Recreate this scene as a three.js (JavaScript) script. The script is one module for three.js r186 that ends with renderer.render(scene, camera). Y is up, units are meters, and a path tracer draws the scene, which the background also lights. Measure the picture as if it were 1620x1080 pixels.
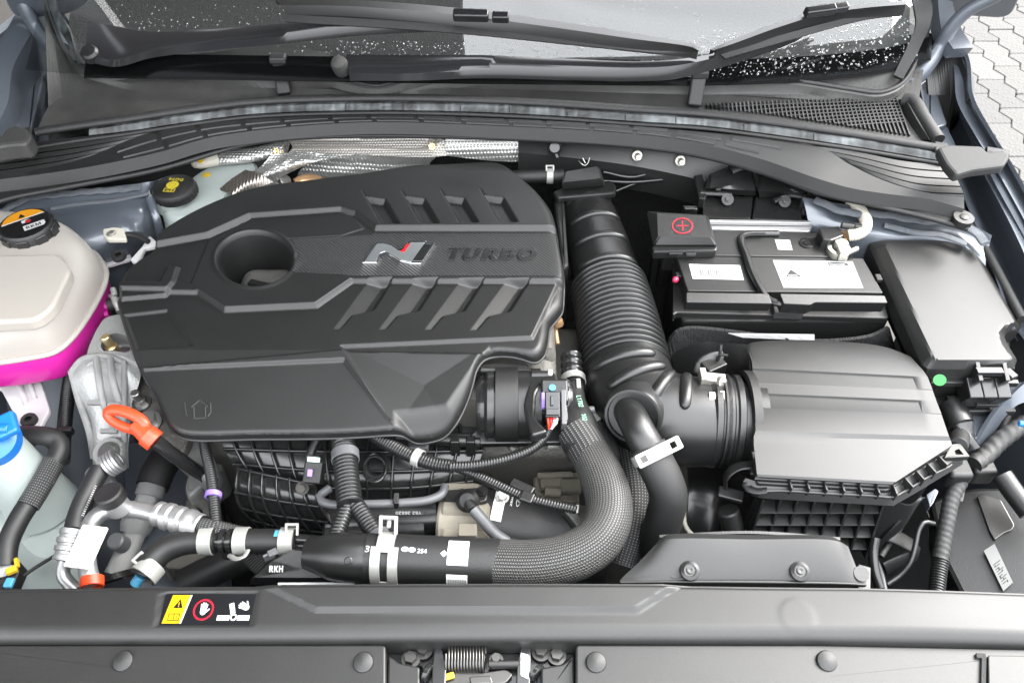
import * as THREE from 'three';
import { mergeGeometries, mergeVertices, toCreasedNormals } from 'three/addons/utils/BufferGeometryUtils.js';
import { RoundedBoxGeometry } from 'three/addons/geometries/RoundedBoxGeometry.js';
import { TextGeometry } from 'three/addons/geometries/TextGeometry.js';
import { FontLoader } from 'three/addons/loaders/FontLoader.js';

// ---------------------------------------------------------------- camera, sky, sun, exposure
const scene = new THREE.Scene();
const F = 1300, PITCH = 46.5 * Math.PI / 180, CAM = new THREE.Vector3(0, 1.65, 0.712);
const camera = new THREE.PerspectiveCamera(2 * Math.atan(540 / F) * 180 / Math.PI, 1.5, 0.02, 200);
camera.position.copy(CAM);
camera.lookAt(CAM.x, CAM.y - Math.sin(PITCH), CAM.z - Math.cos(PITCH));
camera.updateMatrixWorld();
{ // even overcast sky, a little brighter towards the zenith
  const w = 256, h = 128, d = new Float32Array(w * h * 4);
  for (let j = 0; j < h; j++) for (let i = 0; i < w; i++) {
    const el = (j + 0.5) / h - 0.5, e = Math.sin(el * Math.PI);
    const az = (i + 0.5) / w * Math.PI * 2;
    const cl = 1 + 0.06 * Math.sin(az * 3 + e * 5) * Math.sin(az * 2 - e * 7 + 1) + 0.04 * Math.sin(az * 7 + e * 11);
    const s = e > 0 ? (0.46 + 0.92 * e) * cl : 0.25, k = (j * w + i) * 4;
    d[k] = s * 0.97; d[k + 1] = s * 0.995; d[k + 2] = s * 1.03; d[k + 3] = 1;
  }
  const t = new THREE.DataTexture(d, w, h, THREE.RGBAFormat, THREE.FloatType);
  t.mapping = THREE.EquirectangularReflectionMapping; t.magFilter = t.minFilter = THREE.LinearFilter; t.needsUpdate = true;
  scene.background = t; scene.environment = t;
}
const sun = new THREE.DirectionalLight(0xfffaf4, 1.5);
sun.position.set(3.9, 5.0, -1.9); sun.target.position.set(0, 0.85, -0.1);
sun.castShadow = true; sun.shadow.radius = 66; sun.shadow.mapSize.set(2048, 2048);
Object.assign(sun.shadow.camera, { left: -2, right: 2, top: 2, bottom: -2, near: 0.1, far: 20 });
scene.add(sun, sun.target);
const renderer = new THREE.WebGLRenderer({ antialias: true });
renderer.setSize(1024, 682);
renderer.toneMapping = THREE.LinearToneMapping; renderer.toneMappingExposure = 8.0;
renderer.shadowMap.enabled = true; renderer.shadowMap.type = THREE.PCFSoftShadowMap;

// ---------------------------------------------------------------- helpers
function creased(g, a) { const q = g.clone(); q.scale(1000, 1000, 1000); const r = toCreasedNormals(q, a); r.scale(0.001, 0.001, 0.001); return r; }
let seed = 7;
const rnd = () => { seed = (seed * 1664525 + 1013904223) >>> 0; return seed / 4294967296; };
const rr = (a, b) => a + (b - a) * rnd();
const v3 = (x, y, z) => new THREE.Vector3(x, y, z);
const lerp = (a, b, t) => a + (b - a) * t, clamp = (x, a, b) => Math.min(b, Math.max(a, x));
const sst = (a, b, x) => { const t = clamp((x - a) / (b - a), 0, 1); return t * t * (3 - 2 * t); };
// a point of the bay measured off the photograph: position (px, py) at height y above the ground
const CS = Math.cos(PITCH), SN = Math.sin(PITCH);
function ray(px, py) { const a = (px - 810) / F, b = (540 - py) / F; return v3(a, b * CS - SN, -b * SN - CS); }
function V(px, py, y) { const d = ray(px, py), t = (y - CAM.y) / d.y; return v3(CAM.x + d.x * t, y, CAM.z + d.z * t); }
const mpp = (px, py, y) => (y - CAM.y) / ray(px, py).y / F;           // metres per pixel there
const Vs = (pts, y) => pts.map((p) => V(p[0], p[1], p[2] ?? y));
function VP(px, py, pl) {                                            // on the plane y = y0 + sz z + sx x
  if (typeof pl === 'number') return V(px, py, pl);
  const d = ray(px, py), [y0, sz = 0, sx = 0] = pl;
  const t = (y0 + sz * CAM.z + sx * CAM.x - CAM.y) / (d.y - sz * d.z - sx * d.x);
  return CAM.clone().addScaledVector(d, t);
}
const used = {};
function numbered(n) { if (!(n in used)) { used[n] = 0; return n; } return `${n}_${String(++used[n]).padStart(3, '0')}`; }
const things = [];
function thing(name, label, category, group) {
  const o = new THREE.Group(); o.name = numbered(name); scene.add(o); things.push(o);
  o.userData = { label, category }; if (group) o.userData.group = group;
  return o;
}
function clean(g) {
  g = g.index ? g.toNonIndexed() : g.clone();
  if (!g.attributes.normal) g.computeVertexNormals();
  if (!g.attributes.uv) g.setAttribute('uv', new THREE.BufferAttribute(new Float32Array(g.attributes.position.count * 2), 2));
  for (const k of Object.keys(g.attributes)) if (!['position', 'normal', 'uv'].includes(k)) g.deleteAttribute(k);
  g.morphAttributes = {}; g.clearGroups();
  return g;
}
function part(parent, name, geo, mat, extra) {
  const g = Array.isArray(geo) ? mergeGeometries(geo.map(clean)) : geo;
  const m = new THREE.Mesh(g, mat); m.name = numbered(name); m.castShadow = m.receiveShadow = true;
  if (extra) Object.assign(m.userData, extra);
  (parent || scene).add(m);
  return m;
}
function struct(name, geo, mat) { return part(scene, name, geo, mat, { kind: 'structure' }); }
// rounded outline from points [x, y]
function roundShape(pts, r) {
  const n = pts.length, s = new THREE.Shape();
  for (let i = 0; i < n; i++) {
    const a = pts[(i + n - 1) % n], b = pts[i], c = pts[(i + 1) % n];
    const la = Math.hypot(a[0] - b[0], a[1] - b[1]), lc = Math.hypot(c[0] - b[0], c[1] - b[1]);
    const q = Math.min(b[2] ?? r, la * 0.45, lc * 0.45);
    const p0 = [b[0] + (a[0] - b[0]) * q / la, b[1] + (a[1] - b[1]) * q / la], p1 = [b[0] + (c[0] - b[0]) * q / lc, b[1] + (c[1] - b[1]) * q / lc];
    if (i === 0) s.moveTo(p0[0], p0[1]); else s.lineTo(p0[0], p0[1]);
    if (q > 1e-5) s.quadraticCurveTo(b[0], b[1], p1[0], p1[1]);
  }
  s.closePath();
  return s;
}
function basis(pl) {
  const [y0, sz = 0, sx = 0] = typeof pl === 'number' ? [pl] : pl;
  const n = v3(-sx, 1, -sz).normalize(), u = v3(1, sx, 0).normalize(), w = n.clone().cross(u);
  return { o: v3(0, y0, 0), n, u, w, m: new THREE.Matrix4().makeBasis(u, w, n).setPosition(0, y0, 0) };
}
const toUV = (p, B) => { const q = p.clone().sub(B.o); return [q.dot(B.u), q.dot(B.w)]; };
// a solid whose top face lies on plane pl with its outline through the points of the photograph
function prism(pts, pl, depth, { bev = 0.002, r = 0.004, seg = 2, holes = [], cs = 5 } = {}) {
  const B = basis(pl), q = pts.map((p) => { const t = toUV(VP(p[0], p[1], pl), B); if (p[2] !== undefined) t.push(p[2]); return t; });
  const s = roundShape(q, r);
  for (const h of holes) s.holes.push(roundShape(h.map((p) => toUV(VP(p[0], p[1], pl), B)), r));
  const b = Math.min(bev, depth * 0.45);
  const g = new THREE.ExtrudeGeometry(s, { depth: depth - 2 * b, bevelEnabled: b > 0, bevelThickness: b, bevelSize: b, bevelOffset: -b, bevelSegments: seg, curveSegments: cs });
  g.translate(0, 0, -(depth - b)); g.applyMatrix4(B.m);
  return g;
}
function rbox(w, h, d, r, pos, e = [0, 0, 0]) {
  const g = r > 0 ? new RoundedBoxGeometry(w, h, d, 2, Math.min(r, w * 0.49, h * 0.49, d * 0.49)) : new THREE.BoxGeometry(w, h, d);
  g.applyMatrix4(new THREE.Matrix4().makeRotationFromEuler(new THREE.Euler(e[0], e[1], e[2], 'YXZ'))); g.translate(pos.x, pos.y, pos.z);
  return g;
}
// turned body: profile of [radius, height] along axis dir from base
function turned(profile, base, dir = v3(0, 1, 0), seg = 40) {
  const g = new THREE.LatheGeometry(profile.map((p) => new THREE.Vector2(Math.max(p[0], 1e-5), p[1])), seg);
  g.applyQuaternion(new THREE.Quaternion().setFromUnitVectors(v3(0, 1, 0), dir.clone().normalize())); g.translate(base.x, base.y, base.z);
  return creased(g, 0.6);
}
const rod = (a, b, r, seg = 20, bev = 0.001) => { const l = a.distanceTo(b); return turned([[0, 0], [r - bev, 0], [r, bev], [r, l - bev], [r - bev, l], [0, l]], a, b.clone().sub(a), seg); };
function hexBolt(pos, r, h, dir = v3(0, 1, 0), washer = true) {
  const q = new THREE.Quaternion().setFromUnitVectors(v3(0, 1, 0), dir.clone().normalize());
  const a = new THREE.CylinderGeometry(r * 0.93, r, h, 6); a.translate(0, h / 2 + (washer ? r * 0.25 : 0), 0); a.rotateY(0.3);
  const l = [creased(a, 0.4)];
  if (washer) l.push(turned([[0, 0], [r * 1.45, 0], [r * 1.4, r * 0.28], [0, r * 0.3]], v3(0, 0, 0), v3(0, 1, 0), 24));
  const g = mergeGeometries(l.map(clean)); g.applyQuaternion(q); g.translate(pos.x, pos.y, pos.z);
  return g;
}
// swept tube with a radius that may vary along (t) and around (a)
function tube(pts, rad, { seg, rs = 18, caps = true, closed = false, flat = 1, up = null } = {}) {
  const c = new THREE.CatmullRomCurve3(pts, closed, 'centripetal'), L = c.getLength();
  const rf = typeof rad === 'function' ? rad : () => rad;
  seg = seg || Math.max(8, Math.ceil(L / 0.006));
  c.arcLengthDivisions = 400;
  const P = c.getSpacedPoints(seg), T = P.map((_, i) => c.getTangentAt(i / seg));
  let N = up ? up.clone() : Math.abs(T[0].y) < 0.9 ? v3(0, 1, 0) : v3(1, 0, 0);
  const pos = [], uv = [], idx = [];
  for (let i = 0; i <= seg; i++) {
    N = N.clone().addScaledVector(T[i], -N.dot(T[i])).normalize();
    const Bn = T[i].clone().cross(N);
    for (let j = 0; j <= rs; j++) {
      const a = j / rs * Math.PI * 2, r = rf(i / seg, a, L);
      const p = P[i].clone().addScaledVector(N, Math.cos(a) * r * flat).addScaledVector(Bn, Math.sin(a) * r);
      pos.push(p.x, p.y, p.z); uv.push(j / rs, i / seg * L);
    }
  }
  for (let i = 0; i < seg; i++) for (let j = 0; j < rs; j++) {
    const a = i * (rs + 1) + j, b = a + rs + 1; idx.push(a, a + 1, b, b, a + 1, b + 1);
  }
  const g = new THREE.BufferGeometry();
  g.setAttribute('position', new THREE.Float32BufferAttribute(pos, 3)); g.setAttribute('uv', new THREE.Float32BufferAttribute(uv, 2)); g.setIndex(idx);
  g.computeVertexNormals();
  const nn = g.attributes.normal;                                   // weld the normals along the seam
  for (let i = 0; i <= seg; i++) { const a = i * (rs + 1), b = a + rs, v = v3(nn.getX(a) + nn.getX(b), nn.getY(a) + nn.getY(b), nn.getZ(a) + nn.getZ(b)).normalize(); nn.setXYZ(a, v.x, v.y, v.z); nn.setXYZ(b, v.x, v.y, v.z); }
  if (!caps || closed) return g;
  const out = [clean(g)];
  for (const e of [0, seg]) {
    const q = [], cN = T[e].clone().multiplyScalar(e ? 1 : -1), ct = P[e];
    const nrm = [], u2 = [];
    for (let j = 0; j < rs; j++) {
      const a = (e * (rs + 1) + j) * 3, b = a + 3;
      const A = pos.slice(a, a + 3), B2 = pos.slice(b, b + 3);
      q.push(ct.x, ct.y, ct.z, ...(e ? [...A, ...B2] : [...B2, ...A]));
      for (let k = 0; k < 3; k++) { nrm.push(cN.x, cN.y, cN.z); u2.push(0, 0); }
    }
    const cg = new THREE.BufferGeometry();
    cg.setAttribute('position', new THREE.Float32BufferAttribute(q, 3)); cg.setAttribute('normal', new THREE.Float32BufferAttribute(nrm, 3)); cg.setAttribute('uv', new THREE.Float32BufferAttribute(u2, 2));
    out.push(cg);
  }
  return mergeGeometries(out);
}
// pipe through points of the photograph
const pipe = (pts, y, r, o) => tube(Vs(pts, y), r, o);
// split-loom / corrugated conduit
function loom(pts, y, r, pitch = 0.0042, amp = 0.13, o = {}) {
  const P = Vs(pts, y), L = new THREE.CatmullRomCurve3(P, false, 'centripetal').getLength(), n = Math.max(3, Math.round(L / pitch));
  return tube(P, (t) => { const f = (t * n) % 1; return r * (1 - amp * sst(0.5, 0.66, f) * (1 - sst(0.84, 1, f))); }, { seg: n * 6, rs: 16, ...o });
}
// skin through rows of points [px, py, y]; thick > 0 makes it a solid shell
function resample(row, n, smooth) {
  const P = row.map((p) => p.isVector3 ? p : V(p[0], p[1], p[2]));
  if (P.length === 1) return Array(n + 1).fill(0).map(() => P[0].clone());
  if (smooth) { const c = new THREE.CatmullRomCurve3(P, false, 'centripetal'); c.arcLengthDivisions = 300; return c.getSpacedPoints(n); }
  const cum = [0]; for (let i = 1; i < P.length; i++) cum.push(cum[i - 1] + P[i].distanceTo(P[i - 1]));
  return Array(n + 1).fill(0).map((_, k) => { const d = k / n * cum[cum.length - 1]; let i = 1; while (i < P.length - 1 && cum[i] < d) i++; return P[i - 1].clone().lerp(P[i], clamp((d - cum[i - 1]) / (cum[i] - cum[i - 1] || 1), 0, 1)); });
}
function skin(rows, { n = 40, smooth = true, thick = 0.003, sub = 1, crease = 0.5, flip = false } = {}) {
  let R = rows.map((r) => resample(r, n, smooth));
  if (sub > 1) {                                                    // smooth across the rows too
    const S = []; const m = (R.length - 1) * sub;
    const cols = Array(n + 1).fill(0).map((_, j) => new THREE.CatmullRomCurve3(R.map((r) => r[j]), false, 'centripetal'));
    for (let i = 0; i <= m; i++) S.push(cols.map((c) => c.getPoint(i / m)));
    R = S;
  }
  const m = R.length - 1, pos = [], uv = [], idx = [];
  const id = (i, j) => i * (n + 1) + j;
  for (let i = 0; i <= m; i++) for (let j = 0; j <= n; j++) { const p = R[i][j]; pos.push(p.x, p.y, p.z); uv.push(p.x, -p.z + p.y * 0.5); }
  for (let i = 0; i < m; i++) for (let j = 0; j < n; j++) {
    const a = id(i, j), b = id(i, j + 1), c = id(i + 1, j), d = id(i + 1, j + 1);
    if (flip) idx.push(a, b, c, b, d, c); else idx.push(a, c, b, b, c, d);
  }
  let g = new THREE.BufferGeometry();
  g.setAttribute('position', new THREE.Float32BufferAttribute(pos, 3)); g.setAttribute('uv', new THREE.Float32BufferAttribute(uv, 2)); g.setIndex(idx); g.computeVertexNormals();
  if (!(thick > 0)) return creased(g, crease);
  const N = g.attributes.normal, k = (m + 1) * (n + 1), p2 = pos.slice(), u2 = uv.slice(), i2 = idx.slice();
  for (let i = 0; i < k; i++) p2.push(pos[i * 3] - N.getX(i) * thick, pos[i * 3 + 1] - N.getY(i) * thick, pos[i * 3 + 2] - N.getZ(i) * thick), u2.push(uv[i * 2], uv[i * 2 + 1]);
  for (let i = 0; i < idx.length; i += 3) i2.push(idx[i] + k, idx[i + 2] + k, idx[i + 1] + k);
  const edge = (a, b) => { if (flip) i2.push(a, a + k, b, b, a + k, b + k); else i2.push(a, b, a + k, b, b + k, a + k); };
  for (let j = 0; j < n; j++) { edge(id(0, j), id(0, j + 1)); edge(id(m, j + 1), id(m, j)); }
  for (let i = 0; i < m; i++) { edge(id(i + 1, 0), id(i, 0)); edge(id(i, n), id(i + 1, n)); }
  g = new THREE.BufferGeometry();
  g.setAttribute('position', new THREE.Float32BufferAttribute(p2, 3)); g.setAttribute('uv', new THREE.Float32BufferAttribute(u2, 2)); g.setIndex(i2);
  return creased(g, crease);
}
// closed body through loops (arrays of [px, py, y]), capped top and bottom
function loft(loops, { n = 64, smooth = true, crease = 0.6, capA = true, capB = true, sub = 1 } = {}) {
  let R = loops.map((l) => {
    const P = l.map((p) => p.isVector3 ? p : V(p[0], p[1], p[2]));
    if (smooth) { const c = new THREE.CatmullRomCurve3(P, true, 'centripetal'); c.arcLengthDivisions = 400; return c.getSpacedPoints(n).slice(0, n); }
    return resample([...P, P[0]], n, false).slice(0, n);
  });
  if (sub > 1) { const cols = Array(n).fill(0).map((_, j) => new THREE.CatmullRomCurve3(R.map((r) => r[j]), false, 'centripetal')), m = (R.length - 1) * sub; R = Array(m + 1).fill(0).map((_, i) => cols.map((c) => c.getPoint(i / m))); }
  const pos = [], uv = [], idx = [];
  R.forEach((r) => r.forEach((p) => { pos.push(p.x, p.y, p.z); uv.push(p.x, -p.z + p.y * 0.5); }));
  for (let i = 0; i < R.length - 1; i++) for (let j = 0; j < n; j++) { const a = i * n + j, b = i * n + (j + 1) % n, c = a + n, d = b + n; idx.push(a, c, b, b, c, d); }
  const cap = (i, rev) => {
    const k = pos.length / 3, c = R[i].reduce((s, p) => s.add(p), v3(0, 0, 0)).multiplyScalar(1 / n);
    pos.push(c.x, c.y, c.z); uv.push(c.x, -c.z);
    for (let j = 0; j < n; j++) { const a = i * n + j, b = i * n + (j + 1) % n; if (rev) idx.push(k, a, b); else idx.push(k, b, a); }
  };
  if (capA) cap(0, true); if (capB) cap(R.length - 1, false);
  let g = new THREE.BufferGeometry();
  g.setAttribute('position', new THREE.Float32BufferAttribute(pos, 3)); g.setAttribute('uv', new THREE.Float32BufferAttribute(uv, 2)); g.setIndex(idx);
  // outward winding
  g.computeBoundingBox(); let vol = 0; const q = (i) => v3(pos[i * 3], pos[i * 3 + 1], pos[i * 3 + 2]);
  for (let i = 0; i < idx.length; i += 3) vol += q(idx[i]).dot(q(idx[i + 1]).cross(q(idx[i + 2])));
  if (vol < 0) { for (let i = 0; i < idx.length; i += 3) { const t = idx[i + 1]; idx[i + 1] = idx[i + 2]; idx[i + 2] = t; } g.setIndex(idx); }
  return creased(g, crease);
}
// signed distance to a polygon of [x, z], positive inside
function sd(poly, x, z) {
  let d = 1e9, ins = false;
  for (let i = 0, j = poly.length - 1; i < poly.length; j = i++) {
    const [xi, zi] = poly[i], [xj, zj] = poly[j], ex = xj - xi, ez = zj - zi, t = clamp(((x - xi) * ex + (z - zi) * ez) / (ex * ex + ez * ez), 0, 1);
    const dx = x - xi - ex * t, dz = z - zi - ez * t; d = Math.min(d, dx * dx + dz * dz);
    if ((zi > z) !== (zj > z) && x < (xj - xi) * (z - zi) / (zj - zi) + xi) ins = !ins;
  }
  return ins ? Math.sqrt(d) : -Math.sqrt(d);
}
const XZ = (pts, y) => pts.map((p) => { const q = V(p[0], p[1], p[2] ?? y); return [q.x, q.z]; });
function smoothLoop(poly, n) { const c = new THREE.CatmullRomCurve3(poly.map((p) => v3(p[0], 0, p[1])), true, 'centripetal'); c.arcLengthDivisions = 600; return c.getSpacedPoints(n).slice(0, n).map((p) => [p.x, p.z]); }
// moulded cover: heights hf(x, z) over an outline in plan, side walls going down to the height wall(x, z)
function moulded(outline, hf, { res = 0.002, wall = null, holes = [], crease = 0.45 } = {}) {
  let x0 = 1e9, x1 = -1e9, z0 = 1e9, z1 = -1e9;
  for (const [x, z] of outline) { x0 = Math.min(x0, x); x1 = Math.max(x1, x); z0 = Math.min(z0, z); z1 = Math.max(z1, z); }
  x0 -= res * 2; z0 -= res * 2; const nx = Math.ceil((x1 - x0) / res) + 2, nz = Math.ceil((z1 - z0) / res) + 2;
  const near = (poly, x, z) => { let bd = 1e9, bp = null; for (let i = 0, j = poly.length - 1; i < poly.length; j = i++) { const [xi, zi] = poly[i], [xj, zj] = poly[j], ex = xj - xi, ez = zj - zi, t = clamp(((x - xi) * ex + (z - zi) * ez) / (ex * ex + ez * ez || 1), 0, 1), px = xi + ex * t, pz = zi + ez * t, d = (px - x) ** 2 + (pz - z) ** 2; if (d < bd) { bd = d; bp = [px, pz]; } } return bp; };
  const pos = [], uv = [], ok = new Uint8Array((nx + 1) * (nz + 1));
  for (let j = 0; j <= nz; j++) for (let i = 0; i <= nx; i++) {
    let x = x0 + i * res, z = z0 + j * res, s = sd(outline, x, z), h = outline;
    for (const k of holes) { const q = -sd(k, x, z); if (q < s) { s = q; h = k; } }
    let good = 1;
    if (s < -res * 1.05) good = 0; else if (s < res * 0.45) { const p = near(h, x, z); x = p[0]; z = p[1]; }
    ok[j * (nx + 1) + i] = good; pos.push(x, good ? hf(x, z) : 0, z); uv.push(x, -z);
  }
  const idx = [];
  for (let j = 0; j < nz; j++) for (let i = 0; i < nx; i++) {
    const a = j * (nx + 1) + i, b = a + 1, c = a + nx + 1, d = c + 1;
    if (ok[a] && ok[b] && ok[c]) idx.push(a, c, b); if (ok[b] && ok[c] && ok[d]) idx.push(b, c, d);
    else if (!ok[b] && ok[a] && ok[c] && ok[d]) idx.push(a, c, d); 
    if (!ok[c] && ok[a] && ok[b] && ok[d]) idx.push(a, d, b);
  }
  const g = new THREE.BufferGeometry();
  g.setAttribute('position', new THREE.Float32BufferAttribute(pos, 3)); g.setAttribute('uv', new THREE.Float32BufferAttribute(uv, 2)); g.setIndex(idx);
  const top = creased(g, crease);
  const out = [clean(top)];
  const wl = (poly, inner, wf) => {
    const P = [], U = [], I = []; let L = 0;
    const n = poly.length;
    for (let i = 0; i <= n; i++) {
      const [x, z] = poly[i % n]; const y = hf(x, z);
      P.push(x, y + 0.0002, z, x, Math.min(y, wf(x, z)), z); U.push(L, y, L, wf(x, z));
      if (i < n) L += Math.hypot(poly[(i + 1) % n][0] - x, poly[(i + 1) % n][1] - z);
    }
    for (let i = 0; i < n; i++) { const a = i * 2; I.push(a, a + 1, a + 2, a + 2, a + 1, a + 3); }
    const q = new THREE.BufferGeometry(); q.setAttribute('position', new THREE.Float32BufferAttribute(P, 3)); q.setAttribute('uv', new THREE.Float32BufferAttribute(U, 2)); q.setIndex(I);
    let ar = 0; for (let i = 0; i < n; i++) { const a = poly[i], b = poly[(i + 1) % n]; ar += a[0] * b[1] - b[0] * a[1]; }
    if ((ar > 0) === !inner) { for (let i = 0; i < I.length; i += 3) { const t = I[i]; I[i] = I[i + 1]; I[i + 1] = t; } q.setIndex(I); }
    return clean(creased(q, 0.5));
  };
  if (wall) out.push(wl(outline, false, wall));
  return mergeGeometries(out);
}
const step = (poly, x, z, w, soft = 0) => clamp((sd(poly, x, z) + soft) / w, 0, 1);
const line2 = (pts, closed = false) => pts;
function crumple(g, amp, f) { // hand-formed sheet: dents in three sizes
  const p = g.attributes.position; const n = (x, y) => vnoise(x, y, 4096, 17) - 0.5;
  for (let i = 0; i < p.count; i++) { const x = p.getX(i) + 3, z = p.getZ(i) + 3, d = amp * (n(x * f, z * f) * 1.2 + n(x * f * 2.3, z * f * 2.3) * 0.8 + n(x * f * 5, z * f * 5) * 0.35); p.setY(i, p.getY(i) + d); p.setZ(i, p.getZ(i) + d * 0.5); }
  return creased((() => { const q = g.clone(); q.computeVertexNormals(); return q; })(), 0.7);
}
// ---------------------------------------------------------------- textures and materials
function hash2(i, j, s) { let h = (i * 374761393 + j * 668265263 + s * 1442695041) | 0; h = Math.imul(h ^ (h >>> 13), 1274126177); return ((h ^ (h >>> 16)) >>> 0) / 4294967296; }
function vnoise(x, y, per, s) {
  const i = Math.floor(x), j = Math.floor(y), f = x - i, g = y - j, u = f * f * (3 - 2 * f), v = g * g * (3 - 2 * g), m = (a) => ((a % per) + per) % per;
  return lerp(lerp(hash2(m(i), m(j), s), hash2(m(i + 1), m(j), s), u), lerp(hash2(m(i), m(j + 1), s), hash2(m(i + 1), m(j + 1), s), u), v);
}
function fbm(u, v, base, oct, s) { let a = 0, w = 0.5, t = 0; for (let o = 0, p = base; o < oct; o++, p *= 2) { a += vnoise(u * p, v * p, p, s + o) * w; t += w; w *= 0.55; } return a / t; }
function tex(n, f, color = false, m = n) {
  const d = new Uint8Array(n * m * 4);
  for (let j = 0; j < m; j++) for (let i = 0; i < n; i++) { const c = f(i / n, j / m), k = (j * n + i) * 4; if (typeof c === 'number') d[k] = d[k + 1] = d[k + 2] = clamp(c, 0, 1) * 255; else for (let q = 0; q < 3; q++) d[k + q] = clamp(c[q], 0, 1) * 255; d[k + 3] = 255; }
  const t = new THREE.DataTexture(d, n, m); t.wrapS = t.wrapT = THREE.RepeatWrapping; t.magFilter = THREE.LinearFilter; t.minFilter = THREE.LinearMipmapLinearFilter; t.generateMipmaps = true;
  if (color) t.colorSpace = THREE.SRGBColorSpace; t.needsUpdate = true; return t;
}
const rep = (t, a, b = a) => { const c = t.clone(); c.repeat.set(a, b); c.needsUpdate = true; return c; };
const tGrain = tex(512, (u, v) => 0.5 * fbm(u, v, 128, 2, 3) + 0.5 * fbm(u, v, 48, 2, 9));
const tPatch = tex(256, (u, v) => 0.5 + 0.5 * (fbm(u, v, 5, 5, 21) - 0.5) * 1.6);
const tDust = tex(512, (u, v) => { const a = fbm(u, v, 6, 5, 31), b = hash2(Math.floor(u * 512), Math.floor(v * 512), 5); const s = 0.78 + 0.22 * a + (b > 0.9988 ? 0.35 : (b - 0.5) * 0.16); return [s * 0.8, s * 0.8, s * 0.79]; }, true);
const tCast = tex(256, (u, v) => fbm(u, v, 24, 4, 41));
const tEmboss = tex(256, (u, v) => { const a = u * 16, b = v * 16, o = Math.floor(b) % 2 ? 0.5 : 0, x = (a + o) % 1 - 0.5, y = b % 1 - 0.5, d = Math.hypot(x, y); return 0.15 + 0.85 * (1 - sst(0.12, 0.48, d)) + 0.08 * (fbm(u, v, 12, 3, 5) - 0.5); });
const tRidge = tex(64, (u, v) => 0.5 + 0.5 * Math.sin(u * Math.PI * 2 * 4));
const tCarbon = tex(64, (u, v) => { const a = (u * 8 + v * 8) % 1; return 0.2 + 0.8 * Math.abs(a * 2 - 1) ; });
const tBraid = tex(64, (u, v) => { // one thread column: a zig-zag of overlapping strands
  const h = u * 2, c = Math.abs((h % 1) * 2 - 1), k = (v * 4 + c * 0.9 + (h >= 1 ? 0.5 : 0)) % 1; return (c < 0.86 ? 1 : 0.25) * (0.25 + 0.75 * sst(0.08, 0.3, k) * (1 - sst(0.6, 0.85, k))); });
const tBraidC = tex(64, (u, v) => { const h = u * 2, c = Math.abs((h % 1) * 2 - 1), k = (v * 4 + c * 0.9 + (h >= 1 ? 0.5 : 0)) % 1, s = c < 0.54 ? sst(0.1, 0.3, k) * (1 - sst(0.6, 0.8, k)) : 0; const q = 0.05 + 0.30 * s; return [q, q, q * 0.98]; }, true);
const tMesh = tex(64, (u, v) => { const a = Math.sin((u + v) * Math.PI * 8) * Math.sin((u - v) * Math.PI * 8); return 0.5 + 0.5 * a; });
const tMeshC = tex(64, (u, v) => { const a = Math.sin((u + v) * Math.PI * 4) * Math.sin((u - v) * Math.PI * 4), q = 0.08 + 0.36 * sst(0.35, 0.75, a); return [q, q, q]; }, true);
const tFelt = tex(256, (u, v) => 0.6 * fbm(u, v, 90, 2, 61) + 0.4 * fbm(u, v, 14, 3, 67));
const tWeather = tex(512, (u, v) => { // weathered rubber strip: chalky with dark seams and scuffs
  const a = fbm(u, v, 10, 5, 71), b = vnoise(u * 90, v * 3, 90, 77), q = 0.34 + 0.34 * (a - 0.5) * 2 + 0.3 * (b - 0.5); return [q * 0.60, q * 0.63, q * 0.64]; }, true);
const tStain = tex(512, (u, v) => { const a = fbm(u, v, 4, 5, 81), b = fbm(u, v, 16, 4, 83), q = 0.19 + 0.09 * (a - 0.5) + 0.03 * (b - 0.5); return [q, q * 0.99, q * 0.96]; }, true);

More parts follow.
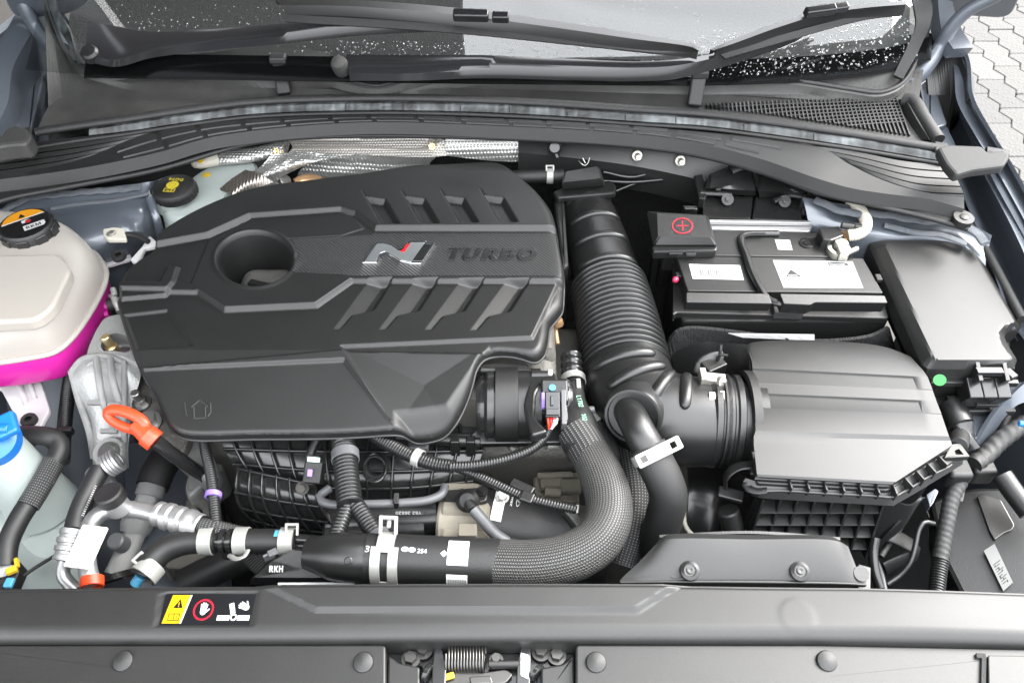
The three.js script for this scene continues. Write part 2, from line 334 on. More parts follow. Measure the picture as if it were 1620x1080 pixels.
const std = (c, rough, o = {}) => new THREE.MeshStandardMaterial({ color: new THREE.Color().setRGB(...c), roughness: rough, side: THREE.DoubleSide, ...o });
const phy = (c, rough, o = {}) => new THREE.MeshPhysicalMaterial({ color: new THREE.Color().setRGB(...c), roughness: rough, side: THREE.DoubleSide, ...o });
const grain = (k = 22, s = 0.00025) => ({ bumpMap: rep(tGrain, k), bumpScale: s });
const M = {
  cover: std([0.017, 0.017, 0.017], 0.46, { map: rep(tDust, 4), ...grain(24, 0.00010) }),
  coverSmooth: std([0.016, 0.016, 0.016], 0.42, { ...grain(24, 0.0001) }),
  trim: std([0.022, 0.022, 0.022], 0.48, { map: rep(tDust, 3), ...grain(22, 0.00007) }),
  lid: std([0.026, 0.026, 0.026], 0.44, { map: rep(tDust, 5), ...grain(24, 0.00005) }),
  plastic: std([0.009, 0.009, 0.009], 0.42, { ...grain(20, 0.0002) }),
  gloss: std([0.012, 0.012, 0.012], 0.22),
  satin: std([0.010, 0.010, 0.010], 0.29, { ...grain(26, 0.00008) }),
  dark: std([0.016, 0.016, 0.016], 0.8, { ...grain(10, 0.0006) }),
  cowl: std([1, 1, 1], 0.55, { map: rep(tStain, 3), ...grain(10, 0.0004) }),
  rubber: std([0.009, 0.009, 0.009], 0.55, { ...grain(20, 0.0002) }),
  hose: std([0.009, 0.009, 0.009], 0.5, { bumpMap: rep(tGrain, 2, 16), bumpScale: 0.0002 }),
  loom: std([0.009, 0.009, 0.009], 0.36),
  paint: phy([0.072, 0.082, 0.098], 0.34, { metalness: 0.35, clearcoat: 0.7, clearcoatRoughness: 0.12 }),
  paintDull: phy([0.072, 0.082, 0.098], 0.45, { metalness: 0.2, clearcoat: 0.2, clearcoatRoughness: 0.4 }),
  paintDark: std([0.072, 0.082, 0.098], 0.5),
  sealant: std([0.11, 0.12, 0.135], 0.55, { bumpMap: rep(tCast, 14), bumpScale: 0.0012 }),
  alu: std([0.27, 0.27, 0.265], 0.5, { metalness: 0.55, bumpMap: rep(tCast, 20), bumpScale: 0.0006 }),
  aluPipe: std([0.36, 0.36, 0.36], 0.36, { metalness: 0.75, bumpMap: rep(tPatch, 1, 20), bumpScale: 0.0002 }),
  aluDull: std([0.13, 0.126, 0.115], 0.55, { metalness: 0.6, bumpMap: rep(tCast, 12), bumpScale: 0.0009 }),
  castWarm: std([0.30, 0.275, 0.225], 0.5, { metalness: 0.4, bumpMap: rep(tCast, 16), bumpScale: 0.001 }),
  endCap: std([0.016, 0.016, 0.016], 0.7, { ...grain(16, 0.0003) }),
  springSteel: std([0.085, 0.083, 0.08], 0.35, { metalness: 0.9 }),
  foil: std([0.44, 0.435, 0.42], 0.34, { metalness: 0.7, bumpMap: rep(tEmboss, 11), bumpScale: 0.0011 }),
  foilFine: std([0.36, 0.34, 0.315], 0.38, { metalness: 0.6, bumpMap: rep(tEmboss, 13), bumpScale: 0.0007 }),
  foilRidge: std([0.32, 0.29, 0.26], 0.36, { metalness: 0.9, bumpMap: rep(tRidge, 45, 45), bumpScale: 0.001 }),
  steel: std([0.26, 0.255, 0.245], 0.36, { metalness: 0.95 }),
  zinc: std([0.4, 0.39, 0.35], 0.4, { metalness: 0.85 }),
  brass: std([0.62, 0.48, 0.26], 0.35, { metalness: 0.9 }),
  copper: std([0.55, 0.34, 0.18], 0.4, { metalness: 0.7 }),
  chrome: std([0.86, 0.86, 0.86], 0.12, { metalness: 1 }),
  silver: std([0.5, 0.53, 0.53], 0.34, { metalness: 0.9 }),
  white: std([0.42, 0.42, 0.41], 0.45),
  whiteClamp: std([0.27, 0.27, 0.255], 0.4, { metalness: 0.25 }),
  paper: std([0.55, 0.55, 0.55], 0.5),
  ivory: std([0.42, 0.40, 0.34], 0.5),
  greyTube: std([0.08, 0.082, 0.086], 0.42),
  tank: phy([0.50, 0.465, 0.42], 0.42, { transmission: 0.45, thickness: 0 }),
  coolant: phy([0.45, 0.016, 0.23], 0.28, { transmission: 0.15, thickness: 0 }),
  milky: phy([0.40, 0.45, 0.43], 0.4, { transmission: 0.3, thickness: 0 }),
  tabs: phy([0.55, 0.53, 0.54], 0.42, { transmission: 0.3, thickness: 0 }),
  orange: std([0.52, 0.045, 0.012], 0.4),
  blue: std([0.008, 0.12, 0.40], 0.38),
  sky: std([0.05, 0.22, 0.36], 0.5),
  red: std([0.4, 0.01, 0.015], 0.35),
  pinkRed: std([0.35, 0.012, 0.06], 0.35),
  yellow: std([0.45, 0.30, 0.015], 0.5),
  purple: std([0.20, 0.13, 0.42], 0.45),
  green: std([0.003, 0.15, 0.02], 0.5),
  mint: std([0.42, 0.62, 0.52], 0.5),
  tape: std([0.012, 0.012, 0.012], 0.5, { bumpMap: rep(tFelt, 3, 14), bumpScale: 0.0006 }),
  felt: std([0.016, 0.016, 0.016], 0.9, { bumpMap: rep(tFelt, 8), bumpScale: 0.003 }),
  braid: std([1, 1, 1], 0.42, { map: rep(tBraidC, 25, 92), bumpMap: rep(tBraid, 25, 92), bumpScale: 0.0006 }),
  mesh: std([1, 1, 1], 0.5, { map: rep(tMeshC, 7, 80), bumpMap: rep(tMesh, 7, 80), bumpScale: 0.0006 }),
  carbon: std([0.024, 0.024, 0.024], 0.4, { bumpMap: rep(tCarbon, 22), bumpScale: 0.0012 }),
  weather: std([1, 1, 1], 0.5, { map: rep(tWeather, 2.2, 6), bumpMap: rep(tCast, 6), bumpScale: 0.0008 }),
  glass: phy([0.68, 0.70, 0.70], 0.01, { transmission: 1, thickness: 0, ior: 1.52 }),
  frit: phy([0.006, 0.006, 0.006], 0.03, { ior: 1.52 }),
  wiper: std([0.012, 0.012, 0.013], 0.16),
  drop: phy([0.9, 0.92, 0.94], 0.06, { transmission: 0.87, thickness: 0.01, ior: 1.33 }),
  stone: std([0.09, 0.085, 0.078], 0.85, { bumpMap: rep(tCast, 5), bumpScale: 0.004 }),
  sand: std([0.05, 0.047, 0.043], 0.95),
  concrete: std([0.02, 0.02, 0.02], 0.9),
};
const font = await new FontLoader().loadAsync('fonts/droid/droid_sans_bold.typeface.json');
// printed label: a thin plate on plane pl with a picture drawn on it; corners TL, TR, BR, BL in the photograph
function printed(w, h, draw, bg = '#fff') {
  const c = document.createElement('canvas'); c.width = w; c.height = h; const x = c.getContext('2d');
  if (bg) { x.fillStyle = bg; x.fillRect(0, 0, w, h); }
  draw(x, w, h); const t = new THREE.CanvasTexture(c); t.colorSpace = THREE.SRGBColorSpace; t.magFilter = THREE.LinearFilter; return t;
}
function plate(c, pl, texture, lift = 0.0006, o = {}, n = 8) {
  const B = basis(pl), [a, b, d, e] = c.map((p) => VP(p[0], p[1], pl).addScaledVector(B.n, lift));
  return quad(a, b, d, e, texture, o, n, B.n);
}
function quad(a, b, d, e, texture, o = {}, n = 8, nrm = null) {
  const pos = [], uv = [], idx = [], th = 0.0005;
  const N = nrm || b.clone().sub(a).cross(e.clone().sub(a)).normalize().multiplyScalar(-1);
  for (let k = 0; k < 2; k++) for (let j = 0; j <= n; j++) for (let i = 0; i <= n; i++) {
    const u = i / n, v = j / n, p = a.clone().lerp(b, u).lerp(e.clone().lerp(d, u), v).addScaledVector(N, k ? -th : 0); pos.push(p.x, p.y, p.z); uv.push(u, 1 - v);
  }
  const q = (n + 1) * (n + 1), W = n + 1;
  for (let j = 0; j < n; j++) for (let i = 0; i < n; i++) { const s = j * W + i; idx.push(s, s + W, s + 1, s + 1, s + W, s + W + 1, s + q, s + q + 1, s + q + W, s + q + 1, s + q + W + 1, s + q + W); }
  for (let i = 0; i < n; i++) { const t = n * W; idx.push(i, i + 1, i + q, i + 1, i + 1 + q, i + q, t + i, t + i + q, t + i + 1, t + i + 1, t + i + q, t + i + 1 + q); const l = i * W, l2 = l + W, r = l + n, r2 = r + W; idx.push(l, l + q, l2, l2, l + q, l2 + q, r, r2, r + q, r2, r2 + q, r + q); }
  const g = new THREE.BufferGeometry(); g.setAttribute('position', new THREE.Float32BufferAttribute(pos, 3)); g.setAttribute('uv', new THREE.Float32BufferAttribute(uv, 2)); g.setIndex(idx);
  const g2 = creased(g, 0.5);
  return [g2, new THREE.MeshStandardMaterial({ map: texture, color: new THREE.Color().setRGB(0.42, 0.42, 0.42), roughness: 0.5, side: THREE.DoubleSide, ...o })];
}
// patch wrapped round a pipe: from angle a0 to a1 about the axis, between two points of the axis
function wrap(A, B, r, a0, a1, up, mat, n = 14) {
  const ax = B.clone().sub(A).normalize(), N = up.clone().addScaledVector(ax, -up.dot(ax)).normalize(), Bn = ax.clone().cross(N);
  const pos = [], uv = [], idx = [];
  for (let k = 0; k < 2; k++) for (let j = 0; j <= n; j++) for (let i = 0; i <= 1; i++) {
    const a = lerp(a0, a1, j / n), q = r - k * 0.0004, p = A.clone().lerp(B, i).addScaledVector(N, Math.cos(a) * q).addScaledVector(Bn, Math.sin(a) * q); pos.push(p.x, p.y, p.z); uv.push(i, 1 - j / n);
  }
  const q = (n + 1) * 2;
  for (let j = 0; j < n; j++) { const s = j * 2; idx.push(s, s + 1, s + 2, s + 1, s + 3, s + 2, q + s, q + s + 2, q + s + 1, q + s + 1, q + s + 2, q + s + 3, s, s + 2, q + s, s + 2, q + s + 2, q + s, s + 1, q + s + 1, s + 3, s + 3, q + s + 1, q + s + 3); }
  const g = new THREE.BufferGeometry(); g.setAttribute('position', new THREE.Float32BufferAttribute(pos, 3)); g.setAttribute('uv', new THREE.Float32BufferAttribute(uv, 2)); g.setIndex(idx);
  return creased(g, 0.5);
}
// spring-band hose clamp round a straight run of hose
function band(P, ax, r, w, th = 0.0014, seg = 36) {
  const a = ax.clone().normalize(); return turned([[r, 0], [r + th, 0.0006], [r + th, w - 0.0006], [r, w]], P.clone().addScaledVector(a, -w / 2), a, seg);
}
// flat ears and loop of a spring clamp: a rectangular wire loop of given size, standing on P along u (across) and n (out)
function earLoop(P, u, n, w, h, t) {
  const q = (a, b) => P.clone().addScaledVector(u, a).addScaledVector(n, b), g = [];
  const bar = (a, b) => { const d = b.clone().sub(a), l = d.length(), m = rbox(t, t, l + t, t * 0.25, v3(0, 0, 0)); m.applyQuaternion(new THREE.Quaternion().setFromUnitVectors(v3(0, 0, 1), d.normalize())); const c = a.clone().add(b).multiplyScalar(0.5); m.translate(c.x, c.y, c.z); return m; };
  g.push(bar(q(-w / 2, 0), q(-w / 2, h)), bar(q(w / 2, 0), q(w / 2, h)), bar(q(-w / 2, h), q(w / 2, h)));
  return g;
}
// ---------------------------------------------------------------- setting: paved ground, carport beside the car
{
  const yard = struct('ground', rbox(60, 0.1, 60, 0, v3(0, -0.078, 0)), M.sand);
  const st = [];
  for (let k = 0; k < 4; k++) {                                     // wavy-edged paving stone, a few variants of tone
    const L = 0.215, W = 0.108, a = 0.013, g = 0.0016, e = [[0, 0], [0.125, a], [0.375, -a], [0.5, 0], [0.625, a], [0.875, -a], [1, 0]];
    const q = [...e.map(([t, o]) => [o + g, t * (L - 2 * g) + g]), ...e.slice().reverse().map(([t, o]) => [o + W - g, t * (L - 2 * g) + g])];
    const geo = new THREE.ExtrudeGeometry(roundShape(q, 0.004), { depth: 0.02, bevelEnabled: true, bevelThickness: 0.003, bevelSize: 0.003, bevelOffset: -0.003, bevelSegments: 1, curveSegments: 1 });
    geo.rotateX(-Math.PI / 2); geo.translate(0, -0.028, 0);
    const m = M.stone.clone(); m.color.setRGB(0.052 + 0.006 * k, 0.050 + 0.0056 * k, 0.0475 + 0.005 * k); st.push([geo, m]);
  }
  for (let i = 0; i < 24; i++) for (let j = 0; j < 17; j++) {
    const x = 1.1 + i * 0.108, z = -0.9 - j * 0.215 + (i % 2) * 0.1075, p = v3(x + 0.05, 0, z - 0.1).project(camera);
    if (p.x < 0.8 || p.x > 1.1 || p.y < 0.35 || p.y > 1.12) continue;
    const k = Math.floor(rnd() * 4), s = part(yard, 'paving_stone', st[k][0], st[Math.floor(rnd() * 4)][1]);
    s.position.set(x, rr(-0.002, 0.001), z); s.rotation.set(rr(-0.006, 0.006), 0, rr(-0.008, 0.008));
  }
  const cp = thing('carport', 'dark carport roof on steel posts beside the car, mirrored in the windscreen', 'carport');
  part(cp, 'roof', rbox(6, 0.12, 7.2, 0, v3(-3.20, 3.0, -2.2)), M.concrete);
  part(cp, 'wall', rbox(0.2, 2.93, 7.2, 0, v3(-3.6, 1.465, -2.2)), M.concrete);
  for (const z of [1.2, -5.6]) part(cp, 'post', rbox(0.12, 2.93, 0.12, 0.01, v3(-0.3 - (z > 0 ? 1.9 : 0), 1.465, z)), M.dark);
}
// ---------------------------------------------------------------- the car's body round the bay
const body = thing('car_body', 'blue-grey painted body shell of the car framing the open engine bay', 'car body');
{
  part(body, 'undertray', rbox(1.56, 0.03, 0.98, 0.005, v3(0, 0.3, -0.05)), M.dark);
  part(body, 'firewall', rbox(1.5, 0.62, 0.04, 0.005, v3(0, 0.585, -0.56)), M.felt);
  part(body, 'cowl_box', [rbox(1.62, 0.4, 0.3, 0.005, v3(0, 0.70, -0.72)), rbox(0.42, 0.03, 0.2, 0.005, v3(-0.64, 0.83, -0.52)), rbox(0.40, 0.03, 0.2, 0.005, v3(0.64, 0.83, -0.52))], M.dark);
  part(body, 'front_crossmember', rbox(1.56, 0.5, 0.04, 0.01, v3(0, 0.56, 0.39)), M.paintDark);
  part(body, 'side_panel', rbox(0.04, 0.5, 0.86, 0.01, v3(-0.80, 0.555, -0.02)), M.paintDark);
  part(body, 'side_panel', rbox(0.04, 0.5, 0.86, 0.01, v3(0.80, 0.555, -0.02)), M.paintDark);
  // rear panel strip with studs, under the cowl on the right
  part(body, 'bulkhead_panel', skin([[[820, 205, 0.905], [1000, 222, 0.905], [1130, 244, 0.90], [1250, 280, 0.89]], [[820, 240, 0.885], [1000, 262, 0.875], [1130, 290, 0.86], [1250, 325, 0.84]], [[820, 285, 0.83], [1000, 300, 0.82], [1130, 330, 0.80], [1250, 350, 0.78]]], { n: 24, thick: 0.004 }), M.coverSmooth);
  for (const [x, y] of [[1008, 246], [1076, 254]]) {
    const p = V(x, y, 0.892), d = v3(0, 0.45, 1).normalize();
    part(body, 'stud', [rod(p, p.clone().addScaledVector(d, 0.019), 0.0052), turned([[0, 0], [0.009, 0], [0.008, 0.003], [0, 0.004]], p, d, 20)], M.zinc);
  }
  // left strut tower and its sealed seam
  const lt = skin([
    [[-90, 352, 0.895], [0, 330, 0.895], [60, 306, 0.897], [130, 300, 0.897], [200, 292, 0.897], [232, 288, 0.893], [256, 284, 0.88]],
    [[-90, 375, 0.885], [0, 350, 0.885], [70, 326, 0.888], [140, 318, 0.888], [205, 310, 0.888], [236, 306, 0.88], [256, 304, 0.86]],
    [[-90, 410, 0.88], [0, 385, 0.88], [75, 352, 0.885], [145, 342, 0.885], [212, 335, 0.88], [240, 332, 0.865], [262, 328, 0.83]],
    [[-90, 440, 0.86], [0, 420, 0.865], [75, 395, 0.868], [150, 372, 0.872], [212, 366, 0.865], [244, 372, 0.83], [275, 380, 0.77]],
    [[-90, 480, 0.82], [0, 470, 0.82], [80, 440, 0.83], [150, 410, 0.84], [205, 405, 0.82], [240, 420, 0.77], [290, 440, 0.72]],
    [[-90, 560, 0.74], [0, 560, 0.73], [90, 530, 0.73], [160, 480, 0.76], [205, 475, 0.75], [235, 490, 0.70], [330, 520, 0.66]]], { n: 48, sub: 4, thick: 0.003 });
  part(body, 'strut_tower', lt, M.paint);
  part(body, 'seam_sealant', [pipe([[-60, 356], [0, 335], [50, 312], [110, 306], [180, 300], [222, 296]], 0.896, (t, a) => 0.009 * (0.8 + 0.25 * Math.sin(t * 40) * Math.sin(t * 23 + a)), { flat: 0.4, seg: 90 }), pipe([[80, 330], [130, 322], [180, 317], [235, 306]], 0.8885, 0.004, { flat: 0.5 })], M.sealant);
  part(body, 'weld_flange', pipe([[236, 312, 0.885], [247, 345, 0.865], [253, 372, 0.835]], 0, 0.006, { flat: 0.6 }), M.paint);
  // left inner panels lower down
  part(body, 'inner_panel', skin([[[-60, 560, 0.74], [80, 560, 0.73], [180, 540, 0.72]], [[-60, 640, 0.66], [90, 640, 0.66], [190, 620, 0.64]], [[-60, 780, 0.56], [100, 780, 0.56], [230, 740, 0.52]], [[-60, 1000, 0.42], [120, 980, 0.42], [340, 960, 0.42]]], { n: 20, sub: 3 }), M.paintDull);
  part(body, 'frame_rail', prism([[190, 700], [330, 690], [350, 960], [215, 960]], [0.62, 0.2], 0.12, { bev: 0.006, r: 0.01 }), M.paintDark);
  part(body, 'grommet', [tube([0, 1, 2, 3, 4, 5, 6, 7].map((k) => V(62 + 20 * Math.cos(k * Math.PI / 4), 722 + 24 * Math.sin(k * Math.PI / 4), 0.655)), 0.0035, { closed: true, caps: false, seg: 40 })], M.aluDull);
  // right strut tower
  part(body, 'strut_tower', skin([
    [[1270, 312, 0.895], [1330, 322, 0.895], [1400, 332, 0.895], [1470, 340, 0.895], [1530, 352, 0.895], [1570, 372, 0.893]],
    [[1275, 330, 0.885], [1335, 342, 0.885], [1400, 352, 0.885], [1470, 358, 0.885], [1525, 366, 0.885], [1565, 392, 0.88]],
    [[1280, 355, 0.87], [1335, 362, 0.875], [1400, 372, 0.88], [1470, 374, 0.88], [1515, 382, 0.88], [1560, 420, 0.87]],
    [[1290, 400, 0.82], [1340, 410, 0.83], [1400, 410, 0.84], [1470, 410, 0.84], [1530, 430, 0.84], [1575, 470, 0.83]],
    [[1300, 470, 0.74], [1350, 480, 0.75], [1400, 480, 0.76], [1470, 480, 0.76], [1550, 500, 0.77], [1610, 540, 0.77]]], { n: 40, sub: 4 }), M.paint);
  part(body, 'seam_sealant', [pipe([[1290, 316], [1340, 335], [1400, 340], [1450, 347], [1500, 352], [1535, 362], [1562, 385]], 0.897, (t, a) => 0.010 * (0.8 + 0.22 * Math.sin(t * 33) * Math.sin(t * 19 + a)), { flat: 0.45, seg: 90 }), pipe([[1400, 356], [1450, 368], [1490, 372], [1530, 386]], 0.888, 0.006, { flat: 0.5 })], M.sealant);
  // right wing: gutter, rail and outer edge
  const pE = [[1477, -30, 1.02], [1500, 30, 1.005], [1530, 92, 0.99], [1537, 152, 0.975], [1562, 200, 0.965], [1600, 262, 0.955], [1660, 372, 0.94], [1740, 540, 0.91]];
  const off = (d, h) => pE.map(([x, y, z]) => [x - d, y + d * 0.35, z - h]);
  part(body, 'wing', skin([pE.map(([x, y, z]) => V(x, y, z).add(v3(0.06, -0.35, 0))), pE.map(([x, y, z]) => V(x, y, z).add(v3(0.04, -0.12, 0))), pE.map(([x, y, z]) => V(x, y, z).add(v3(0.018, -0.022, 0))), pE.map(([x, y, z]) => [x + 4, y, z]), pE.map(([x, y, z]) => [x - 2, y + 2, z - 0.004]), off(7, 0.016), off(22, 0.02)], { n: 60, thick: 0.002, crease: 0.7 }), M.paint);
  { const mir = (dx, dy) => pE.map(([x, y, z]) => { const p = V(x, y, z); return v3(-p.x - 0.11 - dx, p.y + dy, p.z); }); part(body, 'wing', skin([mir(-0.05, -0.12), mir(-0.03, -0.016), mir(0, 0), mir(0.018, -0.022), mir(0.04, -0.12), mir(0.06, -0.35)], { n: 60, thick: 0.002, crease: 0.7 }), M.paint); }
  part(body, 'wing_flange', skin([[[1545, 178, 0.94], [1600, 280, 0.93], [1640, 355, 0.92], [1700, 470, 0.90]], [[1520, 178, 0.935], [1575, 290, 0.925], [1620, 372, 0.915], [1680, 490, 0.90]], [[1518, 184, 0.925], [1571, 296, 0.91], [1615, 380, 0.90], [1672, 498, 0.88]]], { n: 30, thick: 0.003 }), M.paintDull);
  part(body, 'gutter', skin([[[1520, 190, 0.90], [1572, 300, 0.895], [1614, 392, 0.88], [1680, 540, 0.86]], [[1502, 210, 0.86], [1545, 310, 0.85], [1590, 410, 0.84], [1650, 560, 0.82]], [[1490, 205, 0.88], [1528, 300, 0.88], [1572, 405, 0.87], [1612, 520, 0.86]], [[1488, 205, 0.89], [1524, 300, 0.89], [1568, 405, 0.88], [1606, 520, 0.87]]], { n: 30, sub: 3 }), M.paintDull);
  part(body, 'gutter_channel', skin([[[1556, 276, 0.915], [1600, 360, 0.91], [1650, 470, 0.9]], [[1572, 272, 0.918], [1618, 360, 0.912], [1668, 470, 0.9]], [[1580, 278, 0.905], [1626, 366, 0.90], [1676, 480, 0.89]]], { n: 20 }), M.paint);
  part(body, 'hinge_mount', [prism([[1455, 133], [1473, 120], [1485, 150], [1500, 196], [1470, 206], [1464, 178]], 0.93, 0.02, { bev: 0.003, r: 0.006 }), prism([[1466, 190], [1500, 198], [1516, 232], [1480, 235]], 0.92, 0.03, { bev: 0.004, r: 0.006 })], M.paint);
  part(body, 'wing_corner', skin([[[1462, 70, 0.99], [1470, 50, 0.995], [1520, 86, 0.985], [1530, 112, 0.98], [1534, 155, 0.97]], [[1470, 150, 0.93], [1490, 150, 0.93], [1506, 150, 0.93], [1512, 160, 0.93], [1520, 176, 0.935]], [[1475, 205, 0.87], [1490, 210, 0.87], [1500, 214, 0.87], [1506, 200, 0.88], [1512, 190, 0.89]]], { n: 30, smooth: false }), M.coverSmooth);
  part(body, 'windscreen_pillar', skin([[[1464, -30, 1.07], [1470, 20, 1.03], [1476, 60, 1.005], [1496, 92, 0.99]], [[1486, -30, 1.06], [1494, 20, 1.025], [1506, 55, 1.0], [1528, 90, 0.985]]], { n: 20, thick: 0.02 }), M.paint);
  part(body, 'wing_rail', tube(Vs([[1468, 205], [1520, 330], [1560, 395], [1618, 505]], 0.875), 0.0065, {}), M.rubber);
  // left wing seen past the hinge
  part(body, 'hinge_mount', [prism([[72, 104], [58, 92], [30, 128], [18, 196], [48, 206], [60, 160]], 0.93, 0.02, { bev: 0.003, r: 0.006 }), prism([[22, 155], [56, 160], [48, 206], [2, 206]], 0.922, 0.03, { bev: 0.004, r: 0.006 })], M.paint);
  part(body, 'wing', skin([[[-30, 62, 0.965], [20, 24, 0.975], [66, -12, 0.985]], [[-24, 72, 0.965], [26, 33, 0.975], [72, -4, 0.985]], [[-20, 82, 0.95], [30, 42, 0.96], [76, 6, 0.97]]], { n: 20 }), M.sealant);
  part(body, 'inner_panel', skin([[[-40, 90, 0.93], [20, 60, 0.94], [60, 40, 0.95]], [[-40, 130, 0.90], [30, 120, 0.90], [75, 90, 0.92]], [[-40, 230, 0.84], [20, 210, 0.85], [70, 190, 0.86]]], { n: 20, sub: 2 }), M.paintDull);
  part(body, 'windscreen_pillar', skin([[[62, -30, 1.05], [84, 30, 1.02], [98, 66, 1.0]], [[50, -30, 1.04], [72, 30, 1.01], [90, 70, 0.995]]], { n: 20, thick: 0.02 }), M.paintDull);
  // dashboard dark behind the glass
  part(body, 'dashboard', skin([[[110, 130, 0.93], [810, 130, 0.93], [1430, 130, 0.93]], [[130, -140, 0.99], [810, -140, 0.99], [1440, -140, 0.99]]], { n: 8, thick: 0.02 }), M.felt);
}
// ---------------------------------------------------------------- raised bonnet and its two hinge arms
const HB = v3(0, 1.13, -0.585), HA = 60 * Math.PI / 180;
{
  const h = thing('bonnet', 'raised dark blue-grey bonnet with two curved hinge arms at the top corners', 'bonnet');
  const u = v3(1, 0, 0), w = v3(0, Math.sin(HA), Math.cos(HA)), n = u.clone().cross(w);
  const mk = (pts, d0, d1, r = 0.03) => { const g = new THREE.ExtrudeGeometry(roundShape(pts, r), { depth: d1 - d0, bevelEnabled: true, bevelThickness: 0.004, bevelSize: 0.004, bevelOffset: -0.004, bevelSegments: 2, curveSegments: 8 }); g.translate(0, 0, d0); g.applyMatrix4(new THREE.Matrix4().makeBasis(u, w, n).setPosition(HB)); return g; };
  // outline: corners at the hinge end hang lower
  part(h, 'outer_panel', mk([[-0.86, -0.15], [-0.76, -0.14], [-0.70, -0.10], [-0.68, 0.03], [0, 0.055], [0.68, 0.03], [0.70, -0.10], [0.76, -0.14], [0.86, -0.15], [0.80, 0.05], [0.66, 0.12], [0.60, 0.7], [0.45, 0.92], [0, 0.99], [-0.45, 0.92], [-0.60, 0.7], [-0.66, 0.12], [-0.80, 0.05]], -0.03, -0.012), M.paint);
  part(h, 'inner_frame', mk([[-0.80, 0.0], [-0.72, 0.0], [-0.66, 0.05], [0, 0.075], [0.66, 0.05], [0.72, 0.0], [0.80, 0.0], [0.77, 0.04], [0.63, 0.12], [0.57, 0.68], [0.43, 0.89], [0, 0.96], [-0.43, 0.89], [-0.57, 0.68], [-0.63, 0.12], [-0.77, 0.04]], -0.008, 0.012), M.paintDark);
  part(h, 'insulation_pad', mk([[-0.58, 0.12], [0.58, 0.12], [0.54, 0.6], [0.4, 0.80], [-0.4, 0.80], [-0.54, 0.6]], 0.016, 0.028), M.felt);
  const arm = (pts, label) => {
    const t = h;
    const P = Vs(pts), sec = tube(P, (tt, a) => 0.0125 * (1 + 0.25 * Math.cos(2 * a)), { seg: 60, rs: 16 });
    const A = part(t, 'hinge_arm', sec, M.paintDull); A.userData.label = label;
    const b = P[0]; part(A, 'pivot_bolt', hexBolt(b.clone().add(v3(0, 0.012, 0.004)), 0.007, 0.007), M.paintDull);
  };
  arm([[1432, 140, 0.955], [1462, 112, 0.975], [1488, 74, 1.0], [1504, 46, 1.03], [1530, 18, 1.06], [1580, -8, 1.09]], 'curved dark hinge arm rising beside the right end of the cowl');
  arm([[104, 96, 0.955], [78, 72, 0.975], [54, 40, 1.0], [38, 12, 1.03], [24, -20, 1.06], [10, -50, 1.09]], 'curved blue-grey hinge arm at the top left corner');
}
// ---------------------------------------------------------------- windscreen
const gz = (px) => 0.0;
const ROWS_G = (d = 0) => [
  [[40, 110, 1.0], [130, 118, 0.99], [400, 122, 0.985], [810, 128, 0.982], [1200, 128, 0.985], [1400, 110, 0.992], [1475, 90, 1.0]],
  [[60, 20, 1.05], [140, 26, 1.04], [400, 28, 1.035], [810, 32, 1.032], [1200, 32, 1.034], [1400, 18, 1.042], [1475, 0, 1.05]],
  [[80, -80, 1.105], [160, -74, 1.10], [410, -70, 1.095], [810, -66, 1.092], [1200, -66, 1.094], [1390, -80, 1.10], [1470, -95, 1.105]]];
{
  const w = thing('windscreen', 'rain-speckled windscreen at the top, dark on the left and mirroring white sky', 'windscreen');
  const top = ROWS_G()[2].map(([x, y, z]) => { const p = V(x, y, z); return v3(p.x * 0.9, p.y + 0.30, p.z - 0.54); });
  const g = skin([...ROWS_G(), top], { n: 60, sub: 8, thick: 0 });
  part(body, 'roof', [rbox(1.36, 0.05, 1.5, 0.02, v3(0, 1.425, -1.98)), rbox(1.4, 0.9, 0.05, 0.02, v3(0, 0.97, -2.7)), rbox(0.05, 0.62, 1.75, 0.02, v3(-0.73, 1.12, -1.85)), rbox(0.05, 0.62, 1.75, 0.02, v3(0.73, 1.12, -1.85))], M.paint);
  part(w, 'glass', g, M.glass);
  const low = ROWS_G(); const fr = skin([low[0].slice(1, 7), low[0].slice(1, 7).map((p, i) => [lerp(p[0], low[1][i + 1][0], 0.42), lerp(p[1], low[1][i + 1][1], 0.42), lerp(p[2], low[1][i + 1][2], 0.42)])].map((r) => r.map(([x, y, z]) => V(x, y, z).add(v3(0, -0.006, 0)))), { n: 50, thick: 0.001 });
  part(w, 'black_border', fr, M.frit);
  // raindrops
  const R = ROWS_G().map((r) => resample(r, 60, true)), drops = [];
  const at = (s, t) => { const i = s * 60, k = Math.min(59, Math.floor(i)), f = i - k, q = R.map((r) => r[k].clone().lerp(r[k + 1], f)); return new THREE.CatmullRomCurve3(q).getPoint(t); };
  const ball = new THREE.SphereGeometry(1, 8, 5, 0, Math.PI * 2, 0, Math.PI / 2); const tilt = new THREE.Quaternion().setFromUnitVectors(v3(0, 1, 0), v3(0, 0.88, 0.47));
  const add = (s, t, r) => { const p = at(s, t); const b = ball.clone(); b.scale(r * rr(0.8, 1.3), r * 0.55, r * rr(0.8, 1.2)); b.applyQuaternion(tilt); b.translate(p.x, p.y + 0.0004, p.z); drops.push(b); };
  for (let k = 0; k < 800; k++) add(rr(0.33, 0.74), rr(0.08, 0.32), 0.0004 + 0.0012 * rnd() ** 2);
  for (let k = 0; k < 750; k++) add(rr(0.72, 0.98), rr(0.04, 0.42), 0.0005 + 0.0016 * rnd() ** 2);
  for (let k = 0; k < 260; k++) add(rr(0.08, 0.33), rr(0.2, 0.6), 0.0004 + 0.001 * rnd() ** 2);
  for (let k = 0; k < 60; k++) add(rr(0.6, 0.75), rr(0.3, 0.7), rr(0.0006, 0.0016));
  part(w, 'raindrops', drops, M.drop, { kind: 'stuff' });
}
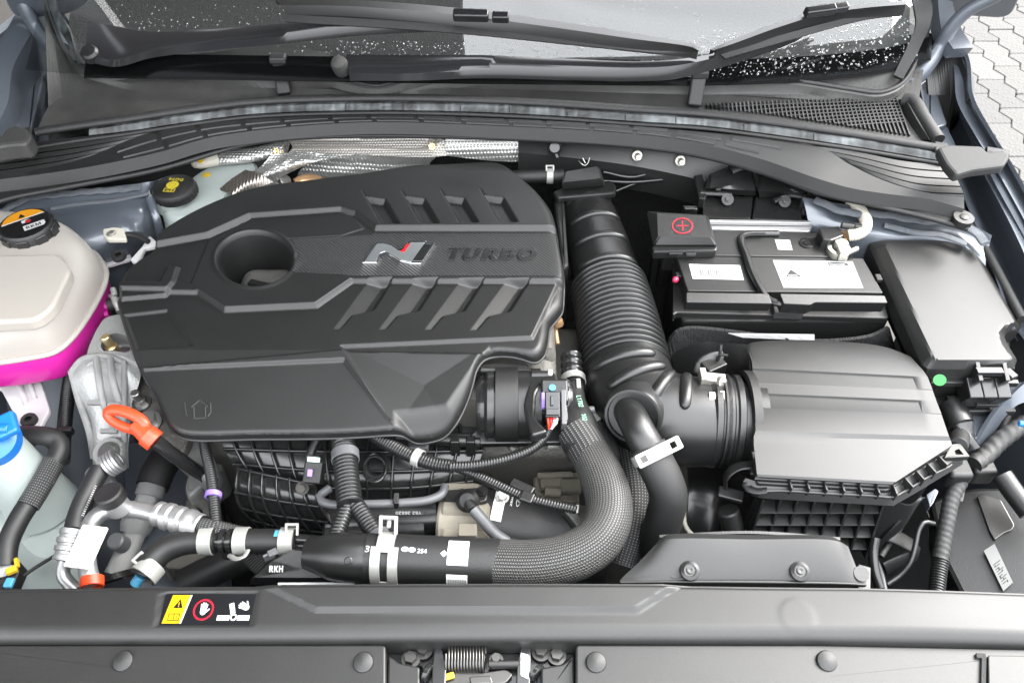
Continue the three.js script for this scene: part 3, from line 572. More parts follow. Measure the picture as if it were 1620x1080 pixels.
// ---------------------------------------------------------------- wipers
{
  const ribbon = (up, lo, th) => skin([up.map(([x, y, z]) => V(x, y, z).add(v3(0, -th * 0.7, -0.002))), up, up.map((p, i) => [lerp(p[0], lo[i][0], 0.5), lerp(p[1], lo[i][1], 0.5), lerp(p[2], lo[i][2], 0.5) + 0.003]), lo, lo.map(([x, y, z]) => V(x, y, z).add(v3(0, -th, 0.001)))], { n: 60, thick: 0.0025, crease: 0.7 });
  const a = thing('wiper', 'left windscreen wiper with a long arm lying across the dark glass', 'wiper', 'windscreen wipers');
  part(a, 'arm', ribbon([[138, 34, 1.035], [185, 42, 1.032], [235, 50, 1.032], [330, 46, 1.036], [440, 38, 1.044], [560, 27, 1.055], [690, 22, 1.062]], [[134, 86, 1.02], [180, 94, 1.018], [235, 80, 1.022], [330, 68, 1.028], [440, 58, 1.036], [560, 45, 1.047], [690, 38, 1.054]], 0.012), M.wiper);
  part(a, 'pivot_cap', turned([[0, 0], [0.014, 0], [0.014, 0.012], [0.011, 0.016], [0, 0.017]], V(146, 90, 1.012), v3(0, 0.9, 0.4)), M.satin);
  part(a, 'blade', ribbon([[436, -2, 1.085], [560, 0, 1.082], [720, 12, 1.074], [860, 30, 1.066], [1000, 52, 1.054], [1098, 70, 1.044], [1106, 78, 1.040]], [[450, 18, 1.072], [560, 20, 1.07], [720, 34, 1.062], [860, 52, 1.052], [1000, 70, 1.043], [1096, 80, 1.038], [1104, 82, 1.038]], 0.012), M.satin);
  part(a, 'blade_joint', [rbox(0.055, 0.016, 0.016, 0.004, V(745, 24, 1.082), [0.4, -0.05, 0]), rbox(0.026, 0.014, 0.014, 0.003, V(792, 27, 1.080), [0.4, -0.05, 0])], M.wiper);
  part(a, 'rubber_lip', skin([[[450, 22, 1.068], [720, 40, 1.056], [1000, 74, 1.038], [1096, 84, 1.034]], [[450, 34, 1.06], [720, 52, 1.048], [1000, 80, 1.034], [1090, 87, 1.030]]], { n: 40, thick: 0.003 }), M.rubber);
  const b = thing('wiper', 'right windscreen wiper with a cranked arm rising to the white glass', 'wiper', 'windscreen wipers');
  part(b, 'arm', ribbon([[548, 86, 1.02], [650, 87, 1.02], [762, 87, 1.02], [900, 93, 1.02], [1010, 97, 1.02], [1070, 94, 1.022], [1140, 82, 1.028], [1225, 53, 1.042], [1258, 38, 1.05], [1268, 26, 1.058], [1302, 14, 1.064]], [[552, 116, 1.008], [650, 116, 1.008], [762, 112, 1.008], [900, 115, 1.01], [1010, 117, 1.01], [1070, 113, 1.012], [1150, 93, 1.02], [1232, 66, 1.034], [1272, 48, 1.042], [1282, 36, 1.048], [1306, 24, 1.056]], 0.012), M.wiper);
  part(b, 'pivot_cap', turned([[0, -0.012], [0.0135, -0.012], [0.0135, 0.006], [0.011, 0.012], [0.006, 0.015], [0, 0.016]], V(538, 104, 1.012), v3(-0.1, 0.85, 0.5)), M.cowl);
  part(b, 'blade', ribbon([[1124, 78, 1.036], [1160, 62, 1.046], [1230, 36, 1.06], [1300, 16, 1.07], [1370, 6, 1.075], [1434, 0, 1.078]], [[1132, 82, 1.034], [1166, 74, 1.038], [1234, 50, 1.05], [1306, 28, 1.06], [1372, 18, 1.066], [1432, 14, 1.07]], 0.011), M.satin);
  part(b, 'blade_joint', [rbox(0.05, 0.015, 0.014, 0.003, V(1298, 17, 1.075), [0.4, 0.2, 0.05]), rbox(0.024, 0.013, 0.013, 0.003, V(1330, 12, 1.077), [0.4, 0.2, 0.05])], M.wiper);
  part(b, 'rubber_lip', skin([[[1140, 86, 1.03], [1240, 54, 1.045], [1372, 22, 1.06], [1430, 17, 1.065]], [[1148, 92, 1.026], [1246, 64, 1.038], [1372, 30, 1.055], [1430, 24, 1.06]]], { n: 40, thick: 0.003 }), M.rubber);
}
// ---------------------------------------------------------------- cowl panel, grille, seals
const SEAL = [[56, 206], [120, 196], [200, 185], [300, 170], [400, 158], [560, 152], [700, 153], [850, 159], [1000, 169], [1120, 177], [1200, 187], [1340, 207], [1490, 232]];
{
  const c = thing('windscreen_cowl', 'dark plastic cowl trough running along the foot of the windscreen', 'cowl');
  const lip = [[66, -20, 1.07], [84, 36, 1.03], [100, 72, 1.005], [118, 98, 0.99], [150, 109, 0.985], [230, 104, 0.985], [330, 102, 0.985], [430, 108, 0.985], [500, 114, 0.984], [555, 128, 0.976], [598, 135, 0.972], [640, 124, 0.976], [690, 114, 0.98], [800, 116, 0.98], [1000, 121, 0.98], [1150, 124, 0.98], [1260, 128, 0.98], [1340, 140, 0.976], [1392, 146, 0.974], [1424, 134, 0.98], [1446, 104, 0.99], [1462, 62, 1.01], [1478, 20, 1.03], [1484, -30, 1.06]];
  const midY = (x) => x < 560 ? 150 + (x < 200 ? (200 - x) * 0.12 : 0) - (x - 200 > 0 ? Math.min(12, (x - 200) * 0.03) : 0) : 140 + Math.max(0, (x - 700) * 0.012);
  const mid = [[76, 168, 0.955], [100, 152, 0.958], [125, 148, 0.958], [160, 146, 0.957], [250, 142, 0.956], [340, 140, 0.956], [430, 139, 0.956], [520, 141, 0.956], [560, 143, 0.956], [600, 146, 0.956], [640, 144, 0.956], [700, 140, 0.956], [800, 141, 0.956], [1000, 147, 0.956], [1150, 151, 0.956], [1260, 155, 0.955], [1340, 158, 0.955], [1400, 163, 0.955], [1436, 168, 0.955], [1452, 172, 0.955]];
  const bot = SEAL.map(([x, y]) => [x, y + 2, 0.948]);
  part(c, 'trough', skin([lip.map(([x, y, z]) => [x, y - 5, z - 0.006]), lip, lip.map(([x, y, z]) => V(x, y, z).add(v3(0, -0.004, 0.006))), lip.map(([x, y, z]) => V(x, y, z).add(v3(0, -0.016, 0.008))), mid, bot], { n: 150, thick: 0.003, crease: 0.8 }), M.cowl);
  part(c, 'lip_bead', tube(Vs(lip.slice(3, 22)), 0.0034, { seg: 150, rs: 10 }), M.rubber);
  part(c, 'side_panel', skin([[[1190, 122, 0.975], [1260, 112, 0.985], [1330, 90, 0.998], [1390, 66, 1.012], [1452, 52, 1.02]], [[1210, 132, 0.965], [1290, 134, 0.965], [1350, 140, 0.965], [1400, 143, 0.968], [1440, 112, 0.985]]], { n: 30, thick: 0.003, sub: 1 }), M.cowl);
  part(c, 'side_panel', skin([[[150, 90, 0.995], [300, 86, 0.992], [420, 74, 0.996], [520, 82, 0.99]], [[150, 112, 0.975], [300, 106, 0.975], [420, 112, 0.975], [530, 124, 0.97]]], { n: 30, thick: 0.003 }), M.cowl);
  part(c, 'windscreen_trim', skin([[[66, -30, 1.075], [80, 14, 1.045], [92, 40, 1.028], [112, 72, 1.006], [126, 100, 0.992]], [[88, -30, 1.075], [92, 14, 1.045], [112, 48, 1.026], [120, 74, 1.008], [128, 102, 0.992]]], { n: 24, thick: 0.004 }), M.weather);
  part(c, 'windscreen_trim', skin([[[1438, -20, 1.07], [1446, 20, 1.045], [1448, 40, 1.03], [1434, 80, 1.005], [1414, 122, 0.985]], [[1466, -20, 1.075], [1474, 14, 1.05], [1470, 40, 1.03], [1456, 76, 1.01], [1428, 128, 0.985]]], { n: 24, thick: 0.005 }), M.rubber);
  for (const [x0, y0, x1, y1] of [[441, 96, 450, 150], [1106, 118, 1098, 168]]) { // moulded catches on the lip
    const a = V(x0, y0, 0.994), b = V(x1, y1, 0.953), l = a.distanceTo(b), m = a.clone().lerp(b, 0.5), d = b.clone().sub(a).normalize();
    const g = rbox(0.023, 0.016, l, 0.004, v3(0, 0, 0)); g.applyQuaternion(new THREE.Quaternion().setFromUnitVectors(v3(0, 0, 1), d)); g.translate(m.x, m.y, m.z);
    part(c, 'catch', [g, rbox(0.027, 0.014, 0.02, 0.004, a.clone().add(v3(0, 0.004, 0.002)))], M.rubber);
  }
  part(c, 'end_seal', [tube(Vs([[1430, 158, 0.965], [1444, 160, 0.968], [1462, 188, 0.963], [1484, 222, 0.955]]), 0.011, {}), skin([[[1416, 160, 0.95], [1430, 190, 0.944], [1446, 220, 0.94]], [[1436, 156, 0.97], [1454, 188, 0.965], [1474, 222, 0.955]]], { n: 10, thick: 0.004 })], M.rubber);
  // air grille: a lattice of small blades
  const top = [[1112, 166], [1200, 163], [1300, 161], [1416, 157]], bo = [[1112, 172], [1200, 182], [1300, 197], [1438, 218]];
  const g = [], A = resample(top.map(([x, y]) => [x, y, 0.958]), 48, true), Bq = resample(bo.map(([x, y]) => [x, y, 0.947]), 48, true);
  for (let i = 1; i <= 48; i++) {
    const a = A[i], b = Bq[i], d = b.clone().sub(a), l = d.length(); if (l < 0.006) continue;
    const q = rbox(0.0022, 0.008, l, 0, v3(0, 0, 0)); q.applyQuaternion(new THREE.Quaternion().setFromUnitVectors(v3(0, 0, 1), d.normalize())); const m = a.clone().lerp(b, 0.5); q.translate(m.x, m.y + 0.002, m.z); g.push(q);
  }
  for (let k = 1; k < 9; k++) { const P = A.map((a, i) => { const e = Bq[48]; const t = k * 0.0078 / Math.max(0.001, a.distanceTo(Bq[i])); return t < 1 ? a.clone().lerp(Bq[i], t) : null; }).filter(Boolean); if (P.length > 3) g.push(tube(P.map((p) => p.clone().add(v3(0, 0.0045, 0))), 0.0014, { rs: 6, seg: P.length })); }
  part(c, 'grille', g, M.plastic, { kind: 'stuff' });
  part(c, 'grille_well', skin([top.map(([x, y]) => V(x, y, 0.951)), bo.map(([x, y]) => V(x, y, 0.9425))], { n: 20, thick: 0.002 }), M.dark);

  const s = thing('bonnet_seal', 'long grey rubber weather seal with chalky blue band along the cowl edge', 'rubber seal');
  part(s, 'bead', tube(Vs(SEAL.map(([x, y], i) => [x, y + 3, 0.956])), 0.0075, { seg: 160, rs: 14, flat: 0.8 }), M.rubber);
  const e = SEAL.slice(1), bandRows = [8, 12, 22, 26].map((d, k) => e.map(([x, y], i) => [x + (i ? 0 : 20), y + d * (i ? 1 : 0.8), [0.953, 0.955, 0.948, 0.940][k]]));
  part(s, 'band', skin(bandRows, { n: 140, thick: 0.003, crease: 0.8 }), M.weather);
  part(s, 'lower_bead', tube(Vs(SEAL.map(([x, y]) => [x, y + 27, 0.944])), 0.003, { seg: 140, rs: 8 }), M.rubber);
  for (const k of [0.3, 0.37, 0.44, 0.5, 0.57, 0.64, 0.7, 0.78, 0.86]) { const P = resample(bandRows[1], 100, true), Q = resample(bandRows[2], 100, true), i = Math.round(k * 100); part(s, 'seam', tube([P[i].clone().add(v3(0, 0.0005, 0)), P[i].clone().lerp(Q[i], 0.5).add(v3(0, 0.001, 0)), Q[i].clone().add(v3(0, 0.0005, 0))], 0.0008, { rs: 6 }), M.dark); }
}
{
  const c = thing('cowl_cover', 'wide arched black plastic cover under the seal with ribbed wings', 'cowl cover');
  const up = [[-40, 272, 0.935], [60, 268, 0.935], [150, 244, 0.937], [240, 207, 0.94], [330, 193, 0.942], [560, 182, 0.942], [800, 188, 0.942], [1000, 199, 0.942], [1150, 212, 0.942], [1240, 222, 0.942], [1305, 236, 0.942], [1345, 260, 0.94], [1400, 286, 0.938], [1460, 303, 0.936], [1526, 312, 0.934]];
  const lo = [[-40, 288, 0.938], [60, 276, 0.938], [150, 262, 0.94], [250, 241, 0.942], [340, 216, 0.944], [560, 194, 0.944], [800, 200, 0.944], [1000, 212, 0.944], [1100, 225, 0.944], [1200, 250, 0.944], [1290, 281, 0.943], [1345, 297, 0.941], [1400, 306, 0.94], [1470, 315, 0.938], [1526, 330, 0.936]];
  const g1 = lo.map(([x, y, z]) => V(x, y + 2, z).add(v3(0, -0.018, 0.002)));
  const dn = [[-40, 325], [0, 306], [100, 288], [250, 257], [400, 219], [545, 206], [800, 211], [1000, 223], [1110, 238], [1210, 264], [1300, 297], [1400, 318], [1460, 332], [1530, 352]].map(([x, y]) => [x, y, 0.92]);
  const lp = [[-40, 338], [0, 318], [100, 297], [250, 268], [400, 226], [550, 215], [800, 219], [1000, 231], [1110, 247], [1210, 274], [1300, 306], [1400, 328], [1460, 342], [1532, 362]].map(([x, y]) => [x, y, 0.918]);
  const lq = lp.map(([x, y, z]) => V(x, y, z).add(v3(0, -0.005, -0.004)));
  part(c, 'panel', skin([up.map(([x, y, z]) => V(x, y, z).add(v3(0, -0.02, -0.012))), up, lo, g1, dn, lp, lq], { n: 160, thick: 0.003, crease: 0.45 }), M.trim);
  part(c, 'front_lip', tube(Vs(lp.map(([x, y, z]) => [x, y, z])), 0.0038, { seg: 150, rs: 10 }), M.rubber);
  // raised pads on the panel
  const U = resample(up, 200, true), D = resample(lo, 200, true);
  const pad = (a, b, s, t) => { const P = []; for (let k = 0; k <= 4; k++) { const i = Math.round(lerp(a, b, k / 4)); P.push(i); } const row = (f, h) => P.map((i) => U[i].clone().lerp(D[i], f).add(v3(0, h, 0))); part(c, 'relief_pad', skin([row(s, 0.0003), row(s + 0.03, 0.0022), row(t - 0.03, 0.0022), row(t, 0.0003)], { n: 8, thick: 0.0015 }), M.trim); };
  for (const [a, b] of [[27, 35], [36, 43], [44, 52], [53, 60], [61, 70], [71, 78], [79, 88], [89, 97], [98, 107], [108, 115], [116, 124], [125, 133], [134, 141]]) { pad(a, b, 0.12, 0.50); pad(a + 1, b + 1, 0.56, 0.90); }
  pad(143, 152, 0.15, 0.50); pad(154, 164, 0.1, 0.40); pad(143, 151, 0.55, 0.9); pad(152.5, 160, 0.46, 0.80); 
  for (const [x, y] of [[545, 205], [998, 217]]) part(c, 'screw', turned([[0, 0], [0.008, 0], [0.0085, 0.0015], [0.005, 0.004], [0.003, 0.003], [0, 0.0025]], V(x, y, 0.925), v3(0, 0.95, 0.3), 20), M.satin);
  { const p = V(1526, 343, 0.93); part(c, 'screw', turned([[0, 0], [0.006, 0], [0.006, 0.0012], [0.004, 0.002], [0, 0.002]], p, v3(0, 1, 0.1), 24), M.trim); part(c, 'fixing_tab', turned([[0, -0.01], [0.014, -0.01], [0.014, 0], [0, 0]], p, v3(0, 1, 0.1), 24), M.trim); }
  // stepped ribs of the two wings
  const ribs = (A, B, n, y0, y1) => { const rows = []; for (let k = 0; k <= n; k++) { const t = k / n, r = A.map((p, i) => [lerp(p[0], B[i][0], t), lerp(p[1], B[i][1], t), lerp(y0, y1, t)]); rows.push(r.map(([x, y, z]) => V(x, y, z + 0.004))); if (k < n) rows.push(r.map(([x, y, z], i) => V(lerp(x, lerp(A[i][0], B[i][0], (k + 1) / n), 0.8), lerp(y, lerp(A[i][1], B[i][1], (k + 1) / n), 0.8), z + 0.001))), rows.push(r.map(([x, y, z], i) => V(lerp(x, lerp(A[i][0], B[i][0], (k + 1) / n), 0.85), lerp(y, lerp(A[i][1], B[i][1], (k + 1) / n), 0.85), z - 0.005))); } return skin(rows, { n: 40, thick: 0.003, crease: 0.4 }); };
  part(c, 'ribbed_wing', ribs([[-30, 236], [60, 224], [150, 214], [230, 204], [330, 190]], [[-30, 284], [40, 274], [100, 262], [160, 244], [240, 211]], 5, 0.94, 0.93), M.trim);
  part(c, 'ribbed_wing', ribs([[1262, 224], [1340, 228], [1420, 242], [1500, 250]], [[1330, 252], [1390, 282], [1460, 304], [1526, 308]], 5, 0.94, 0.932), M.trim);
  const eb = (pts, label) => { const t = thing('hinge_cover', label, 'bracket', 'plastic covers at the cowl ends'); return t; };
  const r = eb(0, 'grey plastic bracket at the right end of the rubber seal');
  part(r, 'body', prism([[1484, 232], [1500, 228], [1555, 230], [1562, 240], [1590, 236], [1600, 246], [1590, 262], [1540, 268], [1514, 276], [1498, 258]], [0.955, -0.12], 0.016, { bev: 0.004, r: 0.006 }), M.endCap);
  part(r, 'knob', tube(Vs([[1560, 240, 0.957], [1578, 243, 0.957], [1594, 246, 0.956]]), 0.010, { flat: 0.7 }), M.rubber);
  part(r, 'end_clip', [rbox(0.02, 0.012, 0.024, 0.003, V(1488, 236, 0.955), [0, -0.3, 0]), rbox(0.09, 0.004, 0.01, 0.001, V(1495, 250, 0.945), [0, -0.2, 0])], M.rubber);
  const l = eb(0, 'dark plastic bracket at the far left end of the rubber seal');
  part(l, 'body', prism([[-30, 222], [0, 216], [8, 202], [28, 196], [44, 204], [48, 214], [40, 226], [10, 228], [-30, 236]], [0.955, -0.1], 0.03, { bev: 0.005, r: 0.006 }), M.cowl);
  part(l, 'knob', rbox(0.018, 0.014, 0.02, 0.004, V(42, 212, 0.955), [0, 0.3, 0]), M.rubber);
}
// ---------------------------------------------------------------- engine cover
const CY = 0.895;
{
  const t = thing('engine_cover', 'large black plastic engine cover with a round filler opening and TURBO lettering', 'engine cover');
  const Z0 = V(500, 548, CY).z;
  const base = (x, z) => CY - Math.max(0, z - Z0) * 0.26;
  const outl = [[244, 392], [252, 375], [275, 358], [310, 338], [350, 320], [400, 303], [480, 291], [560, 281], [612, 273], [650, 267, CY], [720, 264], [782, 262], [800, 268], [822, 284], [850, 306], [872, 333], [882, 365], [886, 385], [892, 418], [893, 445], [890, 476, 0.885], [880, 494, 0.88], [870, 515, 0.87], [866, 545, 0.865], [858, 570, 0.86], [846, 578, 0.86], [812, 569, 0.865], [776, 570, 0.865], [757, 590, 0.86], [745, 622, 0.855], [732, 650, 0.85], [714, 671, 0.85], [690, 681, 0.85], [630, 683, 0.855], [540, 684, 0.86], [400, 684, 0.862], [292, 684, 0.862], [272, 676, 0.862], [248, 630, 0.865], [222, 584, 0.87], [205, 540, 0.875], [192, 502, 0.88], [188, 482, 0.88], [192, 462, 0.885], [206, 432, 0.885]];
  const O = smoothLoop(XZ(outl, CY), 420);
  const up = XZ([[220, 395], [330, 375], [396, 345], [540, 335], [562, 341], [594, 364], [900, 364], [900, 240], [220, 240]], CY);
  const padp = XZ([[311, 458], [302, 448], [330, 380], [398, 347], [538, 337], [562, 346], [575, 362], [541, 373], [455, 378], [470, 400], [458, 426], [443, 433], [532, 429], [556, 440], [499, 479], [354, 486]], CY);
  const lower = XZ([[556, 442], [920, 442], [920, 552], [548, 549], [230, 573], [180, 575], [180, 458], [311, 460], [354, 488], [500, 481]], CY);
  const frontL = XZ([[222, 584], [545, 572], [622, 660], [600, 720], [150, 720], [150, 590]], CY - 0.01);
  const frontR = XZ([[540, 548], [842, 534], [882, 450], [940, 450], [940, 620], [845, 620], [770, 574], [740, 620], [712, 660], [622, 660]], CY - 0.008);
  const frontDeep = XZ([[622, 650], [706, 640], [740, 600], [775, 560], [845, 600], [845, 720], [625, 720]], 0.868);
  const wedge = XZ([[190, 452], [255, 452], [268, 426], [284, 428], [276, 452], [262, 468], [192, 474]], CY - 0.004);
  const leftPanel = XZ([[196, 498], [264, 490], [304, 546], [216, 552]], CY - 0.006);
  const slotsU = [], slotsL = [];
  for (let k = 0; k < 4; k++) {
    const d = 62.2 * k, s = [[573, 306], [580, 316], [610, 320], [633, 358], [603, 357]];
    slotsU.push(XZ(s.map(([x, y]) => [x + d, y - k * 0.8]), CY + 0.002));
    const e = 72 * (k - 1), q = [[657, 445], [695, 444], [664, 492], [630, 500], [611, 522], [600, 522]];
    slotsL.push(XZ(q.map(([x, y]) => [x + e, y + k * 0.6]), CY - 0.008));
  }
  const hole = []; const hc = V(404, 411, CY);
  for (let k = 0; k < 56; k++) { const a = k / 56 * Math.PI * 2; const p = V(403 + 58 * Math.cos(a), 410 + 42 * Math.sin(a), CY); hole.push([p.x, p.z]); }
  const inb = (b, x, z, m) => x > b[0] - m && x < b[1] + m && z > b[2] - m && z < b[3] + m;
  const bb = (p) => [Math.min(...p.map((q) => q[0])), Math.max(...p.map((q) => q[0])), Math.min(...p.map((q) => q[1])), Math.max(...p.map((q) => q[1]))];
  const BU = slotsU.map(bb), BL = slotsL.map(bb);
  const h = (x, z) => {
    let y = base(x, z);
    y += 0.008 * step(up, x, z, 0.007, 0.0035);
    y += 0.0015 * step(padp, x, z, 0.002, 0.001);
    y -= 0.006 * step(lower, x, z, 0.005, 0.0025);
    y -= 0.0045 * step(frontL, x, z, 0.003, 0.0015);
    const dR = sd(frontR, x, z); y -= 0.004 * clamp((dR + 0.002) / 0.004, 0, 1) + Math.max(0, dR) * 0.10;
    y -= 0.024 * sst(-0.002, 0.03, sd(frontDeep, x, z));
    y += 0.006 * step(wedge, x, z, 0.004, 0.002);
    y -= 0.0035 * step(leftPanel, x, z, 0.004, 0.002);
    for (let k = 0; k < 4; k++) {
      if (inb(BU[k], x, z, 0.01)) y -= 0.009 * clamp((sd(slotsU[k], x, z) + 0.001) / 0.006, 0, 1);
      if (inb(BL[k], x, z, 0.01)) { const s = sd(slotsL[k], x, z) + 0.0006; if (s > 0) { const p = slotsL[k][0], q = slotsL[k][5], L = Math.hypot(q[0] - p[0], q[1] - p[1]), e = ((x - p[0]) * (q[1] - p[1]) - (z - p[1]) * (q[0] - p[0])) / L + 0.0006; y -= Math.min(Math.max(0, e) * 0.42, s * 1.1, 0.008); } }
    }
    // filler opening: rounded collar
    const dh = -sd(hole, x, z); y += 0.002 * (1 - sst(0.003, 0.012, dh)) - 0.008 * Math.pow(1 - clamp(dh / 0.005, 0, 1), 2);
    const s = Math.max(0, sd(O, x, z)), r = 0.005 + 0.010 * sst(0.0, 0.06, x);
    if (s < r) y -= (r - Math.sqrt(Math.max(0, r * r - (r - s) * (r - s)))) * 0.9;
    return y;
  };
  part(t, 'shell', moulded(O, h, { res: 0.0013, holes: [hole], wall: (x, z) => h(x, z) - 0.009, crease: 0.9 }), M.cover);
  part(t, 'edge_lip', tube(O.filter((_, i) => i % 4 === 0).map(([x, z]) => v3(x, h(x, z) - 0.009, z)), 0.0018, { closed: true, caps: false, seg: 420, rs: 8 }), M.coverSmooth);
  part(t, 'filler_collar', skin([hole.concat([hole[0]]).map(([x, z]) => v3(x, h(x, z) + 0.0002, z)), hole.concat([hole[0]]).map(([x, z]) => v3(lerp(x, hc.x, 0.05), CY - 0.02, lerp(z, hc.z, 0.05))), hole.concat([hole[0]]).map(([x, z]) => v3(lerp(x, hc.x, 0.1), CY - 0.075, lerp(z, hc.z, 0.1)))], { n: 64, thick: 0.002, crease: 1.0 }), M.plastic);
  // carbon-look band: a thin patterned inlay lying on the shell
  const ins = (pts, dx) => pts.map(([x, z]) => v3(x, h(x, z) + dx, z));
  { const a = [[590, 369], [885, 369]], b = [[560, 436], [891, 436]], rows = []; for (let k = 0; k <= 10; k++) { const r = []; for (let j = 0; j <= 40; j++) { const q = V(lerp(lerp(a[0][0], b[0][0], k / 10), lerp(a[1][0], b[1][0], k / 10), j / 40), lerp(369, 436, k / 10), CY); const lim = sd(O, q.x, q.z); r.push(v3(q.x - (lim < 0.004 ? 0.004 - lim : 0), 0, q.z)); } rows.push(r.map((p) => v3(p.x, h(p.x, p.z) + 0.0006, p.z))); }
    part(t, 'carbon_inlay', skin(rows, { n: 60, smooth: false, thick: 0.0012 }), M.carbon);
    const a2 = [[462, 380], [588, 369]], rows2 = []; for (let k = 0; k <= 6; k++) { const r = []; for (let j = 0; j <= 12; j++) { const q = V(lerp(lerp(474, 462, Math.abs(k / 3 - 1)), lerp(590, 560, k / 6), j / 12), lerp(lerp(379, 372, j / 12), lerp(431, 436, j / 12), k / 6), CY); r.push(v3(q.x, h(q.x, q.z) + 0.0007, q.z)); } rows2.push(r); }
    part(t, 'carbon_inlay', skin(rows2, { n: 24, smooth: false, thick: 0.0012 }), M.carbon); }
  // emblem
  const em = (pts, lift, dep, b, r) => { const s = prism(pts, CY + lift, dep, { bev: b, r, cs: 4 }); return s; };
  const E = part(t, 'emblem', em([[573, 415], [594, 384], [607, 383], [619, 386], [631, 394], [637, 392], [648, 381], [674, 380], [675, 383], [688, 384], [666, 416], [648, 416], [632, 412], [618, 403], [609, 399], [603, 401], [596, 415]], 0.0045, 0.005, 0.0008, 0.0004), M.chrome);
  part(E, 'silver_inlay', em([[576, 414], [596, 385.5], [607, 385], [618, 388], [630, 396], [638, 395], [650, 383], [672, 383], [650, 414], [634, 411], [620, 402], [609, 397], [601, 400], [594, 414]], 0.005, 0.002, 0.0002, 0.0003), M.silver);
  part(E, 'red_inlay', em([[632, 396.5], [637, 394.5], [643, 386], [649, 385], [640, 397.5], [635, 398]], 0.0054, 0.0012, 0.0002, 0.0002), M.red);
  part(E, 'black_inlay', em([[670, 386.5], [683, 386.5], [667, 412], [652, 412]], 0.0054, 0.0012, 0.0002, 0.0002), M.gloss);
  // raised lettering
  { const g = new TextGeometry('TURBO', { font, size: 0.0205, depth: 0.0016, bevelEnabled: true, bevelThickness: 0.0004, bevelSize: 0.0006, bevelSegments: 2, curveSegments: 6 });
    g.computeBoundingBox(); const b = g.boundingBox, A = V(702, 411, CY + 0.001), C = V(850, 411, CY + 0.001), T = V(702, 392, CY + 0.001), sx = (C.x - A.x) / (b.max.x - b.min.x) * 0.97, sy = (A.z - T.z) / (b.max.y - b.min.y);
    const m = new THREE.Matrix4().set(sx, 0.25 * sy, 0, A.x, 0, 0, 1, CY + 0.0005, 0, -sy, 0, A.z, 0, 0, 0, 1); g.applyMatrix4(m); g.computeVertexNormals();
    part(t, 'lettering', g, M.gloss); }
  // recycling-style house arrow moulded at the front left
  { const P = (x, y) => { const p = V(x, y, 0.868); return v3(p.x, h(p.x, p.z) + 0.0004, p.z); }; const L = (a) => tube(a.map(([x, y]) => P(x, y)), 0.0009, { rs: 6 });
    const Lp = (a) => { const o = []; for (let i = 0; i < a.length - 1; i++) o.push(L([a[i], [(a[i][0] + a[i + 1][0]) / 2, (a[i][1] + a[i + 1][1]) / 2], a[i + 1]])); return o; };
    part(t, 'moulded_mark', [...Lp([[306, 661], [307, 646], [303, 646], [317, 637], [329, 645], [325, 646], [324, 660], [306, 661]]), ...Lp([[293, 640], [294, 656], [297, 659]]), ...Lp([[334, 640], [333, 653], [328, 658]])], M.coverSmooth); }
  part(t, 'rubber_bead', tube(Vs([[618, 660, 0.872], [560, 590, 0.887], [546, 572, 0.889]]).map((p) => v3(p.x, h(p.x, p.z) + 0.0002, p.z)), 0.0012, { rs: 8 }), M.cover);

  const c = thing('oil_filler_cap', 'black oil filler cap with a raised grip deep in the round opening', 'filler cap');
  const p = V(410, 432, 0.83), cb = v3(hc.x + 0.006, 0.822, hc.z + 0.010);
  part(c, 'cap', turned([[0, 0], [0.030, 0], [0.031, 0.004], [0.031, 0.016], [0.028, 0.020], [0, 0.021]], cb), M.gloss);
  part(c, 'grip', rbox(0.052, 0.016, 0.012, 0.003, cb.clone().add(v3(0, 0.028, 0)), [0, -0.35, 0]), M.satin);
  part(c, 'skirt', turned([[0.036, -0.01], [0.042, -0.01], [0.042, 0.003], [0.036, 0.004]], cb), M.plastic);
}
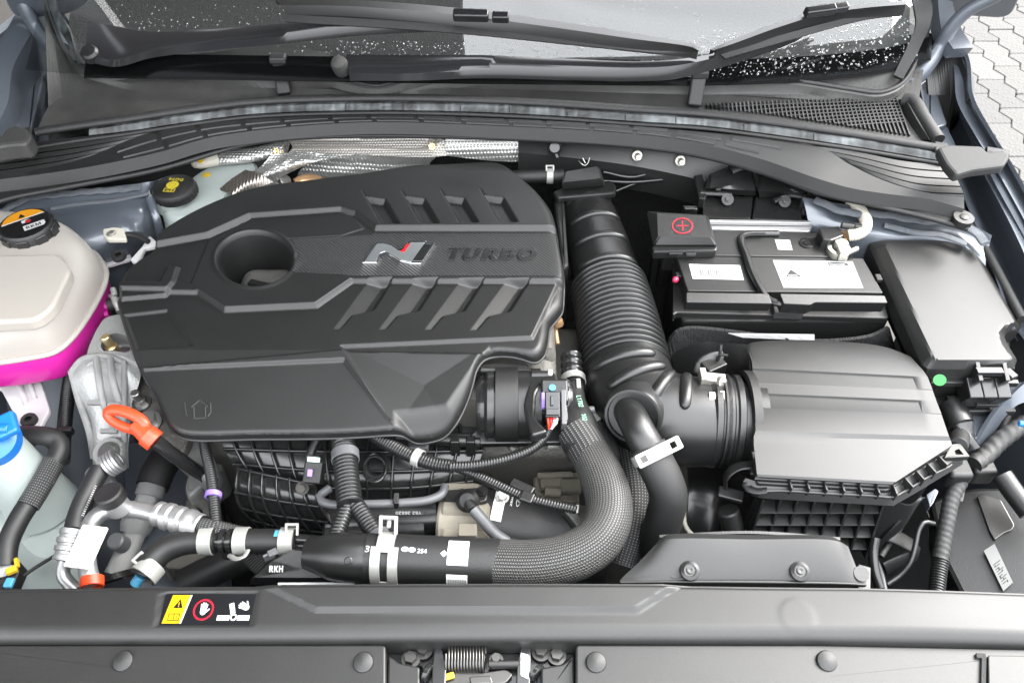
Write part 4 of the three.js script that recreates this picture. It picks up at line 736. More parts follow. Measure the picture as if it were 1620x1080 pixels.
// ---------------------------------------------------------------- engine body seen beneath
{
  const e = thing('engine_block', 'bare aluminium engine castings glimpsed under the black cover', 'engine');
  part(e, 'block', rbox(0.62, 0.30, 0.24, 0.02, v3(-0.12, 0.60, -0.06)), M.aluDull);
  part(e, 'cylinder_head', rbox(0.46, 0.10, 0.26, 0.02, v3(-0.17, 0.795, -0.08)), M.aluDull);
  part(e, 'timing_cover', [prism([[212, 590], [262, 600], [300, 690], [290, 720], [258, 712], [225, 660]], [0.80, -0.2], 0.12, { bev: 0.005, r: 0.01 })], M.aluDull);
  part(e, 'front_casting', [prism([[246, 664], [290, 672], [322, 690], [340, 730], [322, 760], [300, 735], [262, 706], [246, 690]], 0.77, 0.05, { bev: 0.005, r: 0.008 }), prism([[300, 700], [345, 690], [352, 745], [330, 760], [296, 790], [290, 770], [298, 740]], 0.72, 0.06, { bev: 0.006, r: 0.01 })], M.alu);
  part(e, 'pump_casting', [prism([[300, 760], [330, 758], [340, 810], [352, 838], [300, 836], [288, 800]], 0.70, 0.08, { bev: 0.008, r: 0.012 }), prism([[262, 862], [330, 868], [330, 930], [258, 935]], 0.66, 0.06, { bev: 0.006, r: 0.01 }), rbox(0.05, 0.03, 0.03, 0.005, V(300, 890, 0.68)), rod(V(250, 870, 0.675), V(330, 872, 0.675), 0.014)], M.aluDull);
  part(e, 'gear_casing', [prism([[842, 738], [880, 734], [915, 742], [918, 810], [862, 822], [846, 790]], 0.69, 0.04, { bev: 0.006, r: 0.01 }), rbox(0.03, 0.014, 0.02, 0.004, V(872, 765, 0.705)), rbox(0.03, 0.014, 0.02, 0.004, V(902, 770, 0.705)), rbox(0.05, 0.012, 0.012, 0.003, V(886, 792, 0.705)), rbox(0.06, 0.008, 0.006, 0.002, V(884, 752, 0.705)), rod(V(862, 778, 0.72), V(888, 780, 0.72), 0.006), rod(V(850, 752, 0.72), V(905, 750, 0.72), 0.004)], M.castWarm);
  for (const [x, y, y0, r] of [[236, 668, 0.835, 0.011], [862, 640, 0.80, 0.008], [812, 705, 0.78, 0.006]]) part(e, 'bolt', hexBolt(V(x, y, y0), r, r * 0.9, v3(0.1, 1, 0.25)), M.steel);
  { const p = V(226, 640, 0.825), d = v3(0, 1, 0.15).normalize(); part(e, 'stud', [rod(p, p.clone().addScaledVector(d, 0.03), 0.0055), hexBolt(p.clone().addScaledVector(d, 0.004), 0.0085, 0.008, d)], M.steel); }
  part(e, 'white_plug', [turned([[0, 0], [0.016, 0], [0.017, 0.006], [0.012, 0.014], [0, 0.016]], V(258, 655, 0.82), v3(-0.5, 0.8, 0.3)), rod(V(286, 688, 0.80), V(306, 690, 0.80), 0.005)], M.aluDull);
  // hidden mass behind the engine so that no daylight shows through
  part(e, 'gearbox', rbox(0.34, 0.16, 0.26, 0.03, v3(0.30, 0.44, -0.04)), M.aluDull);
}
// ---------------------------------------------------------------- intake manifold with its grid of ribs
{
  const m = thing('intake_manifold', 'glossy black ribbed plastic intake manifold below the front edge of the engine cover', 'intake manifold');
  const rowsA = [[[338, 655, 0.80], [480, 655, 0.80], [640, 655, 0.80], [770, 660, 0.79]], [[346, 690, 0.792], [480, 690, 0.795], [640, 690, 0.795], [770, 690, 0.785]], [[360, 720, 0.778], [480, 726, 0.784], [640, 728, 0.785], [760, 725, 0.775]], [[380, 750, 0.755], [480, 762, 0.765], [640, 765, 0.77], [750, 755, 0.76]], [[390, 790, 0.715], [480, 800, 0.725], [640, 800, 0.735], [740, 790, 0.73]]];
  const A = skin(rowsA, { n: 40, sub: 3, thick: 0.004 });
  const rowsB = [[[376, 738, 0.775], [430, 750, 0.778], [500, 765, 0.775]], [[372, 765, 0.768], [430, 778, 0.77], [505, 790, 0.768]], [[376, 795, 0.745], [430, 806, 0.748], [520, 818, 0.745]], [[396, 820, 0.715], [440, 832, 0.72], [540, 845, 0.715]], [[420, 850, 0.68], [460, 858, 0.68], [560, 868, 0.68]]];
  const B = skin(rowsB, { n: 30, sub: 3, thick: 0.004 });
  const body = part(m, 'plenum', A, M.gloss), b2 = part(m, 'runner_cover', B, M.gloss);
  const grid = (rows, us, vs, hh, w, parent) => { // upright ribs along both directions of the skin
    const R = rows.map((r) => resample(r, 60, true)), at = (u, v) => { const i = Math.min(59, Math.floor(u * 60)), f = u * 60 - i; return new THREE.CatmullRomCurve3(R.map((r) => r[i].clone().lerp(r[i + 1], f)), false, 'centripetal').getPoint(v); };
    const rib = (P) => tube(P.map((p) => p.clone().add(v3(0, hh * 0.35, hh * 0.25))), w * 1.15, { rs: 8, seg: 26, flat: 1.5 });
    for (const u of us) { const P = []; for (let k = 0; k <= 8; k++) P.push(at(u, k / 8)); part(parent, 'rib', rib(P), M.gloss); }
    for (const v of vs) { const P = []; for (let k = 0; k <= 12; k++) P.push(at(k / 12, v)); part(parent, 'rib', rib(P), M.gloss); }
  };
  grid(rowsA, [0.05, 0.12, 0.19, 0.26, 0.33, 0.40, 0.47, 0.56, 0.66, 0.74, 0.82, 0.9, 0.97], [0.24, 0.42, 0.62, 0.80], 0.006, 0.002, body);
  grid(rowsB, [0.02, 0.18, 0.34, 0.52, 0.68, 0.84, 0.98], [0.03, 0.36, 0.58, 0.76, 0.95], 0.006, 0.002, b2);
  part(m, 'port', [tube(Array(16).fill(0).map((_, k) => V(595 + 17 * Math.cos(k / 8 * Math.PI), 741 + 22 * Math.sin(k / 8 * Math.PI), 0.792)), 0.0022, { closed: true, caps: false, seg: 48, rs: 8 }).translate(0, 0.010, 0.006)], M.gloss);
  part(m, 'port_bore', turned([[0, -0.03], [0.0135, -0.03], [0.0135, 0], [0.012, 0], [0.012, -0.028], [0, -0.028]], V(595, 741, 0.790).add(v3(0, 0.012, 0.006)), v3(0, 0.72, 0.69)), M.dark);
  part(m, 'bracket', [rbox(0.06, 0.012, 0.02, 0.003, V(668, 690, 0.80)), rbox(0.03, 0.03, 0.02, 0.004, V(640, 688, 0.80)), rod(V(620, 690, 0.80), V(760, 692, 0.80), 0.006)], M.plastic);
  part(m, 'fuel_rail', [rod(V(626, 690, 0.808), V(760, 700, 0.80), 0.007), rbox(0.018, 0.03, 0.018, 0.003, V(672, 690, 0.805)), rbox(0.012, 0.03, 0.012, 0.002, V(720, 705, 0.795)), rbox(0.012, 0.03, 0.012, 0.002, V(745, 705, 0.795))], M.satin);
  part(m, 'cable_saddle', rbox(0.026, 0.012, 0.014, 0.003, V(662, 706, 0.80)), M.greyTube);
  // lower housing carrying the mirrored part number
  const cyl = part(m, 'lower_housing', [rod(V(520, 830, 0.70), V(698, 822, 0.70), 0.045, 36, 0.004), rod(V(520, 845, 0.69), V(680, 838, 0.69), 0.05, 36, 0.004)], M.gloss);
  const tx = printed(512, 96, (x, w, h) => { x.clearRect(0, 0, w, h); x.fillStyle = '#e8e8e8'; x.font = 'bold 80px sans-serif'; x.translate(w / 2, h / 2); x.rotate(Math.PI); x.textAlign = 'center'; x.textBaseline = 'middle'; x.fillText('Y82 26820', 0, 0, 500); }, null);
  const ax = [V(618, 816, 0.748), V(674, 816, 0.748)];
  const [g, mt] = quad(V(618, 807, 0.7465), V(674, 807, 0.7465), V(674, 815, 0.745), V(618, 815, 0.745), tx, { transparent: true, roughness: 0.5 }); part(m, 'part_number', g, mt);
}
// ---------------------------------------------------------------- connector and sensors on the manifold
{
  const s = thing('pressure_sensor', 'small black sensor with a purple lock and green clip on the manifold', 'sensor');
  const p = V(497, 748, 0.815);
  part(s, 'housing', [rbox(0.022, 0.018, 0.026, 0.002, p, [0.5, -0.1, 0]), rbox(0.016, 0.014, 0.018, 0.002, V(494, 732, 0.82), [0.5, -0.1, 0])], M.plastic);
  part(s, 'lock', rbox(0.006, 0.004, 0.009, 0.001, V(490, 748, 0.826), [0.6, -0.1, 0]), M.purple);
  part(s, 'clip', rbox(0.015, 0.004, 0.006, 0.001, V(496, 727, 0.83), [0.5, -0.1, 0]), M.mint);
  part(s, 'screw', hexBolt(V(478, 772, 0.80), 0.0058, 0.006, v3(0, 0.8, 0.6)), M.aluDull);
  part(s, 'lead', loom([[506, 688], [497, 704], [489, 724]], 0.822, 0.0055, 0.003), M.loom);
  const k = thing('crank_sensor', 'small black plug on a grey sleeve beside the throttle body', 'sensor');
  part(k, 'flange', [prism([[700, 775], [760, 770], [772, 782], [770, 792], [735, 800], [702, 796]], 0.785, 0.012, { bev: 0.002, r: 0.004 }), turned([[0, 0], [0.015, 0], [0.014, 0.012], [0.009, 0.018], [0, 0.02]], V(740, 792, 0.785), v3(0, 0.8, 0.5)), rod(V(741, 795, 0.80), V(748, 806, 0.80), 0.007)], M.plastic);
  part(k, 'screw', hexBolt(V(763, 777, 0.786), 0.005, 0.003), M.satin);
  part(k, 'sleeve', pipe([[749, 806, 0.80], [765, 824, 0.795], [785, 846, 0.79], [806, 860, 0.785]], 0, 0.0072), M.greyTube);
  part(k, 'cable', pipe([[803, 858, 0.785], [830, 868, 0.775], [860, 876, 0.76]], 0, 0.0082), M.rubber);
}
// ---------------------------------------------------------------- throttle body and rubber duct
{
  const t = thing('throttle_body', 'dull aluminium throttle body between the manifold and the dark rubber duct', 'throttle body');
  part(t, 'casting', [rbox(0.055, 0.08, 0.07, 0.01, V(730, 824, 0.735)), rod(V(694, 830, 0.75), V(775, 834, 0.75), 0.032, 30, 0.003), rod(V(700, 808, 0.775), V(758, 810, 0.775), 0.012, 20, 0.002), rod(V(702, 850, 0.755), V(776, 860, 0.755), 0.02, 20, 0.002)], M.castWarm);
  part(t, 'flange', [turned([[0, 0], [0.044, 0], [0.044, 0.006], [0, 0.006]], V(700, 842, 0.735), v3(1, 0.02, 0.05)), rbox(0.022, 0.014, 0.016, 0.002, V(740, 842, 0.79))], M.castWarm);
  part(t, 'cap', rbox(0.020, 0.012, 0.016, 0.002, V(741, 853, 0.775)), M.plastic);
  part(t, 'bolt', hexBolt(V(795, 786, 0.775), 0.006, 0.006, v3(0, 1, 0.4)), M.steel);
  const d = thing('rubber_duct', 'thick dark rubber air duct with printed code and two metal clamps', 'air duct');
  const A = V(722, 822, 0.735), B = V(918, 862, 0.72), ax = B.clone().sub(A).normalize(), at = (k) => A.clone().lerp(B, k);
  part(d, 'duct', tube([at(0), at(0.25), at(0.5), at(0.75), at(1), at(1.2)], (t2) => 0.046 * (1 - 0.02 * Math.sin(t2 * 9)), { seg: 40, rs: 40 }), M.hose);
  part(d, 'clamp', [band(at(0.13), ax, 0.0475, 0.012)], M.steel);
  part(d, 'clamp', [band(at(0.96), ax, 0.0475, 0.014), rbox(0.012, 0.014, 0.03, 0.002, V(909, 822, 0.775), [0, 0.6, 0]), hexBolt(V(912, 812, 0.782), 0.004, 0.01, v3(0.2, 0.3, -1), false)], M.steel);
  const bar = printed(64, 192, (x, w, h) => { x.fillStyle = '#d8d8d4'; x.fillRect(0, 0, w, h); x.fillStyle = '#555'; for (let k = 0; k < 26; k++) x.fillRect(8, 44 + k * 5.2, k % 3 ? 30 : 48, 2.2); x.fillStyle = '#111'; x.fillRect(20, 10, 24, 20); });
  const [lg] = [wrap(at(0.27), at(0.355), 0.0466, -0.75, 0.35, v3(0, 1, 0), null)]; part(d, 'label', lg, new THREE.MeshStandardMaterial({ map: bar, roughness: 0.5, side: THREE.DoubleSide }));
  const tx = printed(256, 128, (x, w, h) => { x.clearRect(0, 0, w, h); x.strokeStyle = x.fillStyle = '#c9c9c9'; x.lineWidth = 6; x.font = 'bold 44px monospace'; x.save(); x.translate(70, 64); x.rotate(Math.PI / 2 + Math.PI); x.fillText('28282', -64, 0); x.restore(); x.beginPath(); x.ellipse(165, 70, 30, 46, 0.1, 0, 7); x.stroke(); x.beginPath(); x.moveTo(150, 60); x.lineTo(180, 80); x.stroke(); }, null);
  part(d, 'printed_mark', wrap(at(0.38), at(0.50), 0.0463, -0.7, -0.15, v3(0, 1, 0), null), new THREE.MeshStandardMaterial({ map: tx, transparent: true, roughness: 0.5, side: THREE.DoubleSide }));
}
// ---------------------------------------------------------------- actuator with its connector under the cover's right corner
{
  const a = thing('actuator', 'black cylindrical actuator housing under the right corner of the engine cover', 'actuator');
  const P = V(690, 640, 0.825), Q = V(905, 640, 0.825), ax = Q.clone().sub(P).normalize(), at = (k) => P.clone().lerp(Q, k);
  part(a, 'motor', [turned([[0, 0], [0.036, 0], [0.040, 0.006], [0.040, 0.04], [0.036, 0.046], [0, 0.046]], at(0.30), ax), turned([[0, 0], [0.034, 0], [0.034, 0.06], [0.030, 0.066], [0, 0.066]], at(0.62), ax), turned([[0, 0], [0.042, 0], [0.046, 0.004], [0.046, 0.012], [0, 0.012]], at(0.36), ax)], M.gloss);
  part(a, 'strap', [turned([[0.045, 0], [0.049, 0.001], [0.049, 0.029], [0.045, 0.03]], at(0.435), ax, 48)], M.plastic);
  part(a, 'saddle', [turned([[0.042, 0], [0.047, 0.001], [0.047, 0.033], [0.042, 0.034]], at(0.58), ax, 48), prism([[742, 690], [768, 662], [880, 668], [905, 690], [905, 700], [748, 702]], [0.83, -0.3], 0.014, { bev: 0.002, r: 0.004 })], M.satin);
  part(a, 'arm', [prism([[840, 590], [880, 588], [884, 604], [858, 608], [848, 622], [846, 660], [868, 682], [840, 690], [828, 640]], 0.872, 0.014, { bev: 0.003, r: 0.006 }), rod(V(840, 594, 0.868), V(868, 594, 0.868), 0.0065)], M.satin);
  part(a, 'end_cap', rod(V(866, 592, 0.868), V(874, 592, 0.868), 0.007), M.whiteClamp); part(a, 'end_cap', rod(V(866, 704, 0.79), V(884, 703, 0.79), 0.005), M.whiteClamp);
  part(a, 'tab', [rod(V(760, 585, 0.862), V(840, 588, 0.862), 0.004), rbox(0.07, 0.004, 0.012, 0.001, V(790, 582, 0.86))], M.plastic);
  const c = thing('wire_connector', 'black and grey wire connector with coloured leads on the actuator', 'connector');
  part(c, 'housing', [rbox(0.034, 0.022, 0.03, 0.003, V(877, 622, 0.865), [0.35, 0, 0]), rbox(0.028, 0.03, 0.05, 0.002, V(879, 640, 0.845), [0.35, 0, 0])], M.satin);
  part(c, 'latch', [rbox(0.018, 0.006, 0.032, 0.0015, V(874, 640, 0.884), [0.4, 0, 0]), rbox(0.004, 0.004, 0.012, 0.001, V(873, 634, 0.889), [0.4, 0, 0]), rbox(0.016, 0.006, 0.008, 0.001, V(874, 652, 0.884), [0.4, 0, 0])], M.gloss);
  part(c, 'bracket', [rbox(0.006, 0.03, 0.045, 0.001, V(891, 650, 0.86), [0.3, 0, 0]), rbox(0.008, 0.008, 0.012, 0.001, V(893, 660, 0.86)), rbox(0.012, 0.01, 0.006, 0.001, V(893, 612, 0.87))], M.greyTube);
  part(c, 'purple_lock', rbox(0.004, 0.008, 0.02, 0.001, V(859, 634, 0.874), [0.35, 0, 0]), M.purple);
  part(c, 'paint_dot', turned([[0, 0], [0.0045, 0], [0.0042, 0.0006], [0, 0.0007]], V(874, 613, 0.8785), v3(0, 0.94, 0.35), 20), M.sky);
  part(c, 'red_seal', rbox(0.011, 0.006, 0.006, 0.002, V(874, 659, 0.873)), M.red);
  for (const [dx, m] of [[-6, 'orange'], [-1, 'red'], [4, 'white'], [8, 'white']]) part(c, 'wire', pipe([[873 + dx, 660, 0.872], [873 + dx * 0.9, 668, 0.868], [870 + dx * 0.3, 678, 0.86]], 0, 0.0016, { rs: 8 }), M[m]);
}
// ---------------------------------------------------------------- split-loom harnesses
{
  const a = thing('wiring_loom', 'thick corrugated loom dropping from the engine cover and forking above the big hose', 'wiring loom', 'corrugated wiring looms');
  part(a, 'trunk', loom([[541, 676], [544, 710], [548, 750], [552, 790], [553, 800]], 0.835, 0.0148, 0.0052), M.loom);
  part(a, 'branch', loom([[551, 792], [545, 812], [535, 838], [528, 862]], 0.83, 0.0095, 0.0046), M.loom);
  part(a, 'branch', loom([[556, 790], [572, 812], [588, 836], [604, 856]], 0.83, 0.0105, 0.0046), M.loom);
  part(a, 'tape_ring', [band(V(546, 722, 0.835), V(547, 740, 0.835).sub(V(546, 720, 0.835)), 0.0155, 0.013)], M.greyTube);
  part(a, 'tape_ring', [band(V(600, 850, 0.83), V(604, 858, 0.83).sub(V(596, 842, 0.83)), 0.0112, 0.012)], M.greyTube);
  const b = thing('wiring_loom', 'thin corrugated loom sagging from the engine cover to the coloured connector', 'wiring loom', 'corrugated wiring looms');
  part(b, 'trunk', loom([[572, 676], [600, 694], [640, 716], [680, 732], [718, 738]], 0.835, 0.0085, 0.0036), M.loom);
  part(b, 'branch', loom([[712, 738], [750, 736], [800, 726], [840, 710], [862, 690], [871, 674]], 0.845, 0.0062, 0.0034), M.loom);
  part(b, 'branch', loom([[716, 738], [745, 748], [785, 766], [830, 786], [870, 797], [912, 806]], 0.83, 0.0056, 0.0034), M.loom);
  part(b, 'tape_ring', [band(V(661, 724, 0.835), V(668, 728, 0.835).sub(V(654, 722, 0.835)), 0.0098, 0.010)], M.whiteClamp);
  part(b, 'clip', [rbox(0.016, 0.008, 0.014, 0.002, V(834, 787, 0.835), [0, -0.4, 0]), rbox(0.03, 0.01, 0.012, 0.002, V(826, 772, 0.825), [0, -0.5, 0])], M.satin);
  const c = thing('wiring_loom', 'corrugated loom with a purple clip left of the ribbed manifold', 'wiring loom', 'corrugated wiring looms');
  part(c, 'trunk', loom([[318, 676], [324, 710], [332, 745], [338, 790], [342, 840]], 0.80, 0.0068, 0.0036), M.loom);
  part(c, 'clip', band(V(337, 783, 0.80), v3(0.05, -0.1, 1), 0.0078, 0.007, 0.0022), M.purple);
  const d = thing('wiring_loom', 'shiny corrugated loom running down between the expansion tank leg and aluminium mount', 'wiring loom', 'corrugated wiring looms');
  part(d, 'trunk', loom([[112, 590], [106, 630], [101, 680], [98, 730]], 0.76, 0.0095, 0.0036), M.loom);
  part(d, 'clip', rbox(0.022, 0.012, 0.008, 0.002, V(102, 682, 0.772), [0, 0.1, 0]), M.plastic);
  const g = thing('vacuum_tube', 'light grey plastic tube bent along the front of the manifold', 'tube');
  part(g, 'tube', pipe([[522, 772], [508, 782], [506, 790], [520, 797], [560, 798], [640, 795], [680, 790], [700, 780], [704, 768]], 0.805, 0.0052), M.greyTube);
  part(g, 'clip', [rbox(0.006, 0.014, 0.014, 0.001, V(627, 792, 0.808)), rbox(0.006, 0.006, 0.004, 0.001, V(627, 796, 0.813))], M.plastic);
}
// ---------------------------------------------------------------- heat shields behind the engine
{
  const h = thing('heat_shield', 'embossed aluminium heat shield with a raised flange behind the engine cover', 'heat shield');
  part(h, 'flange_plate', skin([[[452, 208, 0.90], [560, 206, 0.90], [700, 212, 0.895]], [[456, 222, 0.885], [560, 222, 0.885], [672, 224, 0.885], [690, 216, 0.888]], [[462, 231, 0.880], [560, 231, 0.880], [672, 232, 0.880], [704, 222, 0.885]], [[462, 234, 0.874], [560, 234, 0.874], [674, 236, 0.874], [706, 228, 0.880]], [[452, 246, 0.866], [560, 246, 0.866], [680, 248, 0.866], [708, 246, 0.866]]], { n: 40, thick: 0.0015, crease: 0.6 }), M.foilFine);
  part(h, 'embossed_panel', skin([[[704, 214, 0.895], [780, 218, 0.893], [852, 224, 0.89]], [[705, 232, 0.88], [780, 236, 0.878], [850, 240, 0.875]], [[706, 246, 0.866], [775, 254, 0.858], [846, 256, 0.858]]], { n: 24, sub: 3, thick: 0.0015 }), M.foil);
  part(h, 'lower_panel', crumple(skin([[[520, 246, 0.868], [600, 246, 0.866], [690, 248, 0.866]], [[480, 262, 0.852], [590, 258, 0.85], [680, 258, 0.85]], [[470, 278, 0.835], [570, 275, 0.832], [680, 270, 0.832]], [[470, 300, 0.80], [570, 295, 0.80], [680, 290, 0.80]]], { n: 60, sub: 8, thick: 0.0015 }), 0.003, 50), M.foil);
  part(h, 'crumpled_panel', crumple(skin([[[430, 244, 0.888], [480, 240, 0.888], [540, 246, 0.884]], [[412, 262, 0.878], [450, 256, 0.888], [500, 256, 0.884]], [[380, 284, 0.868], [430, 272, 0.884], [475, 266, 0.874]], [[352, 300, 0.862], [400, 288, 0.874], [440, 284, 0.864]], [[340, 320, 0.836], [390, 310, 0.844], [450, 305, 0.836]]], { n: 50, sub: 8, thick: 0.0015 }), 0.0032, 60), M.foil);
  part(h, 'fluted_neck', skin([[[388, 268, 0.882], [412, 276, 0.887], [432, 288, 0.878]], [[364, 284, 0.872], [390, 290, 0.878], [404, 300, 0.868]], [[345, 300, 0.862], [368, 308, 0.866], [380, 320, 0.846]]], { n: 24, sub: 4, thick: 0.0015 }), M.foilRidge);
  for (const [x, y] of [[438, 240], [684, 232]]) { const p = V(x, y, 0.876), d = v3(0, 0.6, 0.8).normalize(); part(h, 'bolt', [turned([[0, 0], [0.012, 0], [0.011, 0.002], [0, 0.002]], p, d, 24), hexBolt(p, 0.0065, 0.006, d), rod(p, p.clone().addScaledVector(d, 0.014), 0.0035)], M.brass); }
  const s = thing('heat_shield_sleeve', 'padded foil sleeve with rounded end beside the brake fluid reservoir', 'heat shield');
  part(s, 'foil_sleeve', loft([[438, 226, 0.89], [380, 236, 0.885], [338, 246, 0.88]].map(() => null).filter(Boolean).length ? [] : [0, 0.2, 0.45, 0.7, 0.88, 1].map((t) => { const c = V(lerp(452, 334, t), lerp(233, 250, t) + 4 * Math.sin(t * 3), lerp(0.876, 0.872, t)), r = 0.0155 * (1 - 0.05 * t); return Array(12).fill(0).map((_, k) => { const a = k / 12 * Math.PI * 2; return c.clone().add(v3(-0.15 * Math.sin(a) * r, Math.cos(a) * r * 0.7, Math.sin(a) * r * 1.1)); }); }), { n: 32, sub: 3 }), M.foil);
  part(s, 'bare_end', tube([V(345, 249, 0.874), V(325, 253, 0.874), V(308, 258, 0.872), V(303, 260, 0.870)], (t) => 0.016 * Math.sqrt(Math.max(0.02, 1 - Math.pow(t, 4))), { seg: 24, flat: 0.75 }), M.ivory);
  part(s, 'paint_mark', turned([[0, 0], [0.005, 0], [0.0045, 0.0008], [0, 0.001]], V(317, 254, 0.8865), v3(0, 0.9, 0.4), 16), M.yellow);
  const o = thing('exhaust_sensor', 'small tan and steel sensor boss peeping over the rear of the engine cover', 'sensor');
  part(o, 'boss', rod(V(446, 290, 0.85), V(452, 284, 0.86), 0.010), M.steel);
  part(o, 'collar', tube(Vs([[468, 290, 0.858], [480, 284, 0.860], [496, 284, 0.860], [508, 288, 0.858]]), 0.010, { flat: 0.7 }), M.copper);
}
// ---------------------------------------------------------------- brake fluid reservoir
{
  const r = thing('brake_fluid_reservoir', 'milky brake fluid reservoir with a black cap marked in yellow', 'reservoir');
  const L = (dy, h, s) => [[256, 330], [300, 285], [335, 264], [392, 254], [408, 264], [398, 282], [366, 305], [330, 335], [290, 348], [266, 344]].map(([x, y]) => [lerp(335, x, s), lerp(300, y, s) + dy, h]);
  part(r, 'tank', loft([L(60, 0.80, 0.9), L(22, 0.835, 0.95), L(6, 0.852, 1.0), L(0, 0.858, 0.99), L(-3, 0.862, 0.93), L(-3, 0.863, 0.7)], { n: 72 }), M.milky);
  part(r, 'neck', turned([[0, 0], [0.031, 0], [0.031, 0.03], [0.027, 0.03]], V(274, 322, 0.853)), M.milky);
  part(r, 'yellow_mark', turned([[0, 0], [0.0068, 0], [0.006, 0.0008], [0, 0.001]], V(326, 277, 0.863), v3(0, 1, 0.1), 20), M.yellow);
  const c = V(273, 292, 0.893), pr = [[0, 0], [0.0325, 0], [0.0335, 0.002], [0.0335, 0.012], [0.0315, 0.0165], [0.027, 0.019], [0, 0.0195]];
  const cap = part(r, 'cap', turned(pr.map(([a, b]) => [a, b - 0.0195]), c), M.plastic);
  const g = []; for (let k = 0; k < 26; k++) { const a = k / 26 * Math.PI * 2; g.push(rbox(0.0028, 0.011, 0.002, 0.0006, v3(c.x + Math.sin(a) * 0.0335, c.y - 0.0125, c.z + Math.cos(a) * 0.0335), [0, a, 0])); }
  part(cap, 'grip_rib', g, M.plastic, { kind: 'stuff' });
  const tx = printed(256, 256, (x, w, h) => { x.clearRect(0, 0, w, h); x.translate(128, 128); x.rotate(Math.PI + 0.12); x.fillStyle = '#e8d53a'; x.strokeStyle = '#e8d53a'; x.textAlign = 'center'; x.textBaseline = 'middle'; x.font = 'bold 46px sans-serif'; x.fillText('DOT4', 0, 66); x.lineWidth = 6; x.strokeRect(-42, -92, 80, 38); x.fillRect(-24, -84, 10, 22); x.fillRect(-6, -84, 24, 10); x.beginPath(); x.arc(0, -6, 47, 0, 7); x.fill(); x.fillStyle = '#b9a61f'; x.beginPath(); x.arc(0, -6, 22, 0, 7); x.lineWidth = 4; x.strokeStyle = '#b9a61f'; x.stroke(); }, null);
  const [q, m] = quad(v3(c.x - 0.026, c.y + 0.0007, c.z - 0.026), v3(c.x + 0.026, c.y + 0.0007, c.z - 0.026), v3(c.x + 0.026, c.y + 0.0007, c.z + 0.026), v3(c.x - 0.026, c.y + 0.0007, c.z + 0.026), tx, { transparent: true });
  part(cap, 'print', q, m);
}
